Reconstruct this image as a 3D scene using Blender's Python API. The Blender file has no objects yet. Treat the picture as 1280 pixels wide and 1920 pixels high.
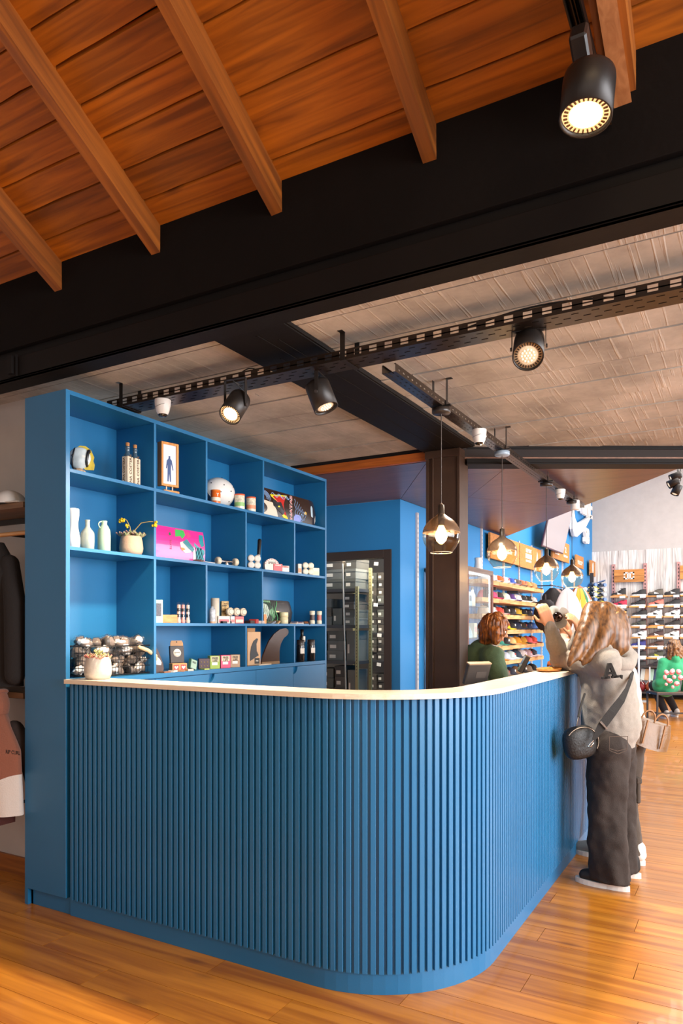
import bpy, bmesh, math, random
from mathutils import Vector, Matrix, Euler

# ------------------------------------------------------------------ camera, world, lights, exposure
SC = bpy.context.scene
COL = SC.collection
F_PX, CX, HY, EYE = 1349.0, 640.0, 1175.0, 1.45      # focal length, centre column and horizon row of the 1280x1920 frame; eye height
TH = math.atan(765 / 1349)
FW = (-math.sin(TH), math.cos(TH)); RT = (math.cos(TH), math.sin(TH))
cam = bpy.data.cameras.new('camera'); cam_o = bpy.data.objects.new('camera', cam); COL.objects.link(cam_o)
cam_o.location = (0, 0, EYE); cam_o.rotation_euler = (math.pi/2, 0, TH)
cam.sensor_fit = 'HORIZONTAL'; cam.sensor_width = 36; cam.lens = 36 * F_PX / 1280
cam.shift_y = (HY - 960) / 1280; cam.clip_start = .05; cam.clip_end = 100
SC.camera = cam_o
SC.view_settings.view_transform = 'Standard'; SC.view_settings.look = 'None'
SC.view_settings.gamma = 1; SC.view_settings.use_curve_mapping = False
SC.view_settings.exposure = 0.5
SC.cycles.use_denoising = True
SC.cycles.max_bounces = 8; SC.cycles.diffuse_bounces = 4; SC.cycles.glossy_bounces = 4
SC.cycles.transmission_bounces = 6; SC.cycles.transparent_max_bounces = 12
SC.cycles.caustics_reflective = False; SC.cycles.caustics_refractive = False
SC.cycles.sample_clamp_indirect = 4
W = bpy.data.worlds.new('world'); SC.world = W; W.use_nodes = True
W.node_tree.nodes['Background'].inputs[0].default_value = (.82, .9, 1, 1)
W.node_tree.nodes['Background'].inputs[1].default_value = 0.6

def k2rgb(k):
    return {2700: (1, .66, .34), 3000: (1, .72, .43), 3500: (1, .8, .57), 4000: (1, .86, .69), 5000: (1, .94, .87), 6500: (.93, .96, 1)}[k]
def area(name, loc, target, sx, sy, power, k=5000, spread=180):
    l = bpy.data.lights.new(name, 'AREA'); l.shape = 'RECTANGLE'; l.size = sx; l.size_y = sy; l.energy = power
    l.color = k2rgb(k); l.spread = math.radians(spread)
    o = bpy.data.objects.new(name, l); COL.objects.link(o); o.location = loc
    o.rotation_euler = (Vector(target) - Vector(loc)).to_track_quat('-Z', 'Y').to_euler(); return o
def spot(name, loc, target, power, k=3000, ang=60, blend=.6, size=.04):
    l = bpy.data.lights.new(name, 'SPOT'); l.energy = power; l.color = k2rgb(k); l.spot_size = math.radians(ang)
    l.spot_blend = blend; l.shadow_soft_size = size
    o = bpy.data.objects.new(name, l); COL.objects.link(o); o.location = loc
    o.rotation_euler = (Vector(target) - Vector(loc)).to_track_quat('-Z', 'Y').to_euler(); return o
def bulb(name, loc, power, k=2700, size=.03):
    l = bpy.data.lights.new(name, 'POINT'); l.energy = power; l.color = k2rgb(k); l.shadow_soft_size = size
    o = bpy.data.objects.new(name, l); COL.objects.link(o); o.location = loc; return o

# daylight through the shopfront behind the camera, and area lights added at unseen side windows
area('shopfront_daylight', (0.6, -3.35, 1.9), (-1.2, 4, 1.2), 5.0, 2.6, 28, 4000)
area('side_fill_light', (4.3, 2.9, 2.0), (-2, 4.2, 2.1), 5.4, 2.4, 560, 6500)  # unseen source, added to brighten the counter's right face and the slab
area('rear_side_fill_light', (4.3, 11.5, 2.3), (-2, 12, 1.4), 5.5, 2.8, 400, 6500)  # unseen source too, added to brighten the rear hall
# ceiling spots on the trays and rail, then unseen area lights added as fill
spot('tray_spot_light', (-2.24, 2.93, 2.5), (-2.75, 2.0, 0), 190, 3500, 120, .9, .05)
spot('tray_spot_light', (-1.42, 4.3, 2.6), (-0.2, 3.2, 0), 200, 4000, 130, .8, .05)
spot('rafter_spot_light', (-.42, 1.85, 2.95), (-1.2, 1.3, 0), 60, 3000, 110, .8, .05)
area('rear_hall_fill_light', (0.5, 11.5, 4.6), (0.2, 12, 0), 4.5, 6, 420, 5000)  # broad panel added in place of the hall's unseen lamps
area('front_fill_light', (0.9, -.6, 3.9), (-.6, 1.2, 0), 2.2, 1.2, 30, 3000)  # no fitting here, added for warm bounce off the floor
area('stockroom_fill_light', (-3.6, 7.2, 2.55), (-3.9, 7.6, 0), .9, .5, 55, 4000)  # unseen light added to lift the dark stockroom
area('slab_fill_light', (1.2, 3.9, 2.7), (.2, 4.2, 0), 1.6, 1.2, 60, 4000)  # added fill under the slab, stands for no real lamp

# ------------------------------------------------------------------ projection of a picture point onto a plane of the room
def _ray(px, py):
    a = (px - CX) / F_PX; b = (HY - py) / F_PX
    return (FW[0] + a*RT[0], FW[1] + a*RT[1], b)
def onD(px, py, t):
    r = _ray(px, py); return Vector((t*r[0], t*r[1], EYE + t*r[2]))
def onX(px, py, x): return onD(px, py, x / _ray(px, py)[0])
def onY(px, py, y): return onD(px, py, y / _ray(px, py)[1])
def onZ(px, py, z): return onD(px, py, (z - EYE) / _ray(px, py)[2])
def proj(x, y, z):
    d = x*FW[0] + y*FW[1]; s = x*RT[0] + y*RT[1]
    return (CX + F_PX*s/d, HY - F_PX*(z-EYE)/d, d) if d > .05 else (0, 0, -1)

# ------------------------------------------------------------------ materials
def lin(c):
    if isinstance(c, str): c = tuple(int(c[i:i+2], 16) for i in (0, 2, 4))
    f = lambda v: v/12.92 if v <= .04045 else ((v+.055)/1.055)**2.4
    return tuple(f(v/255) for v in c) + (1,)
MATS = {}
def _new(name):
    m = bpy.data.materials.new(name); m.use_nodes = True
    return m, m.node_tree, m.node_tree.nodes['Principled BSDF']
def mat(name, col, rough=.5, metal=0, spec=.5, bump=0, bscale=60, coat=0, sheen=0, var=0, vscale=8, coords='Object', stretch=(1,1,1), emit=0, emcol=None, sss=0):
    if name in MATS: return MATS[name]
    m, nt, b = _new(name); N = nt.nodes; L = nt.links
    b.inputs['Base Color'].default_value = lin(col); b.inputs['Roughness'].default_value = rough
    b.inputs['Metallic'].default_value = metal; b.inputs['Specular IOR Level'].default_value = spec
    b.inputs['Coat Weight'].default_value = coat; b.inputs['Sheen Weight'].default_value = sheen
    if sss: b.inputs['Subsurface Weight'].default_value = sss; b.inputs['Subsurface Radius'].default_value = (.01, .004, .002)
    if emit: b.inputs['Emission Strength'].default_value = emit; b.inputs['Emission Color'].default_value = lin(emcol or col)
    if bump or var:
        tc = N.new('ShaderNodeTexCoord'); mp = N.new('ShaderNodeMapping'); mp.inputs['Scale'].default_value = stretch
        L.new(tc.outputs[coords], mp.inputs[0])
        if bump:
            no = N.new('ShaderNodeTexNoise'); no.inputs['Scale'].default_value = bscale; no.inputs['Detail'].default_value = 3
            L.new(mp.outputs[0], no.inputs[0]); bp = N.new('ShaderNodeBump'); bp.inputs['Strength'].default_value = bump; bp.inputs['Distance'].default_value = .01
            L.new(no.outputs[0], bp.inputs['Height']); L.new(bp.outputs[0], b.inputs['Normal'])
        if var:
            n2 = N.new('ShaderNodeTexNoise'); n2.inputs['Scale'].default_value = vscale; n2.inputs['Detail'].default_value = 4
            L.new(mp.outputs[0], n2.inputs[0]); hs = N.new('ShaderNodeHueSaturation'); hs.inputs['Color'].default_value = lin(col)
            mr = N.new('ShaderNodeMapRange'); mr.inputs[1].default_value = .3; mr.inputs[2].default_value = .7; mr.inputs[3].default_value = 1-var; mr.inputs[4].default_value = 1+var
            L.new(n2.outputs[0], mr.inputs[0]); L.new(mr.outputs[0], hs.inputs['Value']); L.new(hs.outputs[0], b.inputs['Base Color'])
    MATS[name] = m; return m
def wood(name, c1, c2, axis='x', rough=.45, scale=1.0, rnd=.25, coords='pos', bump=.15, knots=0, tilt=0, coat=0, dark=None, grain=1.0):
    """wood: streaks along an axis, each separate board with its own shift of the grain and tone"""
    if name in MATS: return MATS[name]
    m, nt, b = _new(name); N = nt.nodes; L = nt.links
    if coords == 'pos':
        g = N.new('ShaderNodeNewGeometry'); src = g.outputs['Position']
    else:
        g = N.new('ShaderNodeTexCoord'); src = g.outputs['Object']
    oi = N.new('ShaderNodeObjectInfo')
    mp = N.new('ShaderNodeMapping'); mp.inputs['Rotation'].default_value = (tilt, 0, 0)
    L.new(src, mp.inputs[0])
    off = N.new('ShaderNodeVectorMath'); off.operation = 'SCALE'; off.inputs[0].default_value = (7.3, 11.1, 5.7)
    L.new(oi.outputs['Random'], off.inputs['Scale'])
    ad = N.new('ShaderNodeVectorMath'); ad.operation = 'ADD'; L.new(mp.outputs[0], ad.inputs[0]); L.new(off.outputs[0], ad.inputs[1])
    st = N.new('ShaderNodeVectorMath'); st.operation = 'MULTIPLY'
    lo, hi = 1.5*scale, 30*scale
    st.inputs[1].default_value = {'x': (lo, hi, hi), 'y': (hi, lo, hi), 'z': (hi, hi, lo)}[axis]
    L.new(ad.outputs[0], st.inputs[0])
    n1 = N.new('ShaderNodeTexNoise'); n1.inputs['Scale'].default_value = 1; n1.inputs['Detail'].default_value = 5; n1.inputs['Distortion'].default_value = 1.2*grain
    L.new(st.outputs[0], n1.inputs[0])
    cr = N.new('ShaderNodeValToRGB'); e = cr.color_ramp.elements
    e[0].position = .33; e[0].color = lin(c1); e[1].position = .66; e[1].color = lin(c2)
    L.new(n1.outputs[0], cr.inputs[0]); colr = cr.outputs[0]
    if knots:
        v = N.new('ShaderNodeTexVoronoi'); v.inputs['Scale'].default_value = 1
        s2 = N.new('ShaderNodeVectorMath'); s2.operation = 'MULTIPLY'
        s2.inputs[1].default_value = {'x': (1.7, 4.5, 4.5), 'y': (4.5, 1.7, 4.5), 'z': (4.5, 4.5, 1.7)}[axis]
        L.new(ad.outputs[0], s2.inputs[0]); L.new(s2.outputs[0], v.inputs[0])
        mr = N.new('ShaderNodeMapRange'); mr.inputs[1].default_value = .03; mr.inputs[2].default_value = .13; mr.inputs[3].default_value = knots; mr.inputs[4].default_value = 0
        L.new(v.outputs['Distance'], mr.inputs[0])
        mx = N.new('ShaderNodeMix'); mx.data_type = 'RGBA'; L.new(mr.outputs[0], mx.inputs[0]); L.new(colr, mx.inputs[6]); mx.inputs[7].default_value = lin(dark or c1)
        colr = mx.outputs[2]
    hs = N.new('ShaderNodeHueSaturation'); mv = N.new('ShaderNodeMapRange'); mv.inputs[3].default_value = 1-rnd; mv.inputs[4].default_value = 1+rnd
    L.new(oi.outputs['Random'], mv.inputs[0]); L.new(mv.outputs[0], hs.inputs['Value']); L.new(colr, hs.inputs['Color'])
    L.new(hs.outputs[0], b.inputs['Base Color'])
    bp = N.new('ShaderNodeBump'); bp.inputs['Strength'].default_value = bump; bp.inputs['Distance'].default_value = .004
    L.new(n1.outputs[0], bp.inputs['Height']); L.new(bp.outputs[0], b.inputs['Normal'])
    b.inputs['Roughness'].default_value = rough; b.inputs['Coat Weight'].default_value = coat
    MATS[name] = m; return m
def glass_mat(name, tint='ffffff', rough=0.0, alpha=.12):
    """thin clear pane: mostly see-through with a sharp reflection"""
    if name in MATS: return MATS[name]
    m, nt, b = _new(name); N = nt.nodes; L = nt.links
    tr = N.new('ShaderNodeBsdfTransparent'); tr.inputs[0].default_value = lin(tint)
    gl = N.new('ShaderNodeBsdfGlossy'); gl.inputs['Roughness'].default_value = rough
    fr = N.new('ShaderNodeLayerWeight'); fr.inputs[0].default_value = .5
    pw = N.new('ShaderNodeMath'); pw.operation = 'POWER'; pw.inputs[1].default_value = 3.5; L.new(fr.outputs['Facing'], pw.inputs[0])
    ma = N.new('ShaderNodeMath'); ma.operation = 'MULTIPLY_ADD'; ma.inputs[1].default_value = .6; ma.inputs[2].default_value = alpha*.5; L.new(pw.outputs[0], ma.inputs[0])
    mx = N.new('ShaderNodeMixShader'); L.new(ma.outputs[0], mx.inputs[0]); L.new(tr.outputs[0], mx.inputs[1]); L.new(gl.outputs[0], mx.inputs[2])
    L.new(mx.outputs[0], N['Material Output'].inputs[0]); MATS[name] = m; return m
def C(hexs, rough=.6, **k):
    return mat('paint_%s_%d' % (hexs, round(rough*100)), hexs, rough, **k)

# ------------------------------------------------------------------ mesh helpers
class MB:
    """collects shapes; build() links them as one mesh object"""
    def __init__(s): s.v = []; s.f = []; s.m = []; s.mats = []; s.sm = []
    def mi(s, m):
        if m is None: return 0
        if m not in s.mats: s.mats.append(m)
        return s.mats.index(m)
    def add(s, vs, fs, m=None, M=None, smooth=False):
        b = len(s.v); k = s.mi(m)
        s.v += [tuple(M @ Vector(v)) for v in vs] if M is not None else [tuple(v) for v in vs]
        s.f += [tuple(i+b for i in f) for f in fs]; s.m += [k]*len(fs); s.sm += [smooth]*len(fs); return s
    def box(s, lo, hi, m=None, M=None, ch=0):
        (x0,y0,z0),(x1,y1,z1) = lo, hi
        if x0>x1: x0,x1=x1,x0
        if y0>y1: y0,y1=y1,y0
        if z0>z1: z0,z1=z1,z0
        if ch:
            pts=[(x0+ch,y0),(x1-ch,y0),(x1,y0+ch),(x1,y1-ch),(x1-ch,y1),(x0+ch,y1),(x0,y1-ch),(x0,y0+ch)]
            i=[(x0+2*ch if x==x0+ch and 0 else x,y) for x,y in pts]
            cx,cy=(x0+x1)/2,(y0+y1)/2
            ins=[(max(x0+ch,min(x1-ch,x)),max(y0+ch,min(y1-ch,y))) for x,y in pts]
            vs=[(x,y,z0) for x,y in ins]+[(x,y,z0+ch) for x,y in pts]+[(x,y,z1-ch) for x,y in pts]+[(x,y,z1) for x,y in ins]
            fs=[tuple(range(7,-1,-1)),tuple(range(24,32))]
            for l in range(3):
                for k in range(8): fs.append((l*8+k,l*8+(k+1)%8,(l+1)*8+(k+1)%8,(l+1)*8+k))
            return s.add(vs,fs,m,M)
        vs=[(x0,y0,z0),(x1,y0,z0),(x1,y1,z0),(x0,y1,z0),(x0,y0,z1),(x1,y0,z1),(x1,y1,z1),(x0,y1,z1)]
        return s.add(vs,[(0,3,2,1),(4,5,6,7),(0,1,5,4),(1,2,6,5),(2,3,7,6),(3,0,4,7)],m,M)
    def prism(s, pts, z0, z1, m=None, M=None, smooth=False):
        n=len(pts)
        vs=[(x,y,z0) for x,y in pts]+[(x,y,z1) for x,y in pts]
        s.add(vs,[tuple(range(n-1,-1,-1)),tuple(range(n,2*n))],m,M)
        return s.add(vs,[(i,(i+1)%n,n+(i+1)%n,n+i) for i in range(n)],m,M,smooth)
    def lathe(s, prof, n=24, m=None, M=None, smooth=True, cap=True):
        vs=[];fs=[]
        for r,z in prof:
            for k in range(n): a=2*math.pi*k/n; vs.append((r*math.cos(a),r*math.sin(a),z))
        for j in range(len(prof)-1):
            for k in range(n): fs.append((j*n+k,j*n+(k+1)%n,(j+1)*n+(k+1)%n,(j+1)*n+k))
        s.add(vs,fs,m,M,smooth)
        if cap:
            cf=[]
            if prof[0][0]>1e-5: cf.append(tuple(range(n-1,-1,-1)))
            if prof[-1][0]>1e-5: b=(len(prof)-1)*n; cf.append(tuple(range(b,b+n)))
            if cf: s.add(vs,cf,m,M,False)
        return s
    def cyl(s, p0, p1, r0, r1=None, n=12, m=None, smooth=True):
        p0=Vector(p0);p1=Vector(p1); r1=r0 if r1 is None else r1; d=p1-p0
        M=Matrix.Translation(p0)@d.to_track_quat('Z','Y').to_matrix().to_4x4()
        return s.lathe([(r0,0),(r1,d.length)],n,m,M,smooth)
    def ball(s, c, r, n=12, m=None, M=None):
        rx,ry,rz=(r,r,r) if not isinstance(r,(tuple,list)) else r
        h=max(6,n//2); vs=[(0,0,-1)];fs=[]
        for j in range(1,h):
            p=-math.pi/2+math.pi*j/h
            for k in range(n): a=2*math.pi*k/n; vs.append((math.cos(p)*math.cos(a),math.cos(p)*math.sin(a),math.sin(p)))
        vs.append((0,0,1)); T=len(vs)-1
        for k in range(n):
            fs.append((0,1+(k+1)%n,1+k)); b=1+(h-2)*n; fs.append((T,b+k,b+(k+1)%n))
        for j in range(h-2):
            for k in range(n): a=1+j*n; fs.append((a+k,a+(k+1)%n,a+n+(k+1)%n,a+n+k))
        MM=Matrix.Translation(Vector(c))@Matrix.Diagonal((rx,ry,rz,1))
        if M is not None: MM=M@MM
        return s.add(vs,fs,m,MM,True)
    def rc(s, p0, r0, p1, r1, n=14, m=None):
        """tapered limb with round ends"""
        p0=Vector(p0);p1=Vector(p1);d=p1-p0;L=d.length
        if L<1e-4: return s.ball(p0,max(r0,r1),n,m)
        M=Matrix.Translation(p0)@d.to_track_quat('Z','Y').to_matrix().to_4x4()
        pr=[(r0*math.cos(a),r0*math.sin(a)) for a in [-math.pi/2*(1-i/4) for i in range(5)]]
        pr+=[(r1*math.cos(a),L+r1*math.sin(a)) for a in [math.pi/2*i/4 for i in range(5)]]
        pr[0]=(1e-4,pr[0][1]);pr[-1]=(1e-4,pr[-1][1])
        return s.lathe(pr,n,m,M,True)
    def chain(s, pts, n=14, m=None):
        for (a,ra),(b,rb) in zip(pts[:-1],pts[1:]): s.rc(a,ra,b,rb,n,m)
        return s
    def tube(s, pts, r, n=8, m=None, closed=False):
        P=[Vector(p) for p in pts]; vs=[];fs=[];K=len(P); up=None
        rr = r if isinstance(r,(list,tuple)) else [r]*K
        for i,p in enumerate(P):
            a=P[i-1] if (i>0 or closed) else P[i]; b=P[(i+1)%K] if (i<K-1 or closed) else P[i]
            d=(b-a).normalized()
            if up is None: up=d.orthogonal().normalized()
            up=(up-d*up.dot(d)); up=up.normalized() if up.length>1e-6 else d.orthogonal().normalized()
            w=d.cross(up)
            for k in range(n): t=2*math.pi*k/n; vs.append(p+(up*math.cos(t)+w*math.sin(t))*rr[i])
        for i in range(K if closed else K-1):
            j=(i+1)%K
            for k in range(n): fs.append((i*n+k,i*n+(k+1)%n,j*n+(k+1)%n,j*n+k))
        s.add(vs,fs,m,None,True)
        if not closed: s.add(vs,[tuple(range(n-1,-1,-1)),tuple(range((K-1)*n,K*n))],m)
        return s
    def grid(s, fn, nu, nv, m=None, M=None, smooth=True, closed_u=False):
        vs=[fn(i/nu,j/nv) for j in range(nv+1) for i in range(nu+1)]
        return s.add(vs,[(j*(nu+1)+i,j*(nu+1)+i+1,(j+1)*(nu+1)+i+1,(j+1)*(nu+1)+i) for j in range(nv) for i in range(nu)],m,M,smooth)
    def text(s, string, size, M, m=None, ext=.0006, bold=.0, center=True, xs=1.0):
        vs,fs=text_mesh(string,size,ext,bold,center)
        return s.add([(v[0]*xs,v[1],v[2]) for v in vs],fs,m,M)
    def build(s, name, m=None, parent=None, origin=None, bevel=0, seg=2, mods=None):
        me=bpy.data.meshes.new(name)
        o0=Vector(origin) if origin is not None else Vector((0,0,0))
        me.from_pydata([tuple(Vector(v)-o0) for v in s.v] if origin is not None else s.v,[],s.f)
        mats=[x for x in s.mats] or [m]
        for x in mats: me.materials.append(x)
        me.polygons.foreach_set('material_index',s.m); me.polygons.foreach_set('use_smooth',s.sm)
        me.update(); o=bpy.data.objects.new(name,me); COL.objects.link(o)
        if parent is not None: o.parent=parent; KIDS.setdefault(parent.name,[]).append(o)
        if origin is not None: o.location=o0
        if bevel:
            b=o.modifiers.new('bevel','BEVEL'); b.width=bevel; b.segments=seg; b.limit_method='ANGLE'; b.harden_normals=False
        return o
_TX={}
def text_mesh(string,size,ext,bold,center):
    key=(string,size,ext,bold,center)
    if key in _TX: return _TX[key]
    cu=bpy.data.curves.new('letters','FONT'); cu.body=string; cu.size=size; cu.extrude=ext; cu.offset=bold; cu.resolution_u=2
    if center: cu.align_x='CENTER'; cu.align_y='CENTER'
    o=bpy.data.objects.new('letters',cu); COL.objects.link(o)
    bpy.context.view_layer.update()
    me=o.evaluated_get(bpy.context.evaluated_depsgraph_get()).to_mesh()
    r=([tuple(v.co) for v in me.vertices],[tuple(p.vertices) for p in me.polygons])
    bpy.data.objects.remove(o); bpy.data.curves.remove(cu)
    _TX[key]=r; return r
def frame(origin, xdir, ydir):
    x=Vector(xdir).normalized(); y=Vector(ydir); y=(y-x*y.dot(x)).normalized(); z=x.cross(y)
    M=Matrix((x,y,z)).transposed().to_4x4(); M.translation=Vector(origin); return M
def tag(o,label=None,cat=None,group=None,kind=None):
    if label: o['label']=label
    if cat: o['category']=cat
    if group: o['group']=group
    if kind: o['kind']=kind
    return o
def thing(name,label,cat,loc=(0,0,0),rz=0,group=None):
    o=bpy.data.objects.new(name,None); o.empty_display_size=.1; COL.objects.link(o); o.location=loc; o.rotation_euler=(0,0,rz)
    return tag(o,label,cat,group)
def struct(o): o['kind']='structure'; return o
KIDS={}
def dup(root,loc=None,rz=None,label=None,swap=None):
    """copy a thing with its parts and their parts; swap maps old materials to new ones"""
    def cp(o,par):
        c=o.copy(); COL.objects.link(c); c.parent=par
        if swap and o.type=='MESH':
            for i,s in enumerate(o.material_slots):
                if s.material and s.material.name in swap:
                    c.material_slots[i].link='OBJECT'; c.material_slots[i].material=swap[s.material.name]
        for ch in KIDS.get(o.name,[]): KIDS.setdefault(c.name,[]).append(cp(ch,c))
        return c
    c=cp(root,None)
    if loc is not None: c.location=loc
    if rz is not None: c.rotation_euler=(0,0,rz)
    if label: c['label']=label
    return c
R=random.Random(7)

# ------------------------------------------------------------------ room materials
BLUE = mat('blue_lacquer', '1c6999', .38, spec=.6, bump=.03, bscale=180, var=.04, vscale=3)
BLUEW = mat('blue_wall_paint', '2480c0', .6, bump=.08, bscale=120)
BLACK = mat('black_steel', '0f0a08', .6, spec=.2, bump=.05, bscale=30, var=.15, vscale=5)
BLACKW = mat('black_fascia_paint', '0f0a08', .85, spec=.15, bump=.15, bscale=40, var=.2, vscale=4)
BROWNST = mat('dark_brown_steel', '4c382c', .36, metal=.3, spec=.5, bump=.05, bscale=40, var=.15, vscale=6)
TRAY = mat('black_tray_steel', '2c221b', .3, metal=.4, spec=.6)
GREYW = mat('grey_wall_plaster', 'b9b2ad', .8, bump=.1, bscale=50, var=.04)
ROOFW = wood('roof_board_wood', '763c02', 'b0620c', 'x', .55, 1.0, .2, knots=.75, dark='3a1604', tilt=0, bump=.25, grain=.6)
RAFT = wood('rafter_wood', '6a3810', '98561a', 'y', .5, 1.0, .18, bump=.2, tilt=math.atan(.577), grain=.3)
FLOORW = wood('floor_plank_wood', '965410', 'c47e26', 'x', .3, .8, .12, knots=.55, dark='5e2f10', bump=.05, coat=.15, grain=.4)
WWASH = wood('whitewashed_wood', 'a79f9a', 'e6e0da', 'z', .75, 1.0, .1, knots=.35, dark='857c78')
LWOOD = wood('light_shelf_wood', 'c58a50', 'e0ae78', 'y', .5, 1.0, .15)
SIGNW = wood('sign_board_wood', 'a8682c', 'cc8c48', 'x', .55, 1.0, .18, knots=.5, dark='5e3414')
CTOP = wood('pale_countertop_wood', 'e4d0b4', 'f0e2cc', 'x', .28, 1.6, .05, bump=.03)
PLYM = wood('brown_plywood', '5f3f30', '7d5641', 'x', .35, .5, .12, bump=.08, grain=2)

# concrete with board marks
def concrete():
    m, nt, b = _new('board_marked_concrete'); N=nt.nodes; L=nt.links
    g=N.new('ShaderNodeNewGeometry'); oi=N.new('ShaderNodeObjectInfo')
    n1=N.new('ShaderNodeTexNoise'); n1.inputs['Scale'].default_value=2.2; n1.inputs['Detail'].default_value=8; n1.inputs['Roughness'].default_value=.65
    L.new(g.outputs['Position'],n1.inputs[0])
    cr=N.new('ShaderNodeValToRGB'); e=cr.color_ramp.elements; e[0].position=.3; e[0].color=lin('8b857d'); e[1].position=.7; e[1].color=lin('c4bdb3')
    L.new(n1.outputs[0],cr.inputs[0])
    off=N.new('ShaderNodeVectorMath'); off.operation='SCALE'; off.inputs[0].default_value=(9,3,5); L.new(oi.outputs['Random'],off.inputs['Scale'])
    ad=N.new('ShaderNodeVectorMath'); ad.operation='ADD'; L.new(g.outputs['Position'],ad.inputs[0]); L.new(off.outputs[0],ad.inputs[1])
    mp=N.new('ShaderNodeMapping'); mp.inputs['Rotation'].default_value=(0,0,-.12); mp.inputs['Scale'].default_value=(55,1.6,1)
    L.new(ad.outputs[0],mp.inputs[0]); n2=N.new('ShaderNodeTexNoise'); n2.inputs['Scale'].default_value=1; n2.inputs['Detail'].default_value=4
    L.new(mp.outputs[0],n2.inputs[0])
    mr=N.new('ShaderNodeMapRange'); mr.inputs[1].default_value=.55; mr.inputs[2].default_value=.72; mr.inputs[3].default_value=0; mr.inputs[4].default_value=1
    L.new(n2.outputs[0],mr.inputs[0])
    mx=N.new('ShaderNodeMix'); mx.data_type='RGBA'; mx.inputs[7].default_value=lin('cfc4b6'); L.new(cr.outputs[0],mx.inputs[6])
    mm=N.new('ShaderNodeMath'); mm.operation='MULTIPLY'; mm.inputs[1].default_value=.35; L.new(mr.outputs[0],mm.inputs[0]); L.new(mm.outputs[0],mx.inputs[0])
    L.new(mx.outputs[2],b.inputs['Base Color']); b.inputs['Roughness'].default_value=.85
    sm=N.new('ShaderNodeMath'); sm.operation='ADD'; L.new(n1.outputs[0],sm.inputs[0]); L.new(mr.outputs[0],sm.inputs[1])
    bp=N.new('ShaderNodeBump'); bp.inputs['Strength'].default_value=.4; bp.inputs['Distance'].default_value=.004; L.new(sm.outputs[0],bp.inputs['Height']); L.new(bp.outputs[0],b.inputs['Normal'])
    return m
CONC = concrete()

# ------------------------------------------------------------------ floor: separate planks, the far rest joined
PW, PL = .165, 1.25
floor = struct(MB().box((-5,-3.6,-.12),(4.4,16.6,-.012),mat('floor_joint_dark','4a2a12',.8)).build('floor'))
near=[]; far=MB()
row=0; y=-3.6
while y<16.4:
    off=(row*0.437)%PL
    x=-5-off
    while x<4.4:
        x0=max(x,-5)+.0012; x1=min(x+PL,4.4)-.0012
        if x1-x0>.05:
            cxm,cym=(x0+x1)/2,y+PW/2
            hidden = (-3.3<x0 and x1<-1.05 and y>2.55 and y+PW<8) or y>16.3
            px,py,d=proj(cxm,cym,0)
            vis=False
            for ax in (x0,cxm,x1):
                q=proj(ax,cym,0)
                if q[2]>0 and -60<q[0]<1340 and q[1]<1990: vis=True
            h=F_PX*EYE*PW/(d*d) if d>0 else 0
            if vis and not hidden and h>9 and len(near)<290: near.append((d,x0,x1,y))
            else: far.box((x0,y+.0012,-.012),(x1,y+PW-.0012,0))
        x+=PL
    y+=PW; row+=1
for d,x0,x1,yy in near:
    dz=R.uniform(-.0006,0)
    MB().box((x0,yy+.001,-.012),(x1,yy+PW-.001,dz)).build('plank',FLOORW,floor)
far.build('plank',FLOORW,floor)['kind']='stuff'

# ------------------------------------------------------------------ walls
W1=MB(); W1.box((-4.9,2.74,0),(-3.33,2.9,2.78)); struct(W1.build('wall_left',GREYW))
struct(MB().box((-4.9,2.722,0),(-3.335,2.7395,.105)).build('baseboard_left',wood('baseboard_wood','8a4d1c','b06a2a','x',.45)))
struct(MB().box((-5.1,-3.6,0),(-4.9,2.9,5.4)).build('wall_side',GREYW))
struct(MB().box((-4.9,4.9,0),(-3.32,5.0,2.78)).build('wall_behind_shelves',GREYW))
# wall with the stockroom door (blue), opening x -4.35..-3.155
DY=6.42
wb=MB(); wb.box((-3.075,DY,0),(-2.98,DY+.12,2.70)); wb.box((-4.9,DY,2.21),(-3.075,DY+.12,2.70)); wb.box((-4.9,DY,0),(-4.55,DY+.12,2.21))
struct(wb.build('wall_back',BLUEW))
struct(MB().box((-3.1,DY+.12,0),(-2.98,16.4,5.4)).build('wall_far_left',BLUEW))
dr=struct(MB().box((-3.155,DY-.012,0),(-3.072,DY+.13,2.215)).box((-4.55,DY-.012,2.135),(-3.155,DY+.13,2.215)).box((-4.56,DY-.012,0),(-4.48,DY+.13,2.135)).build('door_1',mat('dark_brown_frame','3c302b',.5),bevel=.003))
# stockroom shell
sr=MB(); sr.box((-5.4,DY+.12,0),(-5.3,9.6,2.7)).box((-5.4,9.5,0),(-3.1,9.6,2.7)); struct(sr.build('wall_stockroom',mat('stock_wall','6d655c',.8)))
# rear wall: whitewashed boards below, grey above
rear=struct(MB().box((-2.98,16.3,0),(4.5,16.45,5.4)).build('wall_rear',GREYW))
x=-2.98; k=0
bm=MB()
while x<4.4:
    w=R.uniform(.16,.2); w=min(w,4.4-x)
    b=MB(); b.box((x+.002,16.275+R.uniform(0,.006),.64),(x+w-.002,16.31,3.07+R.uniform(-.004,.004)))
    if x<1.6: b.build('board',WWASH,rear)
    else: bm.box((x+.002,16.278,.64),(x+w-.002,16.31,3.07))
    x+=w
o=bm.build('board',WWASH,rear); o['kind']='stuff'
struct(MB().box((-2.98,16.22,.0),(4.4,16.3,.1)).build('baseboard_rear',C('2a2523',.5)))
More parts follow.
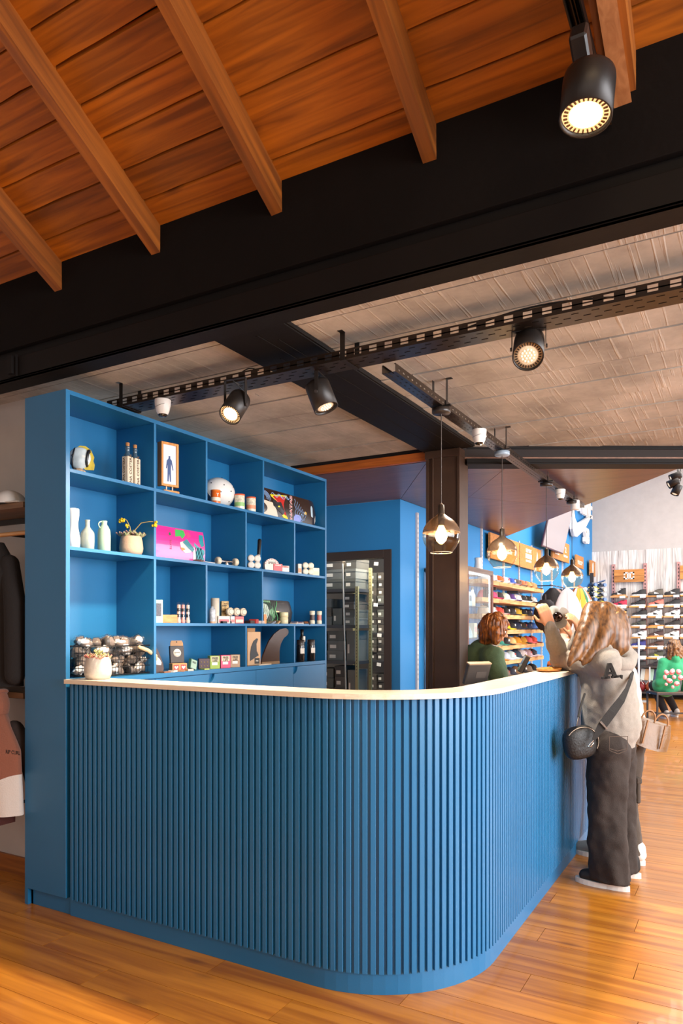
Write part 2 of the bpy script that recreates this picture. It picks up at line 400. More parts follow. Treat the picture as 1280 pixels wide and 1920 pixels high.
# right side wall with windows added for the side light, wall behind the camera with shopfront opening
wr=MB(); X0,X1=4.4,4.6
wr.box((X0,-3.6,0),(X1,16.4,.75)); wr.box((X0,-3.6,3.4),(X1,16.4,5.6))
for a,b in ((-3.6,.0),(5.8,8.6),(14.4,16.4)): wr.box((X0,a,.75),(X1,b,3.4))
struct(wr.build('wall_right',GREYW))
wk=MB(); wk.box((-5,-3.75,0),(-2.2,-3.6,5.6)).box((3.3,-3.75,0),(4.5,-3.6,5.6)).box((-2.2,-3.75,3.3),(3.3,-3.6,5.6))
struct(wk.build('wall_front',GREYW))
for i,(a,b,c,d) in enumerate(((.0,5.8,.75,3.4),(8.6,14.4,.75,3.4))):
    fr=MB()
    for yy in (a,a+(b-a)/3,a+2*(b-a)/3,b-.06): fr.box((X0+.05,yy,c),(X0+.11,yy+.06,d))
    fr.box((X0+.05,a,c),(X0+.11,b,c+.06)).box((X0+.05,a,d-.06),(X0+.11,b,d))
    w_=struct(fr.build('window_%d'%(i+1),C('2a2624',.4)))
    MB().box((X0+.075,a,c),(X0+.081,b,d)).build('pane',glass_mat('window_glass'),w_)
fr=MB()
for xx in (-2.2,-.4,1.4,3.24): fr.box((xx,-3.7,0),(xx+.06,-3.64,3.3))
fr.box((-2.2,-3.7,3.24),(3.3,-3.64,3.3)).box((-2.2,-3.7,0),(3.3,-3.64,.08))
w_=struct(fr.build('window_3',C('2a2624',.4))); MB().box((-2.2,-3.675,.0),(3.3,-3.669,3.3)).build('pane',glass_mat('window_glass'),w_)

# ------------------------------------------------------------------ concrete slab ceiling, formwork strips along x
ceil=MB()
ceil.prism([(-4.9,2.54),(4.4,2.54),(4.4,8.6),(-1.8,5.07),(-2.12,5.0),(-4.9,5.0)],2.80,3.2)
ceil=struct(ceil.build('ceiling',mat('slab_joint_dark','1c1815',.95)))  # dark backing that shows in the joints between strips
ys=[2.5,2.66,2.97,3.24,3.49,3.80,4.06,4.37,4.66,4.99]
while ys[-1]<8.4: ys.append(ys[-1]+R.uniform(.24,.31))
for a,b in zip(ys[:-1],ys[1:]):
    g=.0045; z0=2.78+R.uniform(-.003,.003)
    def xl(yy): return -4.9 if yy<=5.0 else -1.8+(yy-5.07)/.57
    poly=[(xl(a+g) if a<4.95 else max(-2.1,xl(a+g)),a+g),(4.4,a+g),(4.4,b-g),(xl(b-g),b-g)]
    if b<=5.0: poly[3]=(-4.9,b-g); poly[0]=(-4.9,a+g)
    # slightly wavy edges so the joints look hand-made
    top=[];n=46
    L0,L1=poly[0][0],poly[1][0]; M0,M1=poly[3][0],poly[2][0]
    low=[(L0+(L1-L0)*i/n,a+g+R.uniform(-.0015,.0015)) for i in range(n+1)]
    upp=[(M0+(M1-M0)*i/n,b-g+R.uniform(-.0015,.0015)) for i in range(n+1)]
    m=MB(); vs=[];fs=[]
    for (q,z) in ((low,z0+R.uniform(-.003,.003)),(upp,z0+R.uniform(-.003,.003))): vs+=[(p[0],p[1],z) for p in q]
    k=len(vs); vs+=[(v[0],v[1],2.81) for v in vs]
    for i in range(n):
        fs.append((i,n+1+i,n+2+i,i+1)); fs.append((i,i+1,k+i+1,k+i)); fs.append((n+1+i,k+n+1+i,k+n+2+i,n+2+i))
    m.add(vs,fs); m.build('formwork_strip',CONC,ceil)
# far hall ceiling
struct(MB().box((-3.1,6.0,5.4),(4.5,16.4,5.5)).build('ceiling_hall',GREYW))
struct(MB().prism([(-1.8,5.12),(4.4,8.66),(4.4,8.76),(-1.8,5.22)],3.2,5.4).build('wall_above_beam',GREYW))

# ------------------------------------------------------------------ steelwork
XL,XR=-3.36,4.4
mb=MB()
mb.box((-4.9,2.418,2.74),(XR,2.44,2.851)).box((-4.9,2.418,2.74),(XR,2.544,2.752)).box((-4.9,2.50,2.752),(XR,2.515,3.3))
mb.box((-4.9,2.43,2.851),(XR,2.5,2.856)).box((-4.9,2.445,2.856),(XR,2.5,2.902))
beam=tag(mb.build('main_beam',BLACK,bevel=.004),None); struct(beam)
pl=MB().box((-3.36,2.405,2.75),(-3.30,2.418,2.86)).box((-3.345,2.39,2.76),(-3.315,2.405,2.85)); pl.build('splice_plate',BLACK,beam)
fs_=MB(); n=60
fs_.box((-4.9,2.418,2.902),(XR,2.5,3.60))
struct(fs_.build('wall_fascia',BLACKW,bevel=.003))
yb=MB(); yb.box((-2.125,2.55,2.755),(-1.745,5.02,2.768)); yb.box((-2.06,2.55,2.768),(-2.045,5.02,2.9)); 
yb.box((-1.99,2.9,2.7525),(-1.982,5.0,2.755)).box((-1.865,2.7,2.7525),(-1.857,5.0,2.755)).box((-1.75,2.55,2.76),(-1.735,5.02,2.80))
yb.box((-1.93,2.62,2.752),(-1.915,2.95,2.755))
struct(yb.build('cross_beam',BLACK,bevel=.002))
# column (H section with cover plate) and the skewed beam on the right
cm=MB(); cm.box((-2.105,4.99,0),(-2.085,5.17,2.76)).box((-1.86,4.99,0),(-1.84,5.17,2.76)).box((-2.105,5.0,0),(-1.86,5.02,2.76)).box((-2.055,4.985,0),(-2.045,5.0,2.76))
cm.box((-2.11,4.98,2.70),(-1.835,5.175,2.755))
struct(cm.build('steel_column',BROWNST,bevel=.002))
sb=MB(); ux,uy=1.37/1.577,.78/1.577
Mb=frame((-1.82,5.09,2.665),(ux,uy,0),(-uy,ux,0))
sb.box((0,0,.10),(7.2,.16,.112),None,Mb).box((0,.07,.0),(7.2,.085,.11),None,Mb).box((0,0,-.012),(7.2,.16,0),None,Mb).box((0,.0,.0),(7.2,.012,.028),None,Mb)
struct(sb.build('skewed_beam',BLACK,bevel=.002))
# timber strip below the slab edge
struct(MB().box((-3.31,5.02,2.70),(-2.105,5.05,2.765)).build('trim_1',wood('strip_wood','8a4513','a9591c','x',.5,knots=.6,dark='3a1806')))

# plywood soffit at 2.70, in panels
ply=struct(MB().prism([(-4.9,5.03),(-1.95,5.03),(-.427,5.95),(-.30,5.83),(-2.9,9.72),(-2.98,9.72),(-2.98,6.42),(-4.9,6.42)][:0] or [(-4.9,5.05),(-1.9,5.05),(-.427,5.90),(-.30,5.98),(-2.86,9.68),(-2.98,9.85),(-2.98,6.43),(-4.9,6.43)],2.71,2.9).build('ceiling_soffit',C('1f1512',.8)))
def panel(pts,m=PLYM): 
    c=Vector((sum(p[0] for p in pts)/len(pts),sum(p[1] for p in pts)/len(pts)))
    MB().prism([((p[0]-c.x)*.997+c.x,(p[1]-c.y)*.997+c.y) for p in pts],2.698,2.712).build('panel',m,ply)
panel([(-4.9,5.055),(-2.12,5.055),(-2.97,6.41),(-4.9,6.41)])
panel([(-2.12,5.055),(-1.9,5.055),(-1.5,5.29),(-2.34,6.62),(-2.97,6.62),(-2.97,6.41)])
panel([(-2.97,6.62),(-2.34,6.62),(-2.97,7.62)])
panel([(-1.5,5.29),(-.427,5.90),(-.30,5.98),(-1.55,7.79),(-2.36,6.65)])
panel([(-2.36,6.65),(-1.55,7.79),(-2.86,9.68),(-2.97,9.84),(-2.97,7.62)])

# ------------------------------------------------------------------ timber roof: boards along x on sloping rafters
K=.577; SL=math.atan(K)
def roofp(y,up=0): return 3.258+K*(2.418-y)+up
roof=struct(MB().add([(-4.9,2.45,roofp(2.45,.035)),(4.4,2.45,roofp(2.45,.035)),(4.4,-1.0,roofp(-1.0,.035)),(-4.9,-1.0,roofp(-1.0,.035)),
    (-4.9,-3.7,roofp(-1.0,.035)-.3),(4.4,-3.7,roofp(-1.0,.035)-.3)],[(0,1,2,3),(3,2,5,4)]).build('ceiling_roof',C('120b08',.9)))
def board(x0,x1,y0,y1,sag=0):
    """one roof board between two rafters; y0>y1, its lower edge a little wavy"""
    n=6; vs=[];fs=[]
    for i in range(n+1):
        x=x0+(x1-x0)*i/n
        for yy in (y0-R.uniform(.004,.008)-sag*i/n, y1+R.uniform(.0015,.003)): vs.append((x,yy,roofp(yy)+R.uniform(0,.0015)))
        for yy in (y0-.002,y1+.002): vs.append((x,yy,roofp(yy)+.02))
    for i in range(n):
        a=i*4;b=a+4
        fs+=[(a,a+1,b+1,b),(a+2,b+2,b+3,a+3),(a,b,b+2,a+2),(a+1,a+3,b+3,b+1)]
    fs+=[(0,2,3,1),(4*n,4*n+1,4*n+3,4*n+2)]
    MB().add(vs,fs).build('roof_board',ROOFW,roof)
rx=[-4.97,-4.30,-3.635,-2.965,-2.31,-1.65,-.98,-.31,.36,1.03,1.7,2.37,3.04,3.71]
bays=[(-4.9,-3.635,.115),(-3.635,-2.965,.115),(-2.965,-2.31,.115),(-2.31,-1.65,.115),(-1.65,-.98,.2125),(-.98,-.31,.155),(-.31,.36,.125),(.36,1.7,.2),(1.7,4.4,.2)]
for x0,x1,w in bays:
    y=2.45
    first=.13 if w<.2 else .10
    while y>(-.2 if x1<=.4 else .8):
        ww=first if y==2.45 else w*R.uniform(.97,1.03); ww=min(ww,9)
        board(x0,x1,y,y-ww,.012 if (abs(y-1.85)<.08 and -2.4<x0<-2.2) else 0); y-=ww
for xr in rx:
    # rafter with plumb cut at the fascia
    d=.125*R.uniform(.95,1.08); w=.052; skew=0
    vs=[];n=10
    for i in range(n+1):
        y=2.43-(3.4)*i/n
        j=R.uniform(-.003,.003)
        for (xx,up) in ((xr-w,0.005),(xr,0.005),(xr+j,-d+R.uniform(-.003,.003)),(xr-w+j,-d+R.uniform(-.003,.003))): vs.append((xx,y,roofp(y,up)))
    fs=[(0,1,2,3),(4*n+3,4*n+2,4*n+1,4*n)]
    for i in range(n):
        for k in range(4): a=i*4; fs.append((a+k,a+4+k,a+4+(k+1)%4,a+(k+1)%4))
    if -4<xr<3: MB().add(vs,fs).build('rafter',RAFT,roof)
# doubled rafter and the blocking piece beside the lamp rail
vs=[]
for y in (2.43,0.2):
    for xx,up in ((-.42,.0),(-.365,0),(-.322,-.158),(-.375,-.16)): vs.append((xx-(2.43-y)*.03,y,roofp(y,up)))
MB().add(vs,[(0,1,2,3),(7,6,5,4),(0,4,5,1),(1,5,6,2),(2,6,7,3),(3,7,4,0)]).build('rafter',wood('pale_rafter_wood','9a6038','b87c4e','y',.5),roof)
# ------------------------------------------------------------------ lamp rail under the roof
rail=thing('lamp_rail','black metal lamp rail running down the slope between rafters at the top right','rail',(-.45,2.40,3.10))
rm=MB()
P0=Vector((-.40,2.405,3.06)); P1=Vector((-.66,.2,3.06+K*2.2))
dirv=(P1-P0).normalized(); Mr=frame(P0-Vector((-.45,2.40,3.10)),dirv,Vector((1,0,0)))
Lr=(P1-P0).length
rm.box((0,-.022,.004),(Lr,.022,.008),None,Mr).box((0,-.022,-.028),(Lr,-.018,.008),None,Mr).box((0,.018,-.028),(Lr,.022,.008),None,Mr).box((0,-.006,-.02),(Lr,-.003,.004),None,Mr).box((0,.003,-.02),(Lr,.006,.004),None,Mr).box((-.004,-.022,-.03),(0,.022,.008),None,Mr)
rm.build('channel',mat('rail_metal','2a2522',.25,metal=.7),rail)
MB().box((.1,-.02,.0085),(Lr-.05,.0,.06),None,Mr).build('bracket',BLACK,rail)

# ------------------------------------------------------------------ counter: path along the slat faces, o = offset outward
YEND=5.6
def cpath(o, x0=-2.965, n=18):
    r=.58+o; cx_,cy_=-1.53,3.04
    p=[(x0,2.46-o)]
    p+=[(cx_+r*math.sin(a),cy_-r*math.cos(a)) for a in [math.pi/2*i/n for i in range(n+1)]]
    p.append((cx_+r,YEND)); return p
def ring(o0,o1,x0=-2.965): return cpath(o0,x0)+cpath(o1,x0)[::-1]
ctr=thing('service_counter','long blue slatted service counter with rounded corner and pale wooden top','counter',(-2.0,2.6,0))
def cb(m): return m
def loc(o): 
    o.location=Vector(o.location)-Vector((-2.0,2.6,0)); return o
loc(MB().prism(ring(-.012,-.15),.0,1.166,None).build('carcass',BLUE,ctr))
loc(MB().prism(cpath(-.02,-3.29)+cpath(-.06,-3.29)[::-1],.0,.0845).build('kick_board',BLUE,ctr,bevel=.001))
loc(MB().prism(ring(-.55,-.145),.74,.77).build('inner_desk',CTOP,ctr))
top_=MB(); top_.prism(ring(.033,-.15,-2.962),1.167,1.188); loc(top_.build('countertop',CTOP,ctr,bevel=.003))
# slats
def spos(s):
    L1=-1.53+2.95; La=.58*math.pi/2
    if s<L1: return (-2.95+s,2.46),0
    if s<L1+La: a=(s-L1)/.58; return (-1.53+.58*math.sin(a),3.04-.58*math.cos(a)),a
    return (-.95,3.04+s-L1-La),math.pi/2
sm=MB().prism([(-.0105,.012),(-.0105,.0015),(-.009,0),(.009,0),(.0105,.0015),(.0105,.012)],.0855,1.1665)
slat0=None; s=.006
while True:
    (x,y),a=spos(s)
    if y>YEND-.02: break
    if slat0 is None: slat0=sm.build('slat',BLUE,ctr); o=slat0
    else: o=slat0.copy(); COL.objects.link(o)
    o.location=(x+2.0,y-2.6,0); o.rotation_euler=(0,0,a); s+=.0327

# ------------------------------------------------------------------ shelf unit
XF,XB=-2.985,-3.30
YA,YB=2.46,5.018
SU=Vector((-3.14,3.74,0))
su=thing('shelf_unit','tall blue open shelf unit with staggered compartments behind the counter','shelf unit',SU)
def sp(m,name,**k):
    o=m.build(name,BLUE,su,**k); o.location=Vector(o.location)-SU; return o
S1,S2,S3,S4=2.250,1.857,1.472,1.178
sp(MB().box((XB,YA,.0845),(XF,YA+.025,2.645)),'side_panel',bevel=.001)
sp(MB().box((XB,YA,0),(XB+.025,YA+.3,.0845)).box((XB,YA+.02,0),(XB+.04,YA+.05,.0845)),'foot_panel')
sp(MB().box((XB,YB-.022,0),(XF,YB,2.645)),'side_panel',bevel=.001)
sp(MB().box((XB,YA+.025,0),(XB+.012,YB-.022,2.645)),'back_panel')
sp(MB().box((XB,YA+.025,2.623),(XF,YB-.022,2.645)),'top_panel',bevel=.001)
D0=3.084
sp(MB().box((XB+.012,D0-.009,S4),(XF-.001,D0+.009,2.623)),'divider',bevel=.0008)
for (a,b,z) in ((YA+.025,D0-.009,S1),(YA+.025,D0-.009,S2),(D0+.009,YB-.022,S1),(D0+.009,YB-.022,S2),(D0+.009,YB-.022,S3)):
    sp(MB().box((XB+.012,a,z-.018),(XF-.002,b,z)),'shelf',bevel=.0008)
for y,z0,z1 in ((3.54,S1,2.623),(4.152,S1,2.623),(3.951,S2,S1-.018),(4.553,S2,S1-.018),(3.54,S3,S2-.018),(4.142,S3,S2-.018),(3.951,S4,S3-.018),(4.553,S4,S3-.018)):
    sp(MB().box((XB+.012,y-.008,z0),(XF-.003,y+.008,z1)),'divider',bevel=.0008)
sp(MB().box((XB+.012,YA+.025,S4-.026),(XF+.004,YB-.022,S4)),'base_top',bevel=.001)
sp(MB().box((XB+.012,YA+.025,.09),(XF-.02,YB-.022,S4-.026)),'base_carcass')
djs=[2.60,3.085,3.557,4.06,4.53,4.994]
Md=Matrix(((0,0,1,0),(1,0,0,0),(0,1,0,0),(0,0,0,1)))   # local (a,b,c) -> world (c,a,b)
for i,(a,b) in enumerate(zip(djs[:-1],djs[1:])):
    a+=.0015;b-=.0015; z1=S4-.03
    notch = i in (2,4)
    if notch:
        r=.055
        pts=[(a,.1),(b,.1),(b,z1),(a+r,z1)]+[(a+r*math.cos(t)*1.0,z1-r*math.sin(t)) for t in [math.pi/2*k/8 for k in range(1,8)]]+[(a,z1-r)]
    else: pts=[(a,.1),(b,.1),(b,z1),(a,z1)]
    m=MB().prism(pts,XF-.019,XF,None,Md); sp(m,'cupboard_door',bevel=.0012)

# ------------------------------------------------------------------ things on the shelves
def at_px(px,x,z): 
    p=onX(px,1100,x); return Vector((x,p.y,z))
def ppm(px,x): # pixels per metre there
    t=x/_ray(px,1100)[0]; return F_PX/t
# fish ornament on a stone
p=at_px(149,-3.05,S1)
t=thing('fish_ornament','round pale ceramic fish with black stripe and yellow fins, top left compartment','ornament',p)
S_=ppm(149,-3.05)
def facing(): # local frame facing the camera: x to the right in the picture, z up
    return Matrix.Rotation(TH+.25,4,'Z')
Mf=Matrix.Rotation(.62,4,'Z')
m=MB().ball((0,0,.082),(.058,.024,.058),24,None,Mf); m.build('body',mat('fish_glaze','c9d6da',.12,coat=.6,var=.25,vscale=18),t)
b=MB()
for s_,w in ((-.028,.0045),(.043,.008)):
    rr=math.sqrt(max(0,1-(s_/.058)**2))
    b.tube([Mf@Vector((s_+.006*math.cos(a),.0245*rr*math.sin(a)*1.03,.082+.0585*rr*math.cos(a))) for a in [2*math.pi*i/28 for i in range(28)]],w,6,None,True)
b.build('stripe',C('1a1c22',.3),t)
fin=[(-.02,.137),(.0,.149),(.03,.147),(.055,.128),(.066,.105),(.072,.09),(.068,.07),(.075,.05),(.07,.022),(.03,.022),(.02,.03),(.04,.05),(.05,.082),(.035,.115),(0,.13)]
MF=Mf@Matrix(((1,0,0,0),(0,0,-1,0),(0,1,0,0),(0,0,0,1)))
MB().prism(fin,-.012,-.006,None,MF).build('fin',mat('fish_fin','d8c04a',.4,var=.2,vscale=30),t)
MB().ball((-.03,0,.082+.01),(.008,.03,.008),10,None,Mf).build('eye',C('10131a',.15),t)
st=MB().grid(lambda u,v:((.048+.006*math.sin(9*u*6.28)+.005*math.sin(5*u*6.28+v*7))*math.cos(u*6.28)*math.cos(v*1.57)-.015,.03*math.sin(u*6.28)*math.cos(v*1.57),.032*math.sin(v*1.57)+.002*math.sin(u*40)),24,8)
st.build('stone_base',mat('coral_stone','b59a80',.9,bump=.8,bscale=60,var=.3,vscale=40),t)

# two wrapped square bottles
def wrapped_bottle(px,label,w=.045):
    t=thing('bottle',label,'bottle',at_px(px,-3.04,S1),.1,'wrapped bottles in the top left compartment')
    MB().box((-w/2,-w/2,0),(w/2,w/2,.155),None,ch=.004).build('wrapper',mat('cream_paper_wrap','d8c8b0',.8,bump=.3,bscale=60,var=.08),t)
    MB().lathe([(.022,.155),(.02,.165),(.0125,.175),(.0115,.2),(.013,.201),(.013,.212),(.0115,.213)],16).build('neck',mat('bottle_glass','40586a',.08,spec=.8),t)
    MB().lathe([(.0105,.213),(.0115,.232),(.009,.234)],14).build('cork',C('b07a4c',.8),t)
    MB().text('UNA COSTERA',.026,frame((w/2+.0004,0,.078),(0,0,1),(0,-1,0)),None,.0004,.0006).build('lettering',C('5a4636',.8),t)
    mm=MB(); mm.text('UNA COSTERA',.02,frame((-.006,-w/2-.0004,.078),(0,0,1),(-1,0,0)),None,.0004,.0004)
    mm.build('lettering',C('5a4636',.8),t)
wrapped_bottle(239,'left one of two cream paper-wrapped square bottles with cork')
wrapped_bottle(253,'right one of two cream paper-wrapped square bottles with cork')
# picture frame on stand
t=thing('picture_frame','oak picture frame on a small foot showing a blue surfer silhouette','picture frame',at_px(317,-3.05,S1),-.25)
OAK=wood('oak_frame_wood','b06f2e','cf9048','z',.4)
fr=MB(); w,h,z0=.12,.265,.045
fr.box((-.035,-w/2,z0),(.012,-w/2+.014,z0+h)).box((-.035,w/2-.014,z0),(.012,w/2,z0+h)).box((-.012,-w/2+.014,z0),(.012,w/2-.014,z0+.014)).box((-.012,-w/2+.014,z0+h-.014),(.012,w/2-.014,z0+h))
fr.build('frame',OAK,t,bevel=.0015)
MB().box((-.002,-w/2+.013,z0+.013),(.004,w/2-.013,z0+h-.013)).build('photo',C('dfe0e8',.3),t)
sil=[(-.012,0),(-.004,0),(0,.05),(.006,.0),(.014,.0),(.012,.07),(.014,.11),(.024,.07),(.03,.072),(.018,.13),(.008,.14),(.008,.155),(-.004,.155),(-.004,.14),(-.016,.125),(-.022,.08),(-.016,.075),(-.01,.105)]
MB().prism(sil,.0042,.005,None,frame((0,-.003,z0+.03),(0,1,0),(0,0,1))).build('silhouette',C('2c4678',.5),t)
MB().cyl((0,-.02,.018),(0,-.02,z0),.004).cyl((0,.022,.018),(0,.022,z0),.004).build('peg',C('e2d8c8',.5),t)
MB().box((-.03,-.055,0),(.03,.055,.02),None,ch=.003).build('foot',OAK,t)
# helmet
t=thing('helmet','white skateboard helmet with small round vents standing on its side','helmet',at_px(412,-3.13,S1)); t.scale=(1.2,1.2,1.2)
hm=MB(); hm.grid(lambda u,v:(.085*math.cos(v*1.57)*math.cos(u*6.2832),.105*math.cos(v*1.57)*math.sin(u*6.2832),.085*math.sin(v*1.57)),36,14)
Mh=Matrix.Translation((-.01,.0,.092))@Matrix.Rotation(math.radians(62),4,'Y')
hm2=MB().add(hm.v,hm.f,None,Mh,True); hm2.build('shell',mat('helmet_white','e6e2dc',.3,coat=.3),t)
hr=MB().tube([Mh@Vector((.084*math.cos(a),.104*math.sin(a),0)) for a in [6.2832*i/36 for i in range(36)]],.003,6,None,True); hr.build('rim',C('c9c4bc',.5),t)
for u,v in ((.02,.25),(.02,.7),(.14,.45),(.86,.45),(.3,.3),(.7,.3),(.22,.75),(.78,.75),(.5,.5)):
    a=u*6.2832;b=v*1.57; P=Mh@Vector((.0855*math.cos(b)*math.cos(a),.1055*math.cos(b)*math.sin(a),.0855*math.sin(b)))
    MB().ball(P,.0035,8).build('vent',C('141414',.7),t)
MB().lathe([(.08,.0),(.0,.03)],20,None,Mh@Matrix.Translation((0,0,.004))).build('lining',C('1c1c1e',.9),t)
# orange canister in front of the helmet
def canister(px,x,z,r,h,body,lid,label,name='canister',cat='tin',grp=None,band=None,txt=None):
    t=thing(name,label,cat,at_px(px,x,z),0,grp)
    MB().lathe([(r*.97,0),(r,.003),(r,h*.92),(r*.98,h*.93)],24).build('body',body,t)
    MB().lathe([(r*1.03,h*.9),(r*1.04,h*.995),(r*.95,h),(.0001,h)],24).build('lid',lid,t)
    if band: MB().lathe([(r*1.005,h*.2),(r*1.005,h*.45)],24,cap=False).build('band',band,t)
    if txt: MB().text(txt,r*.9,frame((r*.92,-r*.45,h*.62),(.35,1,0),(0,0,1)),None,.0006,.0005).build('lettering',C('f0e6d8',.6),t)
    return t
canister(404,-3.03,S1,.032,.09,C('d8661e',.35),C('e07a2c',.3),'orange tin with cream lettering in front of the white helmet',band=C('ecdcc4',.5),txt='Y')
canister(449,-3.035,S1,.035,.105,mat('tin_print','d8cfb8',.35,var=.35,vscale=60),C('e0643c',.3),'left one of the two orange-lidded patterned tins',grp='orange-lidded tins',band=C('8ebc74',.5))
canister(470,-3.035,S1,.035,.105,mat('tin_print','d8cfb8',.35),C('e0643c',.3),'right one of the two orange-lidded patterned tins',grp='orange-lidded tins',band=C('e0906a',.5))

# skateboard decks standing on edge, local: x along the deck, z up, printed side toward +x of the room
def deck(px0,px1,h,z,base,label,cuts=(True,True),kick=.03,xoff=-3.03,lean=.12):
    a=at_px(px0,xoff,z).y; b=at_px(px1,xoff,z).y; Lx=b-a
    t=thing('skateboard_deck',label,'skateboard deck',(xoff,(a+b)/2,z))
    n=30;k=14
    def f(u,v,side=0):
        y=(u-.5)*Lx; e=min(u,1-u)*Lx
        hh=h
        rr=h/2
        if (u<.5 and cuts[0]) or (u>=.5 and cuts[1]):
            if e<rr*.8: q=1-e/(rr*.8); hh=h*math.sqrt(max(.02,1-q**2.6))
        zz=h/2+(v-.5)*hh
        curl=kick*max(0,(1-e/(.14)))**2 if e<.14 else 0
        conc=.010*(abs(v-.5)*2)**2
        return (-(curl if ((u<.5 and cuts[0]) or (u>=.5 and cuts[1])) else 0)*-1*-1 + -conc*-1*-1 - side*.011 - lean*(zz-h/2)*.6, y, zz)
    m=MB(); m.grid(lambda u,v:f(u,v,0),n,k); m.grid(lambda u,v:f(u,1-v,1),n,k)
    vs=[];fs=[]
    ed=[(i/n,0) for i in range(n+1)]+[(1,j/k) for j in range(k+1)]+[(1-i/n,1) for i in range(n+1)]+[(0,1-j/k) for j in range(k+1)]
    for (u,v) in ed: vs+= [f(u,v,0),f(u,v,1)]
    for i in range(len(ed)-1): fs.append((2*i,2*i+1,2*i+3,2*i+2))
    m.add(vs,fs)
    m.build('board',base,t)
    def put(name,poly,col,dy=0,th=.0012,lift=0.0):
        """flat print: polygon in (u 0..1, v 0..1) laid on the face"""
        mm=MB(); c=(sum(p[0] for p in poly)/len(poly),sum(p[1] for p in poly)/len(poly))
        P=[Vector(f(*p))+Vector((th+lift,0,0)) for p in poly]; Cc=Vector(f(*c))+Vector((th+lift,0,0))
        mm.add(P+[Cc],[(i,(i+1)%len(P),len(P)) for i in range(len(P))]); mm.build(name,col,t)
    return t,f,put,Lx
DK=mat('dark_brown_veneer','2b1e1b',.25,coat=.4,var=.2,vscale=14,stretch=(1,.2,1))
t,f,put,Lx=deck(492,598,.205,S1,DK,'dark skateboard deck with blue scrolls, yellow frame and NATAS lettering',(False,True))
put('print',[(0,.0),(.26,.0),(.22,.3),(.16,.52),(0,.55)],C('d9c9b4',.4))
put('print',[(.13,.8),(.42,.93),(.42,.04),(.34,.08)],C('e2cf1c',.35),lift=.0004)
put('print',[(.17,.77),(.385,.86),(.385,.15),(.35,.2)],C('b8221c',.35),lift=.0009)
put('print',[(.16,.66),(.22,.56),(.30,.62),(.33,.45),(.36,.3),(.33,.16),(.24,.3),(.17,.42)],C('1b1c22',.35),lift=.0014)
put('print',[(.24,.44),(.27,.47),(.28,.42),(.25,.4)],C('e8d23a',.35),lift=.002)
put('print',[(.52,.02),(.64,.02),(.66,.2),(.62,.3),(.55,.3),(.52,.2)],C('7c86c8',.4))
put('print',[(.84,.36),(.88,.34),(.885,.72),(.86,.8),(.84,.7)],C('a9c0cc',.35))
put('print',[(.93,.1),(.955,.2),(.95,.45),(.93,.3)],C('d9d3cc',.35))
sc=MB()
def curve_on(pts,r=.0022):
    sc.tube([Vector(f(u,v))+Vector((.0016,0,0)) for u,v in pts],r,5)
for k in range(4): curve_on([(max(.005,.02+(.05+.018*k)*math.cos(a)),.66+(.1+.045*k)*math.sin(a)) for a in [math.pi*.95-math.pi*1.1*i/16 for i in range(17)]])
curve_on([(.15+.3*i/30,.82+.07*math.sin(i*.55)) for i in range(31)]); curve_on([(.2+.27*i/30,.84-.06*math.sin(i*.55)) for i in range(31)])
for k in range(6): curve_on([(.55+.035*k+.012*math.sin(i*.9+k),.88-.6*i/14-(.08*k)) for i in range(15) if .88-.6*i/14-.08*k>.12],.0019)
curve_on([(.66+.02*math.cos(a),.22+.14*math.sin(a)) for a in [6.283*i/20 for i in range(21)]])
sc.build('scroll_print',C('8fb0dc',.35),t)
g=Vector(f(.47,.5)); g2=Vector(f(.47,.6))
MB().text('NATAS',.042,frame((g.x+.002,g.y,g.z),(0,0,1),(0,-1,0)),None,.0007,.0022,xs=1.35).build('lettering_edge',C('e8e0da',.35),t)
MB().text('NATAS',.042,frame((g.x+.0035,g.y,g.z),(0,0,1),(0,-1,0)),None,.0005,.0,xs=1.35).build('lettering',C('a81c28',.35),t)
put('print',[(.70,.42),(.72,.37),(.75,.38),(.755,.46),(.73,.5)],C('caa23a',.35))

PK=mat('pink_veneer','e0308c',.28,coat=.4,var=.12,vscale=20,stretch=(1,.15,6))
t,f,put,Lx=deck(286,384,.195,S2,PK,'bright pink skateboard deck with teal cartoon print leaning in the shelf','%s' and (False,False),kick=0)
put('print',[(.42,.72),(.44,.96),(.6,.96),(.62,.82),(.55,.68),(.52,.76)],C('3fae54',.35))
put('print',[(.62,.95),(.7,.93),(.74,.8),(.66,.72)],C('c8407a',.35))
put('print',[(.78,.62),(.86,.5),(.99,.4),(.985,.02),(.84,.04),(.8,.2)],C('1f8a94',.35))
put('print',[(.9,.9),(.98,.9),(.98,.55),(.92,.5),(.88,.7)],C('1f8a94',.35),lift=.0005)
put('print',[(.50,.56),(.58,.62),(.66,.5),(.74,.36),(.7,.28),(.6,.24),(.52,.34)],C('cfc8c4',.35))
put('print',[(.55,.58),(.64,.7),(.78,.4),(.74,.3),(.66,.4)],C('3b7f8a',.35),lift=.0006)
put('print',[(.5,.4),(.54,.3),(.6,.36),(.56,.4)],C('e8822a',.35),lift=.001)
put('print',[(.76,.05),(.82,.02),(.8,.3),(.77,.5),(.75,.3)],C('e8dce4',.35),lift=.0006)
put('print',[(.30,.80),(.335,.84),(.345,.75),(.31,.73)],C('2a6a44',.35))
MB().text('SKATE',.02,frame(Vector(f(.32,.45))+Vector((.0016,0,0)),(0,0,-1),(0,1,0)),None,.0004).build('lettering',C('a02868',.35),t)
sw=MB()
for k in range(7):
    pts=[(.81+.02*k+.012*math.sin(i*.9+k*2),.08+.055*i) for i in range(8)]
    sw.tube([Vector(f(min(.985,u),min(.95,v)))+Vector((.0022,0,0)) for u,v in pts],.0016,5)
sw.build('swirl_print',C('103c4c',.35),t)

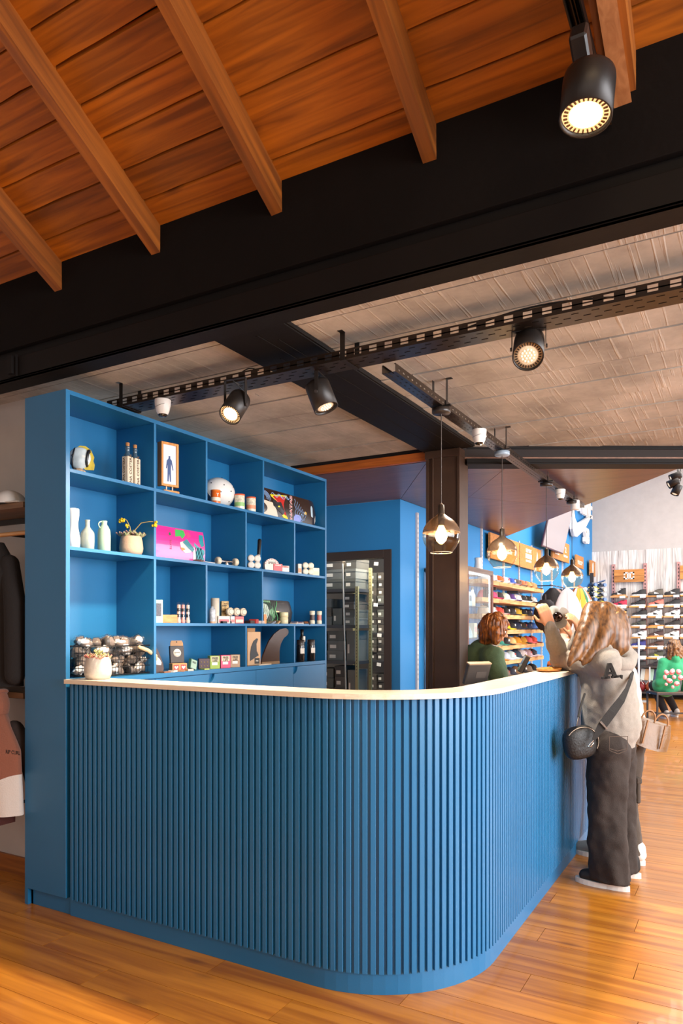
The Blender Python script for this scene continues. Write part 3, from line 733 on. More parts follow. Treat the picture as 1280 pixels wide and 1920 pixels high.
GK=mat('charcoal_veneer','2c2a2c',.35,coat=.3,var=.25,vscale=40)
t,f,put,Lx=deck(488,552,.175,S3,GK,'charcoal skateboard deck with green drip print behind the small items',(False,True),kick=.02,xoff=-3.07)
put('print',[(0,.02),(.3,.02),(.42,.3),(.38,.6),(.3,.97),(0,.97)],C('6d9a72',.35))
put('print',[(0,.1),(.18,.2),(.26,.5),(.2,.8),(0,.9)],C('b9c4b6',.35),lift=.0006)
dm=MB()
for k in range(9): dm.tube([Vector(f(.04+.05*k*.9+.02*math.sin(i*1.3+k),.08+.085*i))+Vector((.0022,0,0)) for i in range(11)],.0014,5)
dm.build('drip_print',C('2f6b44',.35),t)
dm=MB().tube([Vector(f(.45+.035*math.sin(i*.8),.05+.09*i))+Vector((.0016,0,0)) for i in range(11)],.0045,5); dm.build('drip_line',C('58a06a',.35),t)

# vases and plant on the second shelf
def lathed(name,cat,px,x,z,prof,m,label,n=28):
    t=thing(name,label,cat,at_px(px,x,z)); MB().lathe(prof,n).build('body',m,t); return t
lathed('vase','vase',137,-3.06,S2,[(.026,0),(.032,.004),(.036,.035),(.034,.06),(.026,.1),(.024,.13),(.029,.165),(.031,.19),(.029,.206),(.024,.207),(.022,.15)],mat('white_ceramic','ece6de',.45),'tall white wavy ceramic vase')
t=lathed('bottle','vase',164,-3.05,S2,[(.031,0),(.034,.004),(.0365,.06),(.036,.08),(.033,.093),(.018,.112),(.0125,.122),(.0118,.15),(.0135,.153),(.0135,.158),(.0095,.158),(.009,.12)],mat('grey_glaze','97a199',.18,coat=.5,bump=.1,bscale=40),'grey-green glazed bottle vase with narrow neck')
t=lathed('jug','jug',195,-3.04,S2,[(.0315,0),(.034,.004),(.0345,.09),(.032,.115),(.024,.134),(.0165,.143),(.0155,.155),(.0175,.16),(.0175,.165),(.013,.165),(.012,.13)],mat('mint_glaze','a0bda6',.18,coat=.5,bump=.1,bscale=40),'mint green glazed jug with a small loop handle')
MB().tube([(0,-.0165-.022*math.sin(a)*1.0,.140+.018*math.cos(a)+.002) for a in [math.pi*i/12 for i in range(13)]],.0035,8).build('handle',MATS['mint_glaze'],t)
t=thing('succulent_plant','potted succulent in a round clay pot with two arching yellow flower stems','plant',at_px(246,-3.085,S2),-.9); t.scale=(1.22,1.22,1.22)
MB().lathe([(.034,0),(.046,.004),(.053,.02),(.055,.035),(.052,.065),(.047,.088),(.0455,.0905),(.043,.0895),(.043,.075),(.0001,.075)],32).build('pot',mat('clay_pot','c2a288',.8,bump=.15,bscale=80),t)
def rosette(c,r,n,tilt,mlist,par,name='leaf'):
    for i in range(n):
        ring_=i/n; a=i*2.4; el=.25+1.0*ring_; L=r*(1-.45*ring_)
        d=Vector((math.cos(a)*math.cos(el),math.sin(a)*math.cos(el),math.sin(el))); 
        m=MB(); Mx=Matrix.Translation(Vector(c))@d.to_track_quat('X','Z').to_matrix().to_4x4()
        m.grid(lambda u,v:(L*u,(v-.5)*L*.42*math.sin(math.pi*min(1,.12+u*.88))**.8,.004*math.cos((v-.5)*3.1)+.15*L*u*u),5,4,None,Mx)
        m.grid(lambda u,v:(L*u,(.5-v)*L*.42*math.sin(math.pi*min(1,.12+u*.88))**.8,-.004*math.cos((v-.5)*3.1)+.15*L*u*u),5,4,None,Mx)
        m.build(name,mlist[i%len(mlist)],par)
LF=[C('8a9068',.5),C('9c8a72',.5),C('a88a86',.5),C('b0b088',.5)]
for c in ((-.03,-.03,.085),(.0,-.045,.09),(.03,-.02,.088),(.02,.03,.088),(-.01,.045,.09),(0,0,.1)): rosette(c,.034,9,0,LF,t)
for pts,fl in (([(0,.0,.1),(0,-.006,.135),(0,-.02,.165),(.0,-.033,.175)],(0,-.043,.162)),([(0,.01,.1),(0,.02,.125),(0,.045,.155),(0,.085,.163),(0,.1,.162)],(0,.107,.152))):
    s_=MB().tube(pts,.0022,6).build('stem',C('a8925a',.6),t)
    fm=MB()
    for k in range(7): fm.ball((fl[0]+R.uniform(-.008,.008),fl[1]+R.uniform(-.01,.01),fl[2]+R.uniform(-.012,.012)),.0065,6)
    fm.build('flower',C('e8c01c',.5),s_)
fm=MB(); [fm.ball((0,-.02+R.uniform(-.004,.004),.14+R.uniform(-.007,.007)),.0055,6) for k in range(4)]; fm.build('flower',C('e8c01c',.5),t)

# skateboard trucks and wheels
WHL=mat('cream_urethane','dccbb0',.4); STEEL=mat('polished_steel','c8c8cc',.2,metal=1)
def wheel(m,c,ax,r=.0265,w=.034,mt=None,core=None):
    Mx=Matrix.Translation(Vector(c))@Vector(ax).to_track_quat('Z','Y').to_matrix().to_4x4()
    m.lathe([(r*.5,-w/2),(r*.8,-w/2),(r,-w/4),(r,w/4),(r*.8,w/2),(r*.5,w/2)],20,mt,Mx)
    m.lathe([(r*.5,-w/2+.002),(r*.5,w/2-.002)],16,core,Mx)
def truck(px,x,z,label,ax=(.35,1,0),col=WHL,extra=0):
    t=thing('skateboard_truck',label,'skateboard truck',at_px(px,x,z)); a=Vector(ax).normalized()
    MB().box((-.028,-.04,0),(.028,.04,.006),None,ch=.001).build('base_plate',mat('white_metal_paint','d8d2cc',.4),t)
    MB().chain([((0,0,.005),.014),((0,0,.026),.01)]).rc(-a*.055+Vector((0,0,.03)),.009,a*.055+Vector((0,0,.03)),.009).build('hanger',STEEL,t)
    for s_ in (-1,1):
        m=MB(); wheel(m,a*.072*s_+Vector((0,0,.03)),a,.0265,.032,col,C('7a5a3a',.4)); m.build('wheel',None,t)
    MB().cyl(-a*.098+Vector((0,0,.03)),a*.098+Vector((0,0,.03)),.004).build('axle',STEEL,t)
truck(425,-3.05,S2,'skateboard truck with cream wheels and long silver axle beside the pink deck',(.25,1,0))
# leaflets beside the pink deck
def leaflet(px,x,z,w,l,col,label,rz=0,h=.003,col2=None,tilt=0,grp=None,name='leaflet',cat='leaflet'):
    t=thing(name,label,cat,at_px(px,x,z),rz,grp)
    m=MB(); Mt=Matrix.Rotation(tilt,4,'X')
    m.box((-l/2,-w/2,.0005),(l/2,w/2,h),None,Mt); o=m.build('card',C(col,.4),t)
    if col2: MB().box((-l*.32,-w*.32,h),(l*.25,w*.3,h+.0006),None,Mt).build('print',C(col2,.4),t)
    return t
leaflet(388,-3.01,S2,.11,.05,'dcd8d4','white folded leaflet lying in front of the pink deck',.1,.004,'5a7a9a')
leaflet(372,-3.02,S2,.06,.05,'6a5048','small brown and silver card packet at the foot of the pink deck',.4,.014,'b8b0a8')

# red and white wheel packs, third compartment of the second shelf
RW=mat('red_white_print','d8cfc4',.4); RED=C('b8222a',.4)
def wheelpack(px,x,z,label,cols=(RW,RED),r=.026,n=2,stack=True):
    t=thing('wheel_pack',label,'skateboard wheels',at_px(px,x,z),-.5,'packs of skateboard wheels')
    k=0
    for zz in ((r,3*r*.97) if stack else (r,)):
        for i in range(n):
            m=MB(); wheel(m,(0,(i-(n-1)/2)*2*r*.98,zz),(1,-.25,0),r,.03,cols[0],cols[1]); m.build('wheel',None,t); k+=1
    return t
wheelpack(476,-3.03,S2,'four cream wheels with red hubs packed together at the foot of the black club',n=2,r=.025)
t=thing('paddle_club','black tapered club with white patterned sleeve leaning in a corner','club',at_px(483,-3.09,S2))
dd=Vector((-.02,.05,.19)); MB().rc((0,0,.02),.013,dd*.55+Vector((0,0,.02)),.012).build('sleeve',mat('patterned_sleeve','c8b8b0',.5,var=.5,vscale=90),t)
MB().rc(dd*.5+Vector((0,0,.02)),.0125,dd+Vector((0,0,.03)),.015).build('tip',C('1e1512',.4),t)
t=thing('round_gift_pack','red and white round-topped card pack with black lettering','card pack',at_px(508,-3.04,S2),-.5); t.scale=(1.15,1.15,1.15)
arch=[(-.045,0),(.045,0),(.05,.03)]+[(.05*math.cos(a),.036+.042*math.sin(a)) for a in [math.pi*i/14 for i in range(15)]]+[(-.05,.03)]
MB().prism(arch,-.012,.012,None,frame((0,0,0),(0,1,0),(0,0,1))).build('card',mat('pack_print','ddc8b8',.4,var=.1,vscale=50),t)
dm=MB()
for k in range(9): a=math.pi*(k+.5)/9; dm.prism([(.047*math.cos(a+.09),.036+.04*math.sin(a+.09)),(.047*math.cos(a-.09),.036+.04*math.sin(a-.09)),(.036*math.cos(a),.036+.03*math.sin(a))],.0121,.0126,None,frame((0,0,0),(0,1,0),(0,0,1)))
dm.build('border_print',RED,t)
MB().text('SPEED',.02,frame((.0128,0,.05),(0,1,0),(0,0,1)),None,.0004,.0005).build('lettering',C('1c1c1c',.5),t)
def carton(name,px,x,z,w,d,h,mt,label,rz=-.6,cat='box',txt=None,txtcol='2a2420',sz=None,panelc=None,grp=None,lines=None):
    t=thing(name,label,cat,at_px(px,x,z),rz or -.6,grp)
    MB().box((-d,-w/2,0),(0,w/2,h),None,ch=.0012).build('carton',mt,t)
    if panelc: MB().box((0,-w*.42,h*.12),(.0006,w*.42,h*.55),None).build('label_panel',panelc,t)
    if txt:
        mm=MB(); L_=txt.split('|')
        for i,s_ in enumerate(L_): mm.text(s_,sz or h*.24,frame((.0012,0,h*(.80-.2*i)),(0,1,0),(0,0,1)),None,.0004,.0006)
        mm.build('lettering',C(txtcol,.6),t)
    return t
carton('wheel_box',521,-3.0,S2,.07,.06,.052,C('c8202a',.4),'flat red carton, left one of the two cartons beside the round pack',.0,txt='WHEELS',txtcol='f0e0d8',sz=.012)
carton('wheel_box',535,-2.995,S2,.06,.05,.045,C('e0d0c4',.4),'white carton with red dots, right one of the two cartons beside the round pack',0,txt='FORMULA',txtcol='c0302c',sz=.011)
wheelpack(577,-3.03,S2,'four white wheels stacked two by two in the second shelf end compartment',(C('dcd2bc',.4),C('c8b898',.4)),r=.0255,n=2)
carton('wheel_box',562,-3.0,S2,.03,.05,.075,C('d8c4b0',.4),'narrow cream and orange carton standing left of the white wheels',0,panelc=C('c87838',.4))
carton('wheel_box',592,-3.0,S2,.06,.05,.06,C('d8d2b8',.4),'pale carton with gold line right of the white wheels',0,panelc=C('c8c0a0',.4))

# third shelf
t=carton('lip_balm_box',298,-3.01,S3,.045,.03,.135,C('9fd0b4',.4),'tall mint green carton with dark window standing at the left divider')
MB().box((.0002,-.016,.04),(.001,.013,.115)).build('window',mat('dark_pattern','3a3440',.3,var=.8,vscale=120),t)
carton('wooden_block',317,-3.04,S3,.10,.04,.05,wood('block_wood','b07c48','cc9a60','y',.5),'small light wooden block between mint carton and glass tubes')
for i,(px,c) in enumerate(((335,'c8a89c'),(343,'cf8a84'),(352,'cbb2a4'))):
    t=thing('tube_bottle',('left','middle','right')[i]+' one of three slim clear tubes filled with pale and dark layers','bottle',at_px(px,-3.02,S3),0,'slim filled tubes')
    MB().lathe([(.0125,0),(.0135,.003),(.0135,.02),(.011,.022),(.011,.112)],18).build('contents',C(c,.4),t)
    MB().lathe([(.0112,.035),(.0112,.055)],18,cap=False).lathe([(.0112,.07),(.0112,.09)],18,cap=False).build('dark_layer',C('2c2422',.5),t)
    MB().lathe([(.0116,.022),(.0116,.118),(.009,.126),(.004,.129),(.0001,.1295)],18).build('glass',glass_mat('tube_glass'),t)
t=thing('rolled_poster','tall rolled white paper tube standing at the divider','paper roll',at_px(403,-3.06,S3)); MB().lathe([(.028,0),(.028,.165),(.025,.165),(.025,.01)],24).build('roll',mat('poster_paper','d9cbb8',.6,var=.12,vscale=20),t)
t=carton('kraft_tube',422,-3.07,S3,.05,.04,.15,mat('kraft_print','c8a268',.6,var=.3,vscale=60),'tall printed kraft carton right of the paper roll')
dm=MB()
for k in range(10): dm.text(R.choice(['SURF','WAX','*','O','#']),.014,frame((.0008,R.uniform(-.014,.014),.015+.013*k),(0,1,0),(0,0,1)),None,.0003,.0004)
dm.build('print',C('3a2a18',.6),t)
t=thing('spray_can','white spray can with blue wave print','can',at_px(398,-3.005,S3)); MB().lathe([(.018,0),(.0195,.003),(.0195,.085),(.016,.095),(.009,.098),(.009,.108),(.0001,.108)],20).build('body',mat('wave_print','b8bcc4',.3,var=.4,vscale=50),t)
MB().lathe([(.0198,.0),(.0198,.012)],20,cap=False).build('band',C('c89878',.5),t)
for i,px in enumerate((431,443,455)):
    t=thing('wheel_pack',('left','middle','right')[i]+' one of three cream wheels with black rings standing on red cartons','skateboard wheels',at_px(px,-3.02,S3+.05),0,'wheels with black rings on red cartons')
    m=MB(); wheel(m,(0,0,.0285),(1,-.35,0),.028,.03,WHL,C('5a3a2a',.4)); m.build('wheel',None,t)
    MB().tube([Vector((.0155,0,.0285))+Vector((.35*.0,.018*math.cos(a),.018*math.sin(a)))+Vector((.0063*math.cos(a)*1.0,0,0)) for a in [6.283*i/20 for i in range(20)]],.0016,5,None,True).build('ring',C('201a1a',.4),t)
for px,w,c,lab,pc in ((420,.08,'d8c8bc','low white carton with red diamond under the left wheel','c84a54'),(436,.03,'e0cfc4','narrow white and red carton under the middle wheel','d06a60'),(449,.06,'c8443c','red carton with cream print under the right wheel','e8c8a8')):
    carton('wheel_box',px,-3.0,S3,w,.06,.048,C(c,.4),lab,0,panelc=C(pc,.4))
for k,(px,c,l,h) in enumerate(((468,'3c2c28','small dark skate tool lying between red carton and stickers',.02),(476,'b0302c','small red and black packet behind the stickers',.03),(489,'cfc0b8','pile of white stickers with black print beside the divider',.02))):
    leaflet(px,-3.01,S3,.05,.05,c,l,.3*k,h,'201c1c')
leaflet(424,-2.998,S3,.09,.02,'1c1618','black skate tool lying along the shelf edge before the cartons',.0,.014,None,name='skate_tool',cat='tool')
leaflet(484,-3.03,S3+.02,.06,.05,'d8c8bc','tilted cream sticker card leaning over the pile',.2,.004,'2a2422',.5)
# third shelf, right compartment
carton('orange_box',497,-2.998,S3,.02,.03,.066,C('e07a1c',.45),'narrow upright orange carton at the divider')
t=thing('candle_jar','cream stacked candle jar in front of the green-print deck','jar',at_px(532,-3.03,S3)); t.scale=(1.25,1.25,1.15); MB().lathe([(.024,0),(.026,.003),(.0262,.034),(.0235,.036),(.0235,.04),(.0262,.042),(.0262,.072),(.024,.075),(.0001,.075)],26).build('body',mat('cream_wax','ddd0a8',.35,sss=.2),t)
for i,px in enumerate((585,598)):
    t=thing('vitamin_jar',('left jar with dark label','right jar with reddish label')[i]+', cream jar with ribbed lid at the shelf end','jar',at_px(px,-3.0,S3))
    MB().lathe([(.02,0),(.0215,.003),(.0215,.024),(.019,.026),(.019,.072),(.0215,.074)],22).build('body',mat('jar_cream','ddd4bc',.35),t)
    MB().lathe([(.0193,.03),(.0193,.07)],22,cap=False).build('label_band',C(('4a3a38','b86a60')[i],.4),t)
    MB().lathe([(.0218,.074),(.022,.1),(.019,.103),(.0001,.103)],22).build('lid',mat('jar_cream','ddd4bc',.35),t)
for k,(px,c,c2,l,tilt) in enumerate(((508,'6a707c','b8a090','grey folded bracelet pack before the green-print deck',.3),(517,'c89a6a','3a2e3c','tan woven bracelet pack left of the candle jar',.4),(551,'c8b0a0','5a70a0','pale sticker packet right of the candle jar',.2),(563,'e0d4cc','a8443c','white and red sticker packet in the middle of the right compartment',.15),(574,'4a3a34','c8783a','brown cord bracelet left of the cream jars',.35))):
    leaflet(px,-3.02,S3,.06,.05,c,l,.2*k,.012,c2,tilt)

# bottom compartments
t=thing('surf_fin','dark surf fin with white patch leaning on the divider at the left','surf fin',at_px(296,-3.03,S4))
MB().prism([(-.02,0),(.035,0),(.045,.02),(.04,.05),(.02,.09),(-.005,.135),(-.02,.15)],-.004,.004,None,frame((0,0,0),(0,1,0),(0,0,1))).build('blade',C('4a3a38',.4),t)
MB().prism([(-.018,.05),(.02,.045),(.024,.06),(.01,.08),(-.01,.095),(-.02,.1)],.0041,.005,None,frame((0,0,0),(0,1,0),(0,0,1))).build('patch',C('dcd4cc',.4),t)
t=thing('phone_case_pack','black carton with round white badge and kraft hanger top, standing on a small box','carton',at_px(333,-3.07,S4+.05),-.4)
Mk=Matrix.Rotation(-.12,4,'Y')
MB().box((-.02,-.045,0),(0,.045,.105),None,Mk,ch=.001).build('carton',C('2c1f1a',.5),t)
MB().prism([(-.042,.105),(.042,.105),(.042,.122),(.034,.137),(-.034,.137),(-.042,.122)],-.004,0,None,Mk@frame((0,0,0),(0,1,0),(0,0,1))).build('hanger_card',C('b88a60',.7),t)
MB().lathe([(.025,0),(.025,.001),(.0001,.001)],26,None,Mk@frame((.0002,0,.06),(0,1,0),(0,0,1))).build('badge',C('d8d0c4',.5),t)
MB().text('SUNNY',.011,Mk@frame((.0018,0,.062),(0,1,0),(0,0,1)),None,.0004,.0004).build('lettering',C('4a4440',.5),t)
MB().lathe([(.004,0),(.004,.0012)],10,None,Mk@frame((.0002,0,.128),(0,1,0),(0,0,1))).build('hole',C('1a1a1a',.6),t)
t=thing('wax_box','pair of kraft cartons with red heart labels under the black carton','box',at_px(337,-3.03,S4),-.4)
MB().box((-.05,-.048,0),(0,.048,.048),None,ch=.001).build('carton',C('c08a54',.6),t)
for yy in (-.023,.024):
    MB().box((0,yy-.018,.008),(.0008,yy+.018,.04)).build('red_label',C('c42e20',.4),t)
    MB().prism([(yy,.012),(yy+.013,.026),(yy+.008,.032),(yy,.027),(yy-.008,.032),(yy-.013,.026)],.0009,.0014,None,frame((0,0,0),(0,1,0),(0,0,1))).build('heart',C('f0dcd0',.5),t)
t=thing('playing_card_box','tilted green and grey card box leaning beside the red heart cartons','box',at_px(362,-3.01,S4))
Mt=Matrix.Rotation(-.3,4,'X')@Matrix.Rotation(-.1,4,'Y'); MB().box((-.02,-.03,.008),(0,.03,.07),None,Mt,ch=.001).build('carton',C('2f5a50',.45),t)
MB().box((.0002,-.026,.012),(.0009,.026,.066),None,Mt).build('front_print',C('8fa898',.45),t)
MB().text('FREE',.016,Mt@frame((.0013,0,.05),(0,1,0),(0,0,1)),None,.0003,.0004).build('lettering',C('3a3c38',.5),t)
t=carton('purple_card_box',383,-3.03,S4,.07,.03,.068,C('3a1a26',.45),'dark purple and black card pack with gold dots left of the three colour boxes')
dm=MB()
for i in range(3): 
    for j in range(2): dm.ball((.0006,-.02+.02*i,.02+.025*j),.003,6)
dm.build('dots',C('b89a3a',.4),t)
for px,c,c2,l in ((403,'8ca436','b8b08a','green colour box, leftmost of the three small lettered boxes'),(423,'d83a68','e8c8a8','pink colour box, middle of the three small lettered boxes'),(441,'a08060','c0a078','kraft brown box, rightmost of the three small lettered boxes')):
    t=carton('soap_box',px,-3.0,S4,.066,.06,.084,C(c,.45),l,0,txt='FREE|LIFE',txtcol='3a3226',sz=.019,grp='small lettered colour boxes')
    MB().box((0.0001,-.026,.046),(.0006,.026,.08)).build('top_print',C(c2,.45),t)
    MB().box((0,-.02,.024),(.0008,.016,.042)).build('sticker',C('e8e0d8',.5),t)
for k,(px,c,l) in enumerate(((310,'8a5a3a','brown leather strap tangle at the left of the bottom shelf'),(324,'c8c0b8','silver key tags lying in front of the heart cartons'),(341,'a87c5a','tan cord loops lying on the bottom shelf edge'),(356,'d0b8ac','pale pink sticker pile lying before the tilted card box'),(384,'a8b84a','lime green strap lying before the purple card pack'))):
    leaflet(px,-3.0,S4,.055,.035,c,l,.3*k,.008+.004*(k%2),'5a4a40')
t=thing('fin_carton','kraft surf fin carton with dark fin picture','carton',at_px(476,-3.04,S4),-.55)
MB().box((-.04,-.05,0),(0,.05,.235),None,ch=.0015).build('carton',C('c89c74',.6),t)
MB().prism([(-.03,.03),(.035,.07),(.02,.1),(.018,.15),(.03,.185),(.02,.19),(-.005,.17),(-.022,.13),(-.03,.08)],.0002,.003,None,frame((0,0,0),(0,1,0),(0,0,1))).build('fin_picture',C('1c1a1c',.55),t)
MB().box((-.03,-.04,.235),(-.028,.02,.262)).build('hanger_card',C('a8784c',.7),t)
MB().box((0,.004,.01),(.0006,.042,.05)).build('label_print',C('2a221c',.6),t)
MB().text('FIN',.013,frame((.0012,.023,.03),(0,1,0),(0,0,1)),None,.0003,.0004).build('lettering',C('e8dccc',.6),t)
t=thing('surf_fin','large dark brown curved surf fin standing upright','surf fin',at_px(507,-3.02,S4)); t.scale=(1,1.27,1)
fin=[(-.09,.0),(-.08,.04),(-.055,.09),(-.02,.15),(.03,.20),(.09,.235),(.15,.243),(.175,.23),(.18,.21),(.165,.19),(.13,.17),(.10,.13),(.085,.08),(.085,.0)]
fm=MB().prism([(a-.0,b+.018) for a,b in fin],-.005,.005,None,frame((0,0,0),(0,1,0),(0,0,1))); fm.build('blade',mat('smoked_fin','3a241a',.25,coat=.3),t,bevel=.002)
MB().box((-.006,-.088,0),(.006,.085,.02)).build('base_tab',C('7c5e3e',.5),t)
leaflet(494,-2.998,S4,.16,.03,'c8b49a','row of cream wax combs lying before the large fin',.05,.007,'e8dccc')
def black_bottle(px,h,label,x=-3.03,grp='black bottles at the end of the bottom shelf'):
    t=thing('bottle',label,'bottle',at_px(px,x,S4),-.5,grp); t.scale=(1.25,1.25,1)
    MB().lathe([(.024,0),(.026,.003),(.026,h*.72),(.024,h*.78)],22).build('body',mat('black_bottle','1a1412',.25,coat=.3),t)
    MB().lathe([(.0245,h*.78),(.0245,h*.98),(.02,h),(.0001,h)],22).build('lid',C('2a2220',.4),t)
    MB().box((.022,-.014,h*.38),(.0268,.014,h*.62)).build('sticker',C('d8cfc4',.5),t)
black_bottle(563,.17,'black wide bottle at the front left of the end compartment')
black_bottle(583,.17,'black wide bottle on the right of the end compartment')
t=thing('bottle','tall black pump bottle with cream label behind the wide bottles','bottle',at_px(566,-3.12,S4)); 
MB().lathe([(.02,0),(.022,.003),(.022,.18),(.014,.2),(.012,.215)],20).build('body',MATS['black_bottle'],t); MB().lathe([(.014,.215),(.014,.25),(.0001,.252)],16).build('lid',C('120e0c',.4),t); MB().box((.017,-.014,.15),(.0228,.014,.195)).build('sticker',C('d8cfc4',.5),t)

# wire basket full of bagged socks, on the base at the left
bk=at_px(208,-3.135,S4)
t=thing('wire_basket','black wire basket with wooden handle, overflowing with bagged socks','basket',bk)
a_,b_=-.25,.235; d_=.115
wm=MB()
for zz in (.01,.05,.09,.13,.165): wm.tube([(-d_,a_,zz),(d_,a_,zz),(d_,b_,zz),(-d_,b_,zz)],.0022 if zz<.16 else .0035,5,None,True)
n=22
for i in range(n+1):
    y=a_+(b_-a_)*i/n
    wm.tube([(-d_,y,.165),(-d_,y,.005),(d_,y,.005),(d_,y,.165)],.0016,4)
for i in range(9):
    x=-d_+2*d_*i/8; wm.tube([(x,a_,.165),(x,a_,.005),(x,b_,.005),(x,b_,.165)],.0016,4)
wm.build('wire_frame',C('18120f',.4,spec=.5),t)
MB().chain([((.12,.10,.155),.011),((.125,.16,.135),.012),((.125,.22,.1),.012),((.12,.228,.08),.009)],8).build('handle',wood('basket_handle_wood','c8a070','e0bf90','y',.5),t)
def sockmat(col,i):
    nm='sock_%s_%d'%(col,i%3)
    if nm in MATS: return MATS[nm]
    m,nt,b=_new(nm); N=nt.nodes;L=nt.links; tc=N.new('ShaderNodeTexCoord'); no=N.new('ShaderNodeTexNoise'); no.inputs['Scale'].default_value=(16,22,30)[i%3]; no.inputs['Detail'].default_value=1
    L.new(tc.outputs['Object'],no.inputs[0]); cr=N.new('ShaderNodeValToRGB'); cr.color_ramp.interpolation='CONSTANT'; e=cr.color_ramp.elements
    e[0].position=0; e[0].color=lin(col); e[1].position=.53; e[1].color=lin(('4a423c','ece4dc','6a5c52')[i%3]); L.new(no.outputs[0],cr.inputs[0]); L.new(cr.outputs[0],b.inputs['Base Color']); b.inputs['Roughness'].default_value=.9
    MATS[nm]=m; return m
SOCKC=['5a504a','d8d0c8','9a8c82','2c2624','c8bcb0','7a6a60','e4ded6','a89a8c']
PLAS=glass_mat('clear_plastic_bag',rough=.3,alpha=.05)
i=0
for layer,(zz,nn) in enumerate(((.035,8),(.085,8),(.135,8),(.185,7))):
    for k in range(nn):
        i+=1
        y=a_+.035+(b_-a_-.07)*(k+.5*(layer%2)*.6)/max(1,nn-1); y=min(y,b_-.03)
        col=SOCKC[(i*5+k*3)%8]; x=R.uniform(-.01,.07) if k>1 else R.uniform(-.06,.0)
        rx_,rz_=R.uniform(-1.1,1.1),R.uniform(-1.2,1.2)
        s_=thing('sock_pair','bagged %s sock pair, %s layer of the wire basket, %s'%({'5a504a':'charcoal','d8d0c8':'white','9a8c82':'brown','2c2624':'black','c8bcb0':'beige','7a6a60':'dark brown','e4ded6':'bright white','a89a8c':'taupe'}[col],('bottom','second','third','top')[layer],('far left','left','left of centre','centre','just right of centre','right','far right','rightmost corner')[k]),'socks',bk+Vector((x,y,zz)),0,'bagged socks in the wire basket')
        Mx=Euler((rx_,0,rz_)).to_matrix().to_4x4()
        wx,wy,wz=R.uniform(.04,.06),R.uniform(.035,.055),R.uniform(.016,.028)
        def bag(u,v,s=1.0):
            a=u*6.2832; b=(v-.5)*math.pi; c_,s_1=math.cos(a),math.sin(a); sq=(abs(c_)**4+abs(s_1)**4)**-.25; cb_=math.cos(b)**.35
            n_=1+.10*math.sin(a*3+i*1.7+v*4)+.06*math.sin(a*7+v*11+i)
            return (wx*s*n_*sq*.85*cb_*c_,wy*s*n_*sq*.85*cb_*s_1,(wz*s+.006*math.sin(a*2+i)+.004*math.sin(a*6+v*9+i))*math.sin(b))
        m=MB().grid(lambda u,v:bag(u,max(.002,min(.998,v))),14,7,None,Mx); m.build('sock',sockmat(col,i),s_)
        if layer>=2 or k%2: m=MB().grid(lambda u,v:bag(u,max(.002,min(.998,v)),1.22),14,7,None,Mx); m.build('plastic_bag',PLAS,s_)
# planter on the counter end
t=thing('succulent_plant','rounded concrete pot with pink and green succulent on the counter end','plant',(-2.84,2.535,1.188))
MB().lathe([(.045,0),(.058,.004),(.066,.025),(.067,.05),(.064,.08),(.058,.108),(.0565,.11),(.053,.108),(.053,.095),(.0001,.095)],36).build('pot',mat('marbled_concrete','cfc2b2',.7,bump=.15,bscale=60,var=.12,vscale=14),t)
L2=[C('a8635a',.5),C('b5a878',.5),C('c08a80',.5),C('a9a868',.5),C('c2bf94',.5)]
for c,lm in (((-.03,-.035,.1),(0,2)),((.0,-.05,.105),(0,1)),((.02,-.01,.11),(1,3)),((.03,.03,.1),(4,2)),((-.01,.045,.105),(4,1)),((0,0,.125),(3,4)),((-.04,.01,.105),(0,4)),((.04,-.03,.1),(2,4))):
    rosette(c,.036,11,0,[L2[i] for i in lm],t)

# ------------------------------------------------------------------ cable trays under the slab
def tray(name,label,o,L,w,double,mt):
    """slotted cable tray, local: x along, y across (0..w), z up; side face at y=0"""
    t=thing(name,label,'cable tray',o)
    h=.042 if double else .036
    s=MB(); s.box((0,0,h-.006),(L,.0015,h)).box((0,0,0),(L,.0015,.008 if double else .012))
    if double: s.box((0,0,.0185),(L,.0015,.0235))
    else: s.box((0,0,.02),(L,.0015,h-.006))
    p=.076 if double else .05; x=0
    while x<L-p:
        if double: s.box((x,0,.008),(x+p*.52,.0015,h-.006))
        else: s.box((x,0,.012),(x+p*.6,.0015,.02))
        x+=p
    s.box((0,w-.0015,0),(L,w,h)).box((0,.0,h),(L,.008,h+.0015)).box((0,w-.008,h),(L,w,h+.0015))
    s.build('side_rail',mt,t)
    b=MB(); ys=[0,.022,.030,.055,.063,.088,.096,w] if double else [0,.016,.022,.042,.048,w]
    for i in range(0,len(ys)-1,2): b.box((0,ys[i],-.0015),(L,ys[i+1],0))
    for r in range(1,len(ys)-2,2):
        x=(r%4)*.02; 
        while x<L-p: b.box((x,ys[r],-.0015),(min(L,x+p*.62),ys[r+1],0)); x+=p
    b.build('slotted_base',mt,t); return t
T1Y=2.83
t1=tray('cable_tray','long black slotted cable tray crossing below the concrete ceiling',(-3.1,T1Y,2.658),7.5,.13,True,TRAY)
t2=tray('cable_tray','narrower slotted cable tray running away above the pendant lamps',(-1.415,3.0,2.625),4.35,.07,False,TRAY)
t2.rotation_euler=(0,0,math.pi/2)
MB().box((.0,.005,.0005),(7.45,.03,.012)).build('cable_bundle',C('141210',.6),t1)
MB().tube([(2.05+.6*i/20-0,.06,.045+.03*math.sin(math.pi*i/20)) for i in range(21)],.004,6).build('loose_cable',C('120f0e',.5),t1)
MB().tube([(.9+.12*i/10-0,-.0+.02,.04+.02*math.sin(math.pi*i/10)) for i in range(11)],.003,6).build('loose_cable',C('120f0e',.5),t1)
STRAP=mat('strap_steel','2a2624',.35,metal=.5)
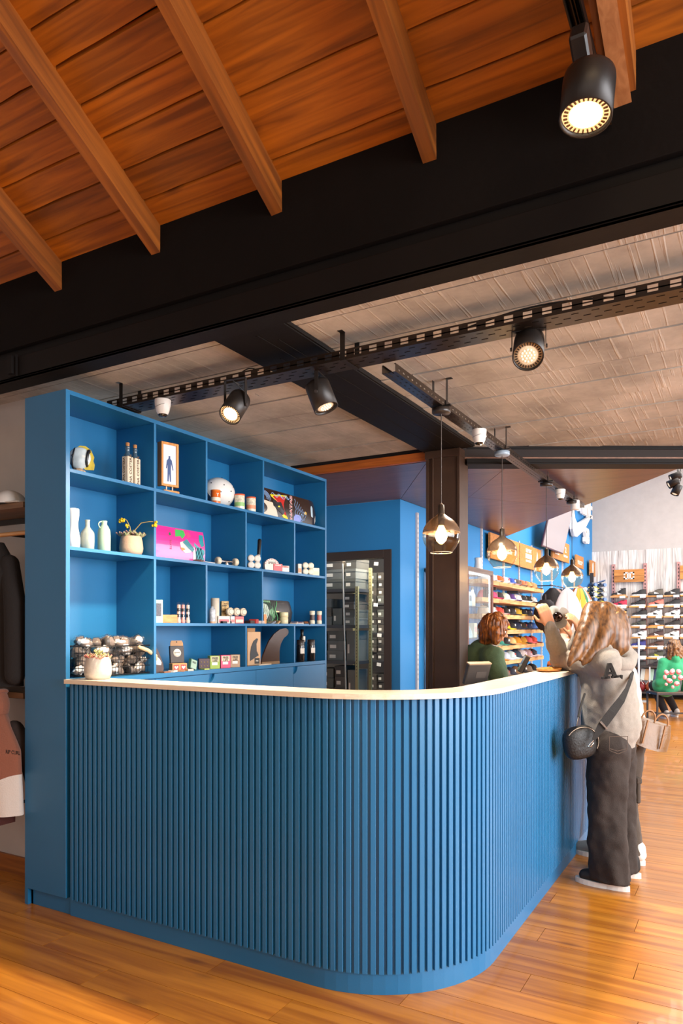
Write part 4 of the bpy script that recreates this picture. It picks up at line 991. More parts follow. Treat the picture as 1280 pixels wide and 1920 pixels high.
def strap(t,lx,w0,w1,z0,z1,ls=1,hook=True):
    m=MB(); m.box((lx,w0-.002,z0),(lx+.025*ls,w0,z1)).box((lx,w1,z0),(lx+.025*ls,w1+.002,z1)).box((lx,w0-.002,z0-.002),(lx+.025*ls,w1+.002,z0))
    m.box((lx,w0-.03,z1-.003),(lx+.025*ls,w0,z1))
    m.build('hanger_strap',STRAP,t)
for lx in (.1,1.49,3.4,5.2): strap(t1,lx,-.003,.133,-.004,.122)
for lx in (.62,1.7,2.85,3.85): strap(t2,lx,-.003,.073,-.004,.155)
for p,bx in ((onZ(440,716,2.66),0),(onZ(478,738,2.64),0)): 
    MB().tube([p-Vector((-3.1,T1Y,2.658))+Vector((0,0,0)),p-Vector((-3.1,T1Y,2.658))+Vector((.05,-.03,-.03))],.0012,5).build('wire_tie',C('d8d4cc',.4),t1)

# ------------------------------------------------------------------ spot lamps
GLOWW=mat('lamp_glow','ffffff',.4,emit=22,emcol='ffe2b0'); GLOWR=mat('lamp_ring_glow','ffd9a0',.4,emit=.9,emcol='ffcf90')
LEDFAINT=mat('led_face_faint_glow','cdb9a0',.3,bump=.5,bscale=300,emit=.35,emcol='e8c9a0')  # unlit lamp face, its paleness helped by a faint added glow
DKM=mat('lamp_body_black','26201d',.42,metal=.3)
def spot_lamp(label,c,ax,lit,top,r=.06,L=.155,bracket=True):
    t=thing('spot_lamp',label,'spot lamp',top)
    c=Vector(c)-Vector(top); ax=Vector(ax).normalized()
    M=Matrix.Translation(c)@ax.to_track_quat('Z','Y').to_matrix().to_4x4()
    b=MB(); b.lathe([(.0001,-L/2),(r*.8,-L/2),(r*.97,-L/2+.008),(r,-L/2+.02),(r,L/2),(r*.93,L/2),(r*.9,L/2-.012)],32,None,M,cap=False); b.build('housing',DKM,t)
    f=MB(); f.lathe([(r*.9,L/2-.012),(r*.62,L/2-.010)],32,None,M,cap=False); f.build('lens_ring',GLOWR if lit else C('c9b597',.35),t)
    f=MB()
    for k in range(28):
        a=6.2832*k/28; f.box((r*.68,-.0022,L/2-.0115),(r*.84,.0022,L/2-.008),None,M@Matrix.Rotation(a,4,'Z')@Matrix.Rotation(.0,4,'X'))
    f.build('vent_slots',C('241c16',.6) if not lit else C('6a4a28',.5),t)
    f=MB(); f.lathe([(r*.62,L/2-.010),(r*.4,L/2-.007),(.0001,L/2-.006)],32,None,M); f.build('lens',GLOWW if lit else LEDFAINT,t)
    if not lit:
        f=MB()
        for rr,nn in ((0,1),(.2,6),(.4,12)):
            for k in range(nn): a=6.2832*k/max(1,nn); f.ball((r*rr*math.cos(a),r*rr*math.sin(a),L/2-.0065),.0045,6,None,M)
        f.build('led_chips',C('efe2cc',.2,emit=.5),t)  # chips of the unlit lamp also given a weak glow
    if bracket:
        # u bracket hangs from the tray: two arms to pivots on the housing sides
        side=ax.cross(Vector((0,0,1))).normalized(); up=Vector((0,0,1))
        m=MB()
        for s_ in (-1,1):
            p=c+side*(r+.005)*s_; q=Vector((p.x,p.y,0.0))
            Mx=frame((p+q)/2,side,up); hh=(q-p).length/2
            m.box((-.0015,-hh,-.009),(.0015,hh+.0,.009),None,Mx)
        q0=Vector((c.x,c.y,0))
        m.box((-(r+.007),-.0015,-.009),(r+.007,.0015,.009),None,frame(q0,side,up)); m.build('bracket',DKM,t)
        m=MB(); [m.cyl(c+side*(r+.004)*s_,c+side*(r+.012)*s_,.008,n=10) for s_ in (-1,1)]; m.build('pivot_knob',C('3a3330',.4),t)
        MB().tube([c-ax*(L/2),c-ax*(L/2+.03)+Vector((0,0,.02)),Vector((c.x-.02,c.y,0))],.003,6).build('cord',C('141110',.5),t)
    return t
def sl(label,bp,fp,tb,tf,lit,zt=2.655,**k):
    c=onD(*bp,tb); f=onD(*fp,tf); ax=(f-c)
    top=Vector((c.x,c.y,zt)); return spot_lamp(label,c,ax,lit,top,**k)
sl('lit black spot lamp under the long tray above the shelf unit',(441,762),(427,784),3.50,3.44,True,r=.054,L=.15)
sl('black spot lamp seen from its back, pointing down under the long tray',(602,742),(613,770),3.45,3.44,False,r=.060,L=.14)
sl('unlit black spot lamp with pale led face, under the long tray at right',(991,652),(988,684),2.93,2.83,False,r=.062,L=.155)
f=onD(1097,222,1.98); c=f-Vector((-.06,-.16,-1)).normalized()*.0675
t=spot_lamp('large lit black spot lamp on the rail under the timber roof',c,f-c,True,onD(1092,105,2.06),r=.071,L=.135,bracket=False)
top=t.location
m=MB(); m.cyl(c-Vector(top)-(f-c).normalized()*.06,c-Vector(top)-(f-c).normalized()*.10,.026,.018); m.build('neck',DKM,t)
m=MB().box((-.024,-.07,-.035),(.024,.06,.03),None,Matrix.Rotation(-.5,4,'X'),ch=.006); m.build('track_adapter',C('1e1816',.4),t)
MB().tube([(0.0,.0,-.03),(.004,-.006,-.055),(-.004,.0,-.08)],.012,8).build('joint',C('4a423c',.25,metal=.6),t)
# far lamps
for (px,py,l) in ((1266,893,'cluster of grey spot lamps at the far right, upper lamp'),(1262,905,'cluster of grey spot lamps at the far right, middle lamp'),(1268,918,'cluster of grey spot lamps at the far right, lower lamp')):
    cc=onD(px,py,9.5); 
    t=spot_lamp(l,cc,(-.4,-.2,-1) if 'lower' in l else (-1,-.3,-.5),False,cc+Vector((.05,0,.12)),r=.055,L=.14,bracket=False)
    MB().tube([(0,0,0),cc-Vector(t.location)],.012,6).build('arm',C('5a5652',.4),t)
    MB().tube([(0,0,0),(0,0,2.2)],.008,6).build('rod',C('5a5652',.4),t)
# ceiling cameras and small white lamps
WHP=mat('white_plastic','ece8e2',.3)
def dome(px,py,zt,label,r=.042):
    p=onZ(px,py,zt); t=thing('security_camera',label,'camera',p,0)
    MB().lathe([(r,0),(r*1.02,-.006),(r*.98,-.03),(r*.8,-.062),(r*.62,-.078)],28,None,Matrix.Identity(4),cap=True).build('housing',WHP,t)
    MB().lathe([(r*.62,-.078),(r*.5,-.086),(.0001,-.090)],24).build('lens',C('1a1818',.1,coat=.6),t)
    MB().tube([(.0+r*.99*math.cos(a),r*.99*math.sin(a),-.02-.03*abs(math.sin(a*.5))) for a in [-2.6+2.0*i/14 for i in range(15)]],.0012,5).build('seam',C('8a8680',.5),t)
dome(305,750,2.655,'white dome camera under the long tray above the shelf unit')
dome(898,806,2.62,'white dome camera on the narrow tray between first and second pendant')
dome(1050,918,2.62,'white dome camera on the narrow tray before the fourth pendant')
p=onZ(1078,938,2.62); t=thing('white_downlight','small white cylinder lamp at the far end of the narrow tray','spot lamp',p)
MB().lathe([(.036,0),(.04,-.006),(.04,-.085),(.034,-.088),(.0001,-.088)],24).build('housing',WHP,t)

# ------------------------------------------------------------------ pendant lamps
def half_mat():
    m,nt,b=_new('smoked_cap'); N=nt.nodes;L=nt.links
    b.inputs['Base Color'].default_value=lin('8c7a6a'); b.inputs['Metallic'].default_value=.7; b.inputs['Roughness'].default_value=.22
    tr=N.new('ShaderNodeBsdfTransparent'); tr.inputs[0].default_value=lin('c8b090'); mx=N.new('ShaderNodeMixShader'); mx.inputs[0].default_value=.72
    L.new(tr.outputs[0],mx.inputs[1]); L.new(b.outputs[0],mx.inputs[2]); L.new(mx.outputs[0],N['Material Output'].inputs[0]); return m
CAPM=half_mat(); PGL=glass_mat('pendant_glass','fff4e2',.0,.10)
BULB=mat('bulb_glow','fff0d0',.4,emit=45,emcol='ffd592')
for i,(y,zc,lab) in enumerate(((3.612,1.95,'first and nearest glass globe pendant in front of the steel column'),(4.687,1.946,'second glass globe pendant counted from the steel column'),(5.70,1.93,'third glass globe pendant counted from the steel column'),(6.70,1.925,'fourth and farthest glass globe pendant, above the striped surfboard'))):
    px0=(827,941,1024,1072)[i]; t_=(3.85,4.78,5.62,6.54)[i]; r=.1
    x=-1.43
    # solve the exact spot on the tray line for this column of the picture
    rr=_ray(px0,1000); tt=x/rr[0]; y=tt*rr[1]
    zc=EYE+tt*(HY-(1003,1037,1067,1082)[i])/F_PX
    t=thing('pendant_lamp',lab,'pendant lamp',(x,y,zc),0,'glass globe pendants over the counter')
    up=[(.0065,.17),(.0075,.142),(.011,.126),(.019,.110),(.033,.098),(.049,.088),(.066,.0755),(.080,.060),(.0917,.040),(.0975,.024),(.099,.012)]
    MB().lathe(up[::-1],40,cap=False).build('cap',CAPM,t)
    MB().lathe([(.0985,.012),(.1,.0),(.0985,-.02),(.091,-.045),(.078,-.068),(.062,-.088),(.058,-.095)],40,cap=False).build('glass_globe',PGL,t)
    MB().tube([(.0992*math.cos(a),.0992*math.sin(a),.012) for a in [6.2832*k/40 for k in range(40)]],.0012,5,None,True).build('rim',C('b09068',.3,metal=.6),t)
    MB().tube([(.058*math.cos(a),.058*math.sin(a),-.095) for a in [6.2832*k/40 for k in range(40)]],.0014,5,None,True).build('bottom_rim',mat('glass_edge','e6d6b8',.15,emit=.25),t)
    MB().lathe([(.0001,.165),(.016,.16),(.018,.06),(.016,.05),(.0001,.05)][::-1],16).build('lamp_holder',C('3a2e24',.4),t)
    MB().lathe([(.014,.05),(.022,.03),(.030,.005),(.031,-.012),(.024,-.032),(.012,-.043),(.0001,-.046)][::-1],20).build('bulb',BULB,t)
    MB().tube([(0,0,.17),(0,0,2.60-zc)],.0028,6).build('cord',C('3a302a',.6),t)
    MB().lathe([(.0001,2.585-zc),(.045,2.585-zc),(.05,2.59-zc),(.05,2.612-zc),(.0001,2.622-zc)],28).build('ceiling_rose',C('2a2320',.35) if i!=1 else C('8fa0b0',.3),t)
    MB().box((-.055,-.012,2.622-zc),(.055,.012,2.628-zc)).build('mount_bar',STRAP,t)
    bulb('pendant_bulb_light',(x,y,zc-.02),5,2700,.03)

# ------------------------------------------------------------------ clothes nook on the left
def garment(name,label,loc_,pts,th,mt,cat='jacket',parent=None,rz=0):
    """hanging garment: front and back bulge slightly; pts outline in (x,z)"""
    t=thing(name,label,cat,loc_,rz) if parent is None else parent
    return t
sh=thing('wall_shelf','dark wooden wall shelf high in the left nook','shelf',(-3.6,2.6,2.11))
MB().box((-.9,-.13,-.03),(.272,.135,.0),None).build('board',wood('nook_shelf_wood','5a3f28','7d5a38','x',.5),sh)
MB().box((-.9,.12,-.06),(.27,.135,-.03)).build('bracket',C('2a2320',.5),sh)
rl=thing('hanging_rail','pale wooden hanging rail under the high shelf in the left nook','rail',(-3.6,2.5,1.95))
MB().cyl((-.9,0,0),(.272,0,0),.012).build('bar',wood('rail_wood','a87a48','c89a62','x',.4),rl)
MB().cyl((-.6,0,0),(-.6,.238,.0),.008).cyl((.1,0,0),(.1,.238,0),.008).build('bracket',C('2a2320',.5),rl)
sh=thing('wall_shelf','dark wooden wall shelf low in the left nook under the black jacket','shelf',(-3.6,2.6,1.10))
MB().box((-.9,-.13,-.03),(.272,.135,.0)).build('board',MATS['nook_shelf_wood'],sh); MB().box((-.9,.12,-.07),(.27,.135,-.03)).build('bracket',C('2a2320',.5),sh)
cp=thing('cap','white cap on the high shelf in the left nook','cap',(-3.50,2.52,2.11)); 
MB().grid(lambda u,v:(.08*math.cos(v*1.57)*math.cos(u*6.2832),.09*math.cos(v*1.57)*math.sin(u*6.2832),.08*math.sin(v*1.57)+.002),24,8).build('crown',C('cfc9c2',.7),cp)
MB().prism([(.05,-.07),(.13,-.05),(.15,0),(.13,.05),(.05,.07)],.002,.008).build('brim',C('b8b2aa',.7),cp)
def loft(fn,nu,nv,cap=True):
    m=MB(); m.grid(fn,nu,nv); return m
jk=thing('jacket','black jacket hanging on the rail in the left nook','jacket',(-3.60,2.50,1.13))
def jf(u,v): # v 0 bottom .. 1 top, elliptical sections
    a=u*6.2832; w=.20-.02*v if v<.78 else .184*(1-(v-.78)/.22*.72); d=.085 if v<.8 else .085*(1-(v-.8)/.2*.55)
    f=1+.05*math.sin(a*5+v*3)*(1-v)
    return (w*math.cos(a)*f,d*math.sin(a)*f,.78*v)
MB().grid(jf,40,18).add([jf(i/40,1) for i in range(40)],[tuple(range(40))]).add([jf(i/40,0) for i in range(40)],[tuple(range(39,-1,-1))]).build('body',mat('black_cloth','1c1614',.9,bump=.3,bscale=120),jk)
MB().chain([((.12,0,.66),.05),((.19,-.02,.45),.055),((.205,-.03,.06),.05)],12).build('sleeve',MATS['black_cloth'],jk)
MB().tube([(0,0,.77),(0,0,.80),(.012,0,.815),(0,0,.83)],.003,6).build('hanger_hook',STEEL,jk)
hd=thing('hoodie','brown hoodie with white hem and small black chest lettering on a low stand','hoodie',(-3.545,2.42,.47))
BRN=mat('brown_fleece','8a5440',.95,bump=.3,bscale=150,sheen=.2); WHF=mat('white_fleece','d3c7be',.95,bump=.3,bscale=150)
def hf(u,v):
    a=u*6.2832; w=.255-.03*v if v<.6 else .237*(1-(v-.6)/.4*.55); d=.1*(1-.35*max(0,v-.6)/.4)
    f=1+.025*math.sin(a*6+v*2)
    x=w*math.cos(a)*f; y=d*math.sin(a)*f; return (x,y,.55*v)
bnd=lambda u: .115+.36*max(-.1,min(.25,.25*math.cos(u*6.2832))+.02)
hz=lambda u,z: hf(u,z/.55)
MB().grid(lambda u,v:hz(u,bnd(u)+(.55-bnd(u))*v),64,24).build('body',BRN,hd)
MB().grid(lambda u,v:hz(u,bnd(u)*v),64,10).build('hem',WHF,hd)
MB().chain([((.13,.06,.43),.05),((.19,.10,.30),.05),((.20,.13,.12),.04)],12).build('sleeve',C('2a1f1c',.95),hd)
def hoodg(u,v): a=u*6.2832; r=.10+.015*math.sin(v*3); return (r*1.15*math.cos(a)*(1-.25*v)+.02,-.01+.8*r*math.sin(a),.50+.12*v+.02*math.cos(a))
MB().grid(hoodg,30,8).build('hood',BRN,hd)
MB().tube([Vector(hoodg(i/30,1)) for i in range(30)],.012,8,None,True).build('hood_rim',BRN,hd)
q=onY(24,1411,2.31)-Vector((-3.545,2.42,.47)); MB().text('RIP CURL',.026,frame(q,(1,.03,0),(0,0,1)),None,.0005,.0005).build('lettering',C('1a1210',.7),hd)
MB().box((-.25,-.05,-.06),(.14,.06,-.0)).build('stand',C('4a2018',.5),hd); MB().cyl((-.1,.06,-.03),(-.1,.30,-.03),.01).build('arm',C('3a2420',.5),hd)
MB().lathe([(.012,0),(.012,.004),(.0001,.004)],12,None,frame((.05,-.0505,-.03),(1,0,0),(0,0,1))).build('badge',C('8a8580',.3,metal=.6),hd)

# ------------------------------------------------------------------ stockroom: racks and shoeboxes
OLIVE=mat('olive_post','9c9468',.5,metal=.2)
BXM=[mat('box_'+c,c,.6,var=.06) for c in ('5d5f58','4b4a44','6c6e68','3f3c38','565048')]
LBL=C('d9d4c6',.6)
rack=thing('storage_rack','metal storage rack with olive perforated posts full of grey shoeboxes','storage rack',(-4.4,7.2,0))
ro=Vector((-4.4,7.2,0))
YR=7.0; xp=onY(668,1200,YR).x; yr=onX(693,1200,xp).y
levels=[.30,.60,EYE+onY(668,1240,YR).z-EYE,onY(668,1172,YR).z,onY(668,1103,YR).z]
levels=[.15]+[levels[2]-.42]+levels[2:]
for z in levels[1:]: 
    MB().box((-5.25,YR,z-.035),(xp,yr,z)).build('shelf',C('3a3a3c',.45),rack).location=-ro
for y in (YR,yr):
    ztop=levels[-1]+.02 if y==YR else 2.12
    MB().box((xp-.005,y-.02,0),(xp+.03,y+.004,ztop)).build('post',OLIVE,rack).location=-ro
    m=MB()
    z=.9
    while z<ztop-.03: m.box((xp+.009,y-.0212,z),(xp+.016,y-.019,z+.01)); z+=.035
    m.build('post_holes',C('2a2620',.8),rack).location=-ro
pole=thing('metal_pole','thin pale metal pole leaning in front of the rack','pole',onY(651,1300,6.93)*1)
a=onY(642,1052,6.95); b=onY(652,1330,6.85); pole.location=(b.x,b.y,0)
MB().cyl((0,0,0),(a.x-b.x,a.y-b.y,2.15),.009).build('rod',mat('pale_metal','b5aca0',.35,metal=.6),pole)
def shoebox(x0,y0,z0,w,h,d,mt,label,rot=0,vert=False):
    t=thing('shoebox',label,'shoebox',(x0+w/2,y0,z0),rot,'shoeboxes in the stockroom')
    MB().box((-w/2+.003,.003,0),(w/2-.003,d,h*.72)).build('box',mt,t)
    MB().box((-w/2,0,h*.72),(w/2,d+.002,h)).build('lid',mt,t)
    lw,lh=(w*.38,h*.34) if not vert else (w*.2,h*.3)
    MB().box((-w*.36,-.0012 +.003,h*.25),(-w*.36+lw,.002,h*.25+lh)).build('label',LBL,t).location=(0,-.0015,0)
    return t
lv=['bottom','third','second','top']
def stack(pxa,pxb,level,n,h,place,y=YR+.03,vert=False,skew=.02,zmax=None):
    x0=onY(pxa,1200,y).x; x1=onY(pxb,1200,y).x; w=x1-x0; z=level
    for k in range(n):
        yy=y+R.uniform(0,skew); 
        shoebox(x0+R.uniform(-.004,.004),yy,z+.001,w-.006,h-.002,.31,R.choice(BXM) ,'grey shoebox, %s in %s'%(('lowest','second from below','third from below','fourth from below','topmost')[k] if n>1 else 'single box',place),R.uniform(-.04,.04),vert); z+=h
L=levels
stack(604,641,L[4],3,.112,'left stack above the highest shelf')
stack(645,667,L[4],3,.112,'the highest shelf stack beside the olive post')
stack(600,621,L[3],3,.10,'the left end of the second rack shelf')
stack(622,641,L[3],1,.19,'the second rack shelf, standing upright left of the pole',vert=True)
stack(643,664,L[3],4,.088,'the second shelf stack beside the olive post')
stack(604,612,L[2],3,.11,'the far left of the third rack shelf')
stack(613,644,L[2],3,.112,'the broad stack on the third rack shelf')
stack(648,665,L[2],1,.34,'the third rack shelf, tall upright box by the olive post',vert=True)
stack(600,625,L[1],3,.11,'the left stack on the lowest shelf')
stack(626,648,L[1],3,.12,'the middle stack on the lowest shelf')
stack(651,666,L[1],1,.32,'the lowest visible rack shelf, upright by the olive post',vert=True)
r2=thing('storage_rack','second storage rack at the back right of the stockroom','storage rack',(-4.1,8.1,0))
zs=[.35,.75,1.2,onY(705,1182,8.2).z-.0,onY(705,1130,8.2).z,onY(705,1068,8.2).z]
zs=[.55,onY(705,1238,8.2).z,onY(705,1186,8.2).z,onY(705,1131,8.2).z]
for z in zs: MB().box((-4.45,8.2,z-.02),(-3.6,8.6,z)).build('shelf',C('3a3a3c',.45),r2).location=(4.1,-8.1,0)
MB().box((-4.47,8.18,0),(-4.45,8.22,2.5)).box((-3.6,8.18,0),(-3.58,8.22,2.5)).build('post',OLIVE,r2).location=(4.1,-8.1,0)
for li,z in enumerate(zs):
    for ci,(a,b) in enumerate(((693.5,706),(707,721))):
        stack(a,b,z,4 if li==3 else 3,.098,'%s column, %s shelf of rear rack'%(('left','right')[ci],('lowest','second','third','top')[li]),y=8.22)
for k,(px,py) in enumerate(((705,1057),(704,1134),(711,1191),(710,1246))):
    p=onY(px,py,8.15); t=tag(MB().box((-.03,0,-.022),(.03,.001,.022),None,Matrix.Rotation(.1,4,'Y')).build('price_card',C('e8e4dc',.6)),'white paper size card clipped on the back right rack, %s'%('uppermost','second from the top','third from the top','lowest')[k],'card'); t.location=p
# ------------------------------------------------------------------ cap wall
ws=thing('wall_shelving','wall shelving with slotted rails and six pale wooden cap shelves on the blue wall','wall shelving',(-2.98,9.5,0))
wo=Vector((-2.98,9.5,0))
CZ=[2.0,1.79,1.6,1.41,1.21,1.02,.8]
RAILM=mat('white_rail','cfc6c4',.4)
for px in (785,905,946,975,998,1017,1036,1056,1078):
    y=onX(px,1100,-2.95).y
    m=MB(); m.box((-2.98,y-.018,.4),(-2.958,y+.018,2.72 if px>800 else 2.62)); o=m.build('rail',RAILM,ws); o.location=-wo
    m=MB(); z=.9
    while z<2.6: m.box((-2.9578,y-.004,z),(-2.957,y+.004,z+.02)); z+=.05
    m.build('rail_slots',C('2c2826',.7),ws).location=-wo
for z in CZ:
    y=7.95
    while y<10.75:
        l=R.uniform(.45,.75); y1=min(y+l,10.78)
        if y1-y>.05: MB().box((-2.957,y+.003,z-.05+R.uniform(-.004,.004)),(-2.66,y1-.003,z)).build('plank',LWOOD,ws).location=-wo
        y=y1
    MB().box((-2.956,8.9,z-.09),(-2.80,8.93,z-.05)).build('bracket',C('4a4644',.5),ws).location=-wo
    MB().box((-2.956,9.9,z-.09),(-2.80,9.93,z-.05)).build('bracket',C('4a4644',.5),ws).location=-wo
CAPC=[['e8e2da:e8e2da','e07838:f0ece4','f0ece4:e06a30','3a2c4c:e8dce4','e0a8b0:3a5cb8','4a3a34:6a5a50','c87850:b89878','6a6058:b89058','3a3430:b08858'],
 ['d83a5c:2c2426','24201e:e0507a','e0d8cc:3c3430','c8e0c4:d8e8d0','5c3c7c:5c3c7c','e6e0da:e6e0da','e8e0d8:2c2a2a','e0dcd8:2c2826','2c2826:e8e0d8'],
 ['d8cdbc:d8cdbc','2c4468:e0dcd4','e8b0a8:d84a38','2a2624:2a2624','2e2826:3c342c','3a3026:c8a030','241f1e:241f1e','2c3078:26222c','3870c8:3058b0'],
 ['2a2624:2a2624','2c2826:3a3430','302a28:302a28','e8e0d4:e8c418','262424:262424','2a3048:2a3048','3a3230:4a4038','28345c:28345c','2a2a30:4068b0'],
 ['6c6488:7c7494','7a8468:a8ac90','2c7c6c:2c7c6c','2c2826:2c2826','c8955c:d8b070','d89428:d89428','3a2c1c:d89830','d89a38:e8686c','5a1c20:d8503c'],
 ['6a4c34:b08c68','8c7048:8c7048','d08a28:d8a048','7890b0:c0ccd8','c8dcd8:e0e4e0','3c4a5c:3c4a5c','e8dcd8:dcc8dc','e8e0e4:e0c8d4','d8ccd0:4a4450'],
 ['2a2624:2a2624','3a3430:3a3430','e0d8cc:e0d8cc','6a5c50:6a5c50','2a2c38:2a2c38','8a6a48:8a6a48','2a2624:3a3430','9a8a78:9a8a78','2c2a28:2c2a28']]
def capname(c):
    r,g,b=[int(c[i:i+2],16) for i in (0,2,4)]; mx,mn=max(r,g,b),min(r,g,b)
    if mx-mn<30: return 'black' if mx<70 else 'grey' if mx<190 else 'white'
    if r==mx and g>b+60 and r-g<70: return 'mustard yellow' if r>180 else 'tan'
    if r==mx and r-g>110: return 'pink' if b>80 else 'orange'
    if r==mx and g>=b: return 'brown' if r<150 else 'tan'
    if r==mx: return 'rose'
    if g==mx: return 'green'
    return 'navy' if b<130 and r<70 else 'purple' if r>g+20 else 'blue'
cap0=thing('cap','x','cap',(-2.80,9,2),0,'caps on the wall shelves')
def crown(u,v,s=1.0):
    a=u*6.2832; b=v*1.57; r=math.cos(b)**.75
    return (.083*r*math.cos(a)*(1+.06*math.cos(a))*s,.073*r*math.sin(a)*s,(.102*math.sin(b)**.95-.004*math.cos(a))*s)
m=MB()
m.grid(lambda u,v:crown(.25+u*.5,v),14,7); m.build('crown_back',C('888888',.85),cap0)
m=MB(); m.grid(lambda u,v:crown(-.25+u*.5,v),14,7); m.build('crown_front',C('888889',.85),cap0)
m=MB(); m.grid(lambda u,v:((.05+.032*math.cos((u-.5)*2.6)+.085*v*math.cos((u-.5)*2.4)**.6),.071*math.sin((u-.5)*2.9)*(1-.05*v),.012-.014*v+.016*math.cos((u-.5)*3.0)*1-.010+.004),16,5)
m.grid(lambda u,v:((.05+.032*math.cos((.5-u)*2.6)+.085*v*math.cos((.5-u)*2.4)**.6),.071*math.sin((.5-u)*2.9)*(1-.05*v),.012-.014*v+.016*math.cos((.5-u)*3.0)-.010),16,5); m.build('brim',C('888887',.85),cap0)
m=MB(); m.ball((0,0,.102),.005,6); m.build('button',C('888887',.85),cap0)
m=MB(); m.box((.078,-.018,.03),(.0835,.018,.062),None,Matrix.Rotation(-.12,4,'Y')); m.build('badge',C('e8e0d8',.6),cap0)
rows=['top','second','third','fourth','fifth','sixth','lowest']; first=True
cols=['leftmost','second from the left','third from the left','fourth from the left','middle','sixth from the left','third from the right','second from the right','rightmost']
for ri,z in enumerate(CZ):
    for ci in range(9):
        y=8.42+.275*ci
        cb_,cf=CAPC[ri][ci].split(':')
        mb_,mf_=C(cb_,.85),C(cf,.85)
        bad=C('e8e0d8' if capname(cf) in('black','navy','brown','blue','purple') else 'c0504a' if (ri+ci)%3==0 else cf,.6)
        n1,n2=capname(cb_),capname(cf)
        lab='%s cap%s, %s on the %s cap shelf'%(n1,'' if n1==n2 else ' with %s front'%n2,cols[ci],rows[ri])
        sw={'paint_888888_85':mb_,'paint_888889_85':mf_ if n1!=n2 or ci%2 else mb_,'paint_888887_85':mf_ if ci%2 else mb_,'paint_e8e0d8_60':bad}
        c_=dup(cap0,(-2.80,y,z+.004),R.uniform(-.15,.35),lab,sw)
for ch in KIDS[cap0.name]: bpy.data.objects.remove(ch)
bpy.data.objects.remove(cap0)
# ------------------------------------------------------------------ sign boards, screen, wall letters on the blue wall
def sign(y0,y1,z0,z1,label,seams=()):
    t=thing('sign_board',label,'sign',(-2.93,(y0+y1)/2,(z0+z1)/2))
    e=[y0]+list(seams)+[y1]
    for a,b in zip(e[:-1],e[1:]): MB().box((0,a-(y0+y1)/2+.003,-(z1-z0)/2),(.03,b-(y0+y1)/2-.003,(z1-z0)/2)).build('plank',SIGNW,t)
    MB().box((-.028,-.1,-.1),(0,.1,.1)).build('mount',C('3a3230',.5),t)
    return t
WP=C('ece8e2',.5)
def wtext(t,s,y,z,size,xs=1,bold=.002): MB().text(s,size,frame((.0315,y,z),(0,1,0),(0,0,1)),None,.001,bold,xs=xs).build('lettering',WP,t)
def bar(t,y,z,w,h): MB().box((.03,y-w/2,z-h/2),(.032,y+w/2,z+h/2)).build('print',WP,t)
t=sign(8.995,10.34,2.335,2.665,'wide wooden sign board nearest the column, behind the second pendant',(9.6,)); bar(t,-.2,.06,.22,.12)
t=sign(10.37,11.575,2.325,2.67,'wooden sign board with a white block emblem and a white flame shape',(11.05,))
wtext(t,'ELEMENT',-.14,.09,.075); bar(t,-.14,.01,.34,.07); bar(t,-.14,-.06,.3,.03)
MB().prism([(.36,-.06),(.31,-.02),(.33,.05),(.36,.13),(.39,.05),(.41,-.02)],.03,.032,None,Matrix(((0,0,1,0),(1,0,0,0),(0,1,0,0),(0,0,0,1)))).build('flame_print',WP,t); bar(t,.36,-.1,.2,.03)
t=sign(12.35,13.66,2.62,2.965,'wooden sign board with two white logos below the screen',(13.0,))
wtext(t,'I',-.33,.07,.16,1.6,.006); bar(t,-.33,-.03,.4,.035); bar(t,-.33,-.08,.3,.02); wtext(t,'2',.34,.04,.14,1.4,.004); bar(t,.34,-.07,.3,.035)
t=sign(14.26,14.97,2.6,2.84,'small wooden sign board with a white word between third and fourth pendant'); wtext(t,'VOLCOM',0,-.02,.11); 
t=sign(15.68,16.25,2.53,2.85,'small wooden sign board with a white surfboard oval at the wall corner')
MB().lathe([(.1,0),(.1,.002),(.0001,.002)],24,None,frame((.03,0,0),(0,.8,0),(0,0,1))@Matrix.Diagonal((.75,1.25,1,1))).build('oval_print',WP,t)
# screen
p=onX(1047,987,-2.72); t=thing('wall_screen','grey flat screen tilted down on the blue wall','screen',p)
Ms=Matrix.Rotation(.22,4,'Y'); 
MB().box((-.03,-.72,-.40),(.0,.72,.40),None,Ms,ch=.006).build('housing',C('4a2a38',.4),t); MB().box((.0001,-.70,-.38),(.002,.70,.38),None,Ms).build('screen',mat('screen_panel','8a8488',.15,emit=.25,emcol='a09aa4'),t)
MB().cyl((-.20,0,0),(-.02,0,0),.05).build('wall_arm',C('2a2426',.4),t)
# letters and tick mark
t=thing('wall_logo','white raised wall logo of letters and a tick above the far sign boards','logo',(-2.93,14.8,3.5))
lm=MB().text('NIKE',.62,frame((.03,.28,.40),(0,1,0),(0,.12,1)),None,.03,.01,xs=1.0); lm.build('lettering',WP,t)
sw_=[(-.95,.28),(-1.02,.0),(-.98,-.22),(-.82,-.34),(-.6,-.33),(.1,-.12),(.88,.28),(-.3,-.02),(-.62,-.06),(-.78,.0),(-.84,.1)]
MB().prism(sw_,-.0,.06,None,Matrix(((0,0,1,0),(1,0,0,0),(0,1,0,0),(0,0,0,1)))).build('tick',WP,t)
MB().text('SB',.42,frame((.03,.42,-.22),(0,1,0),(0,0,1)),None,.03,.012).build('lettering',WP,t)
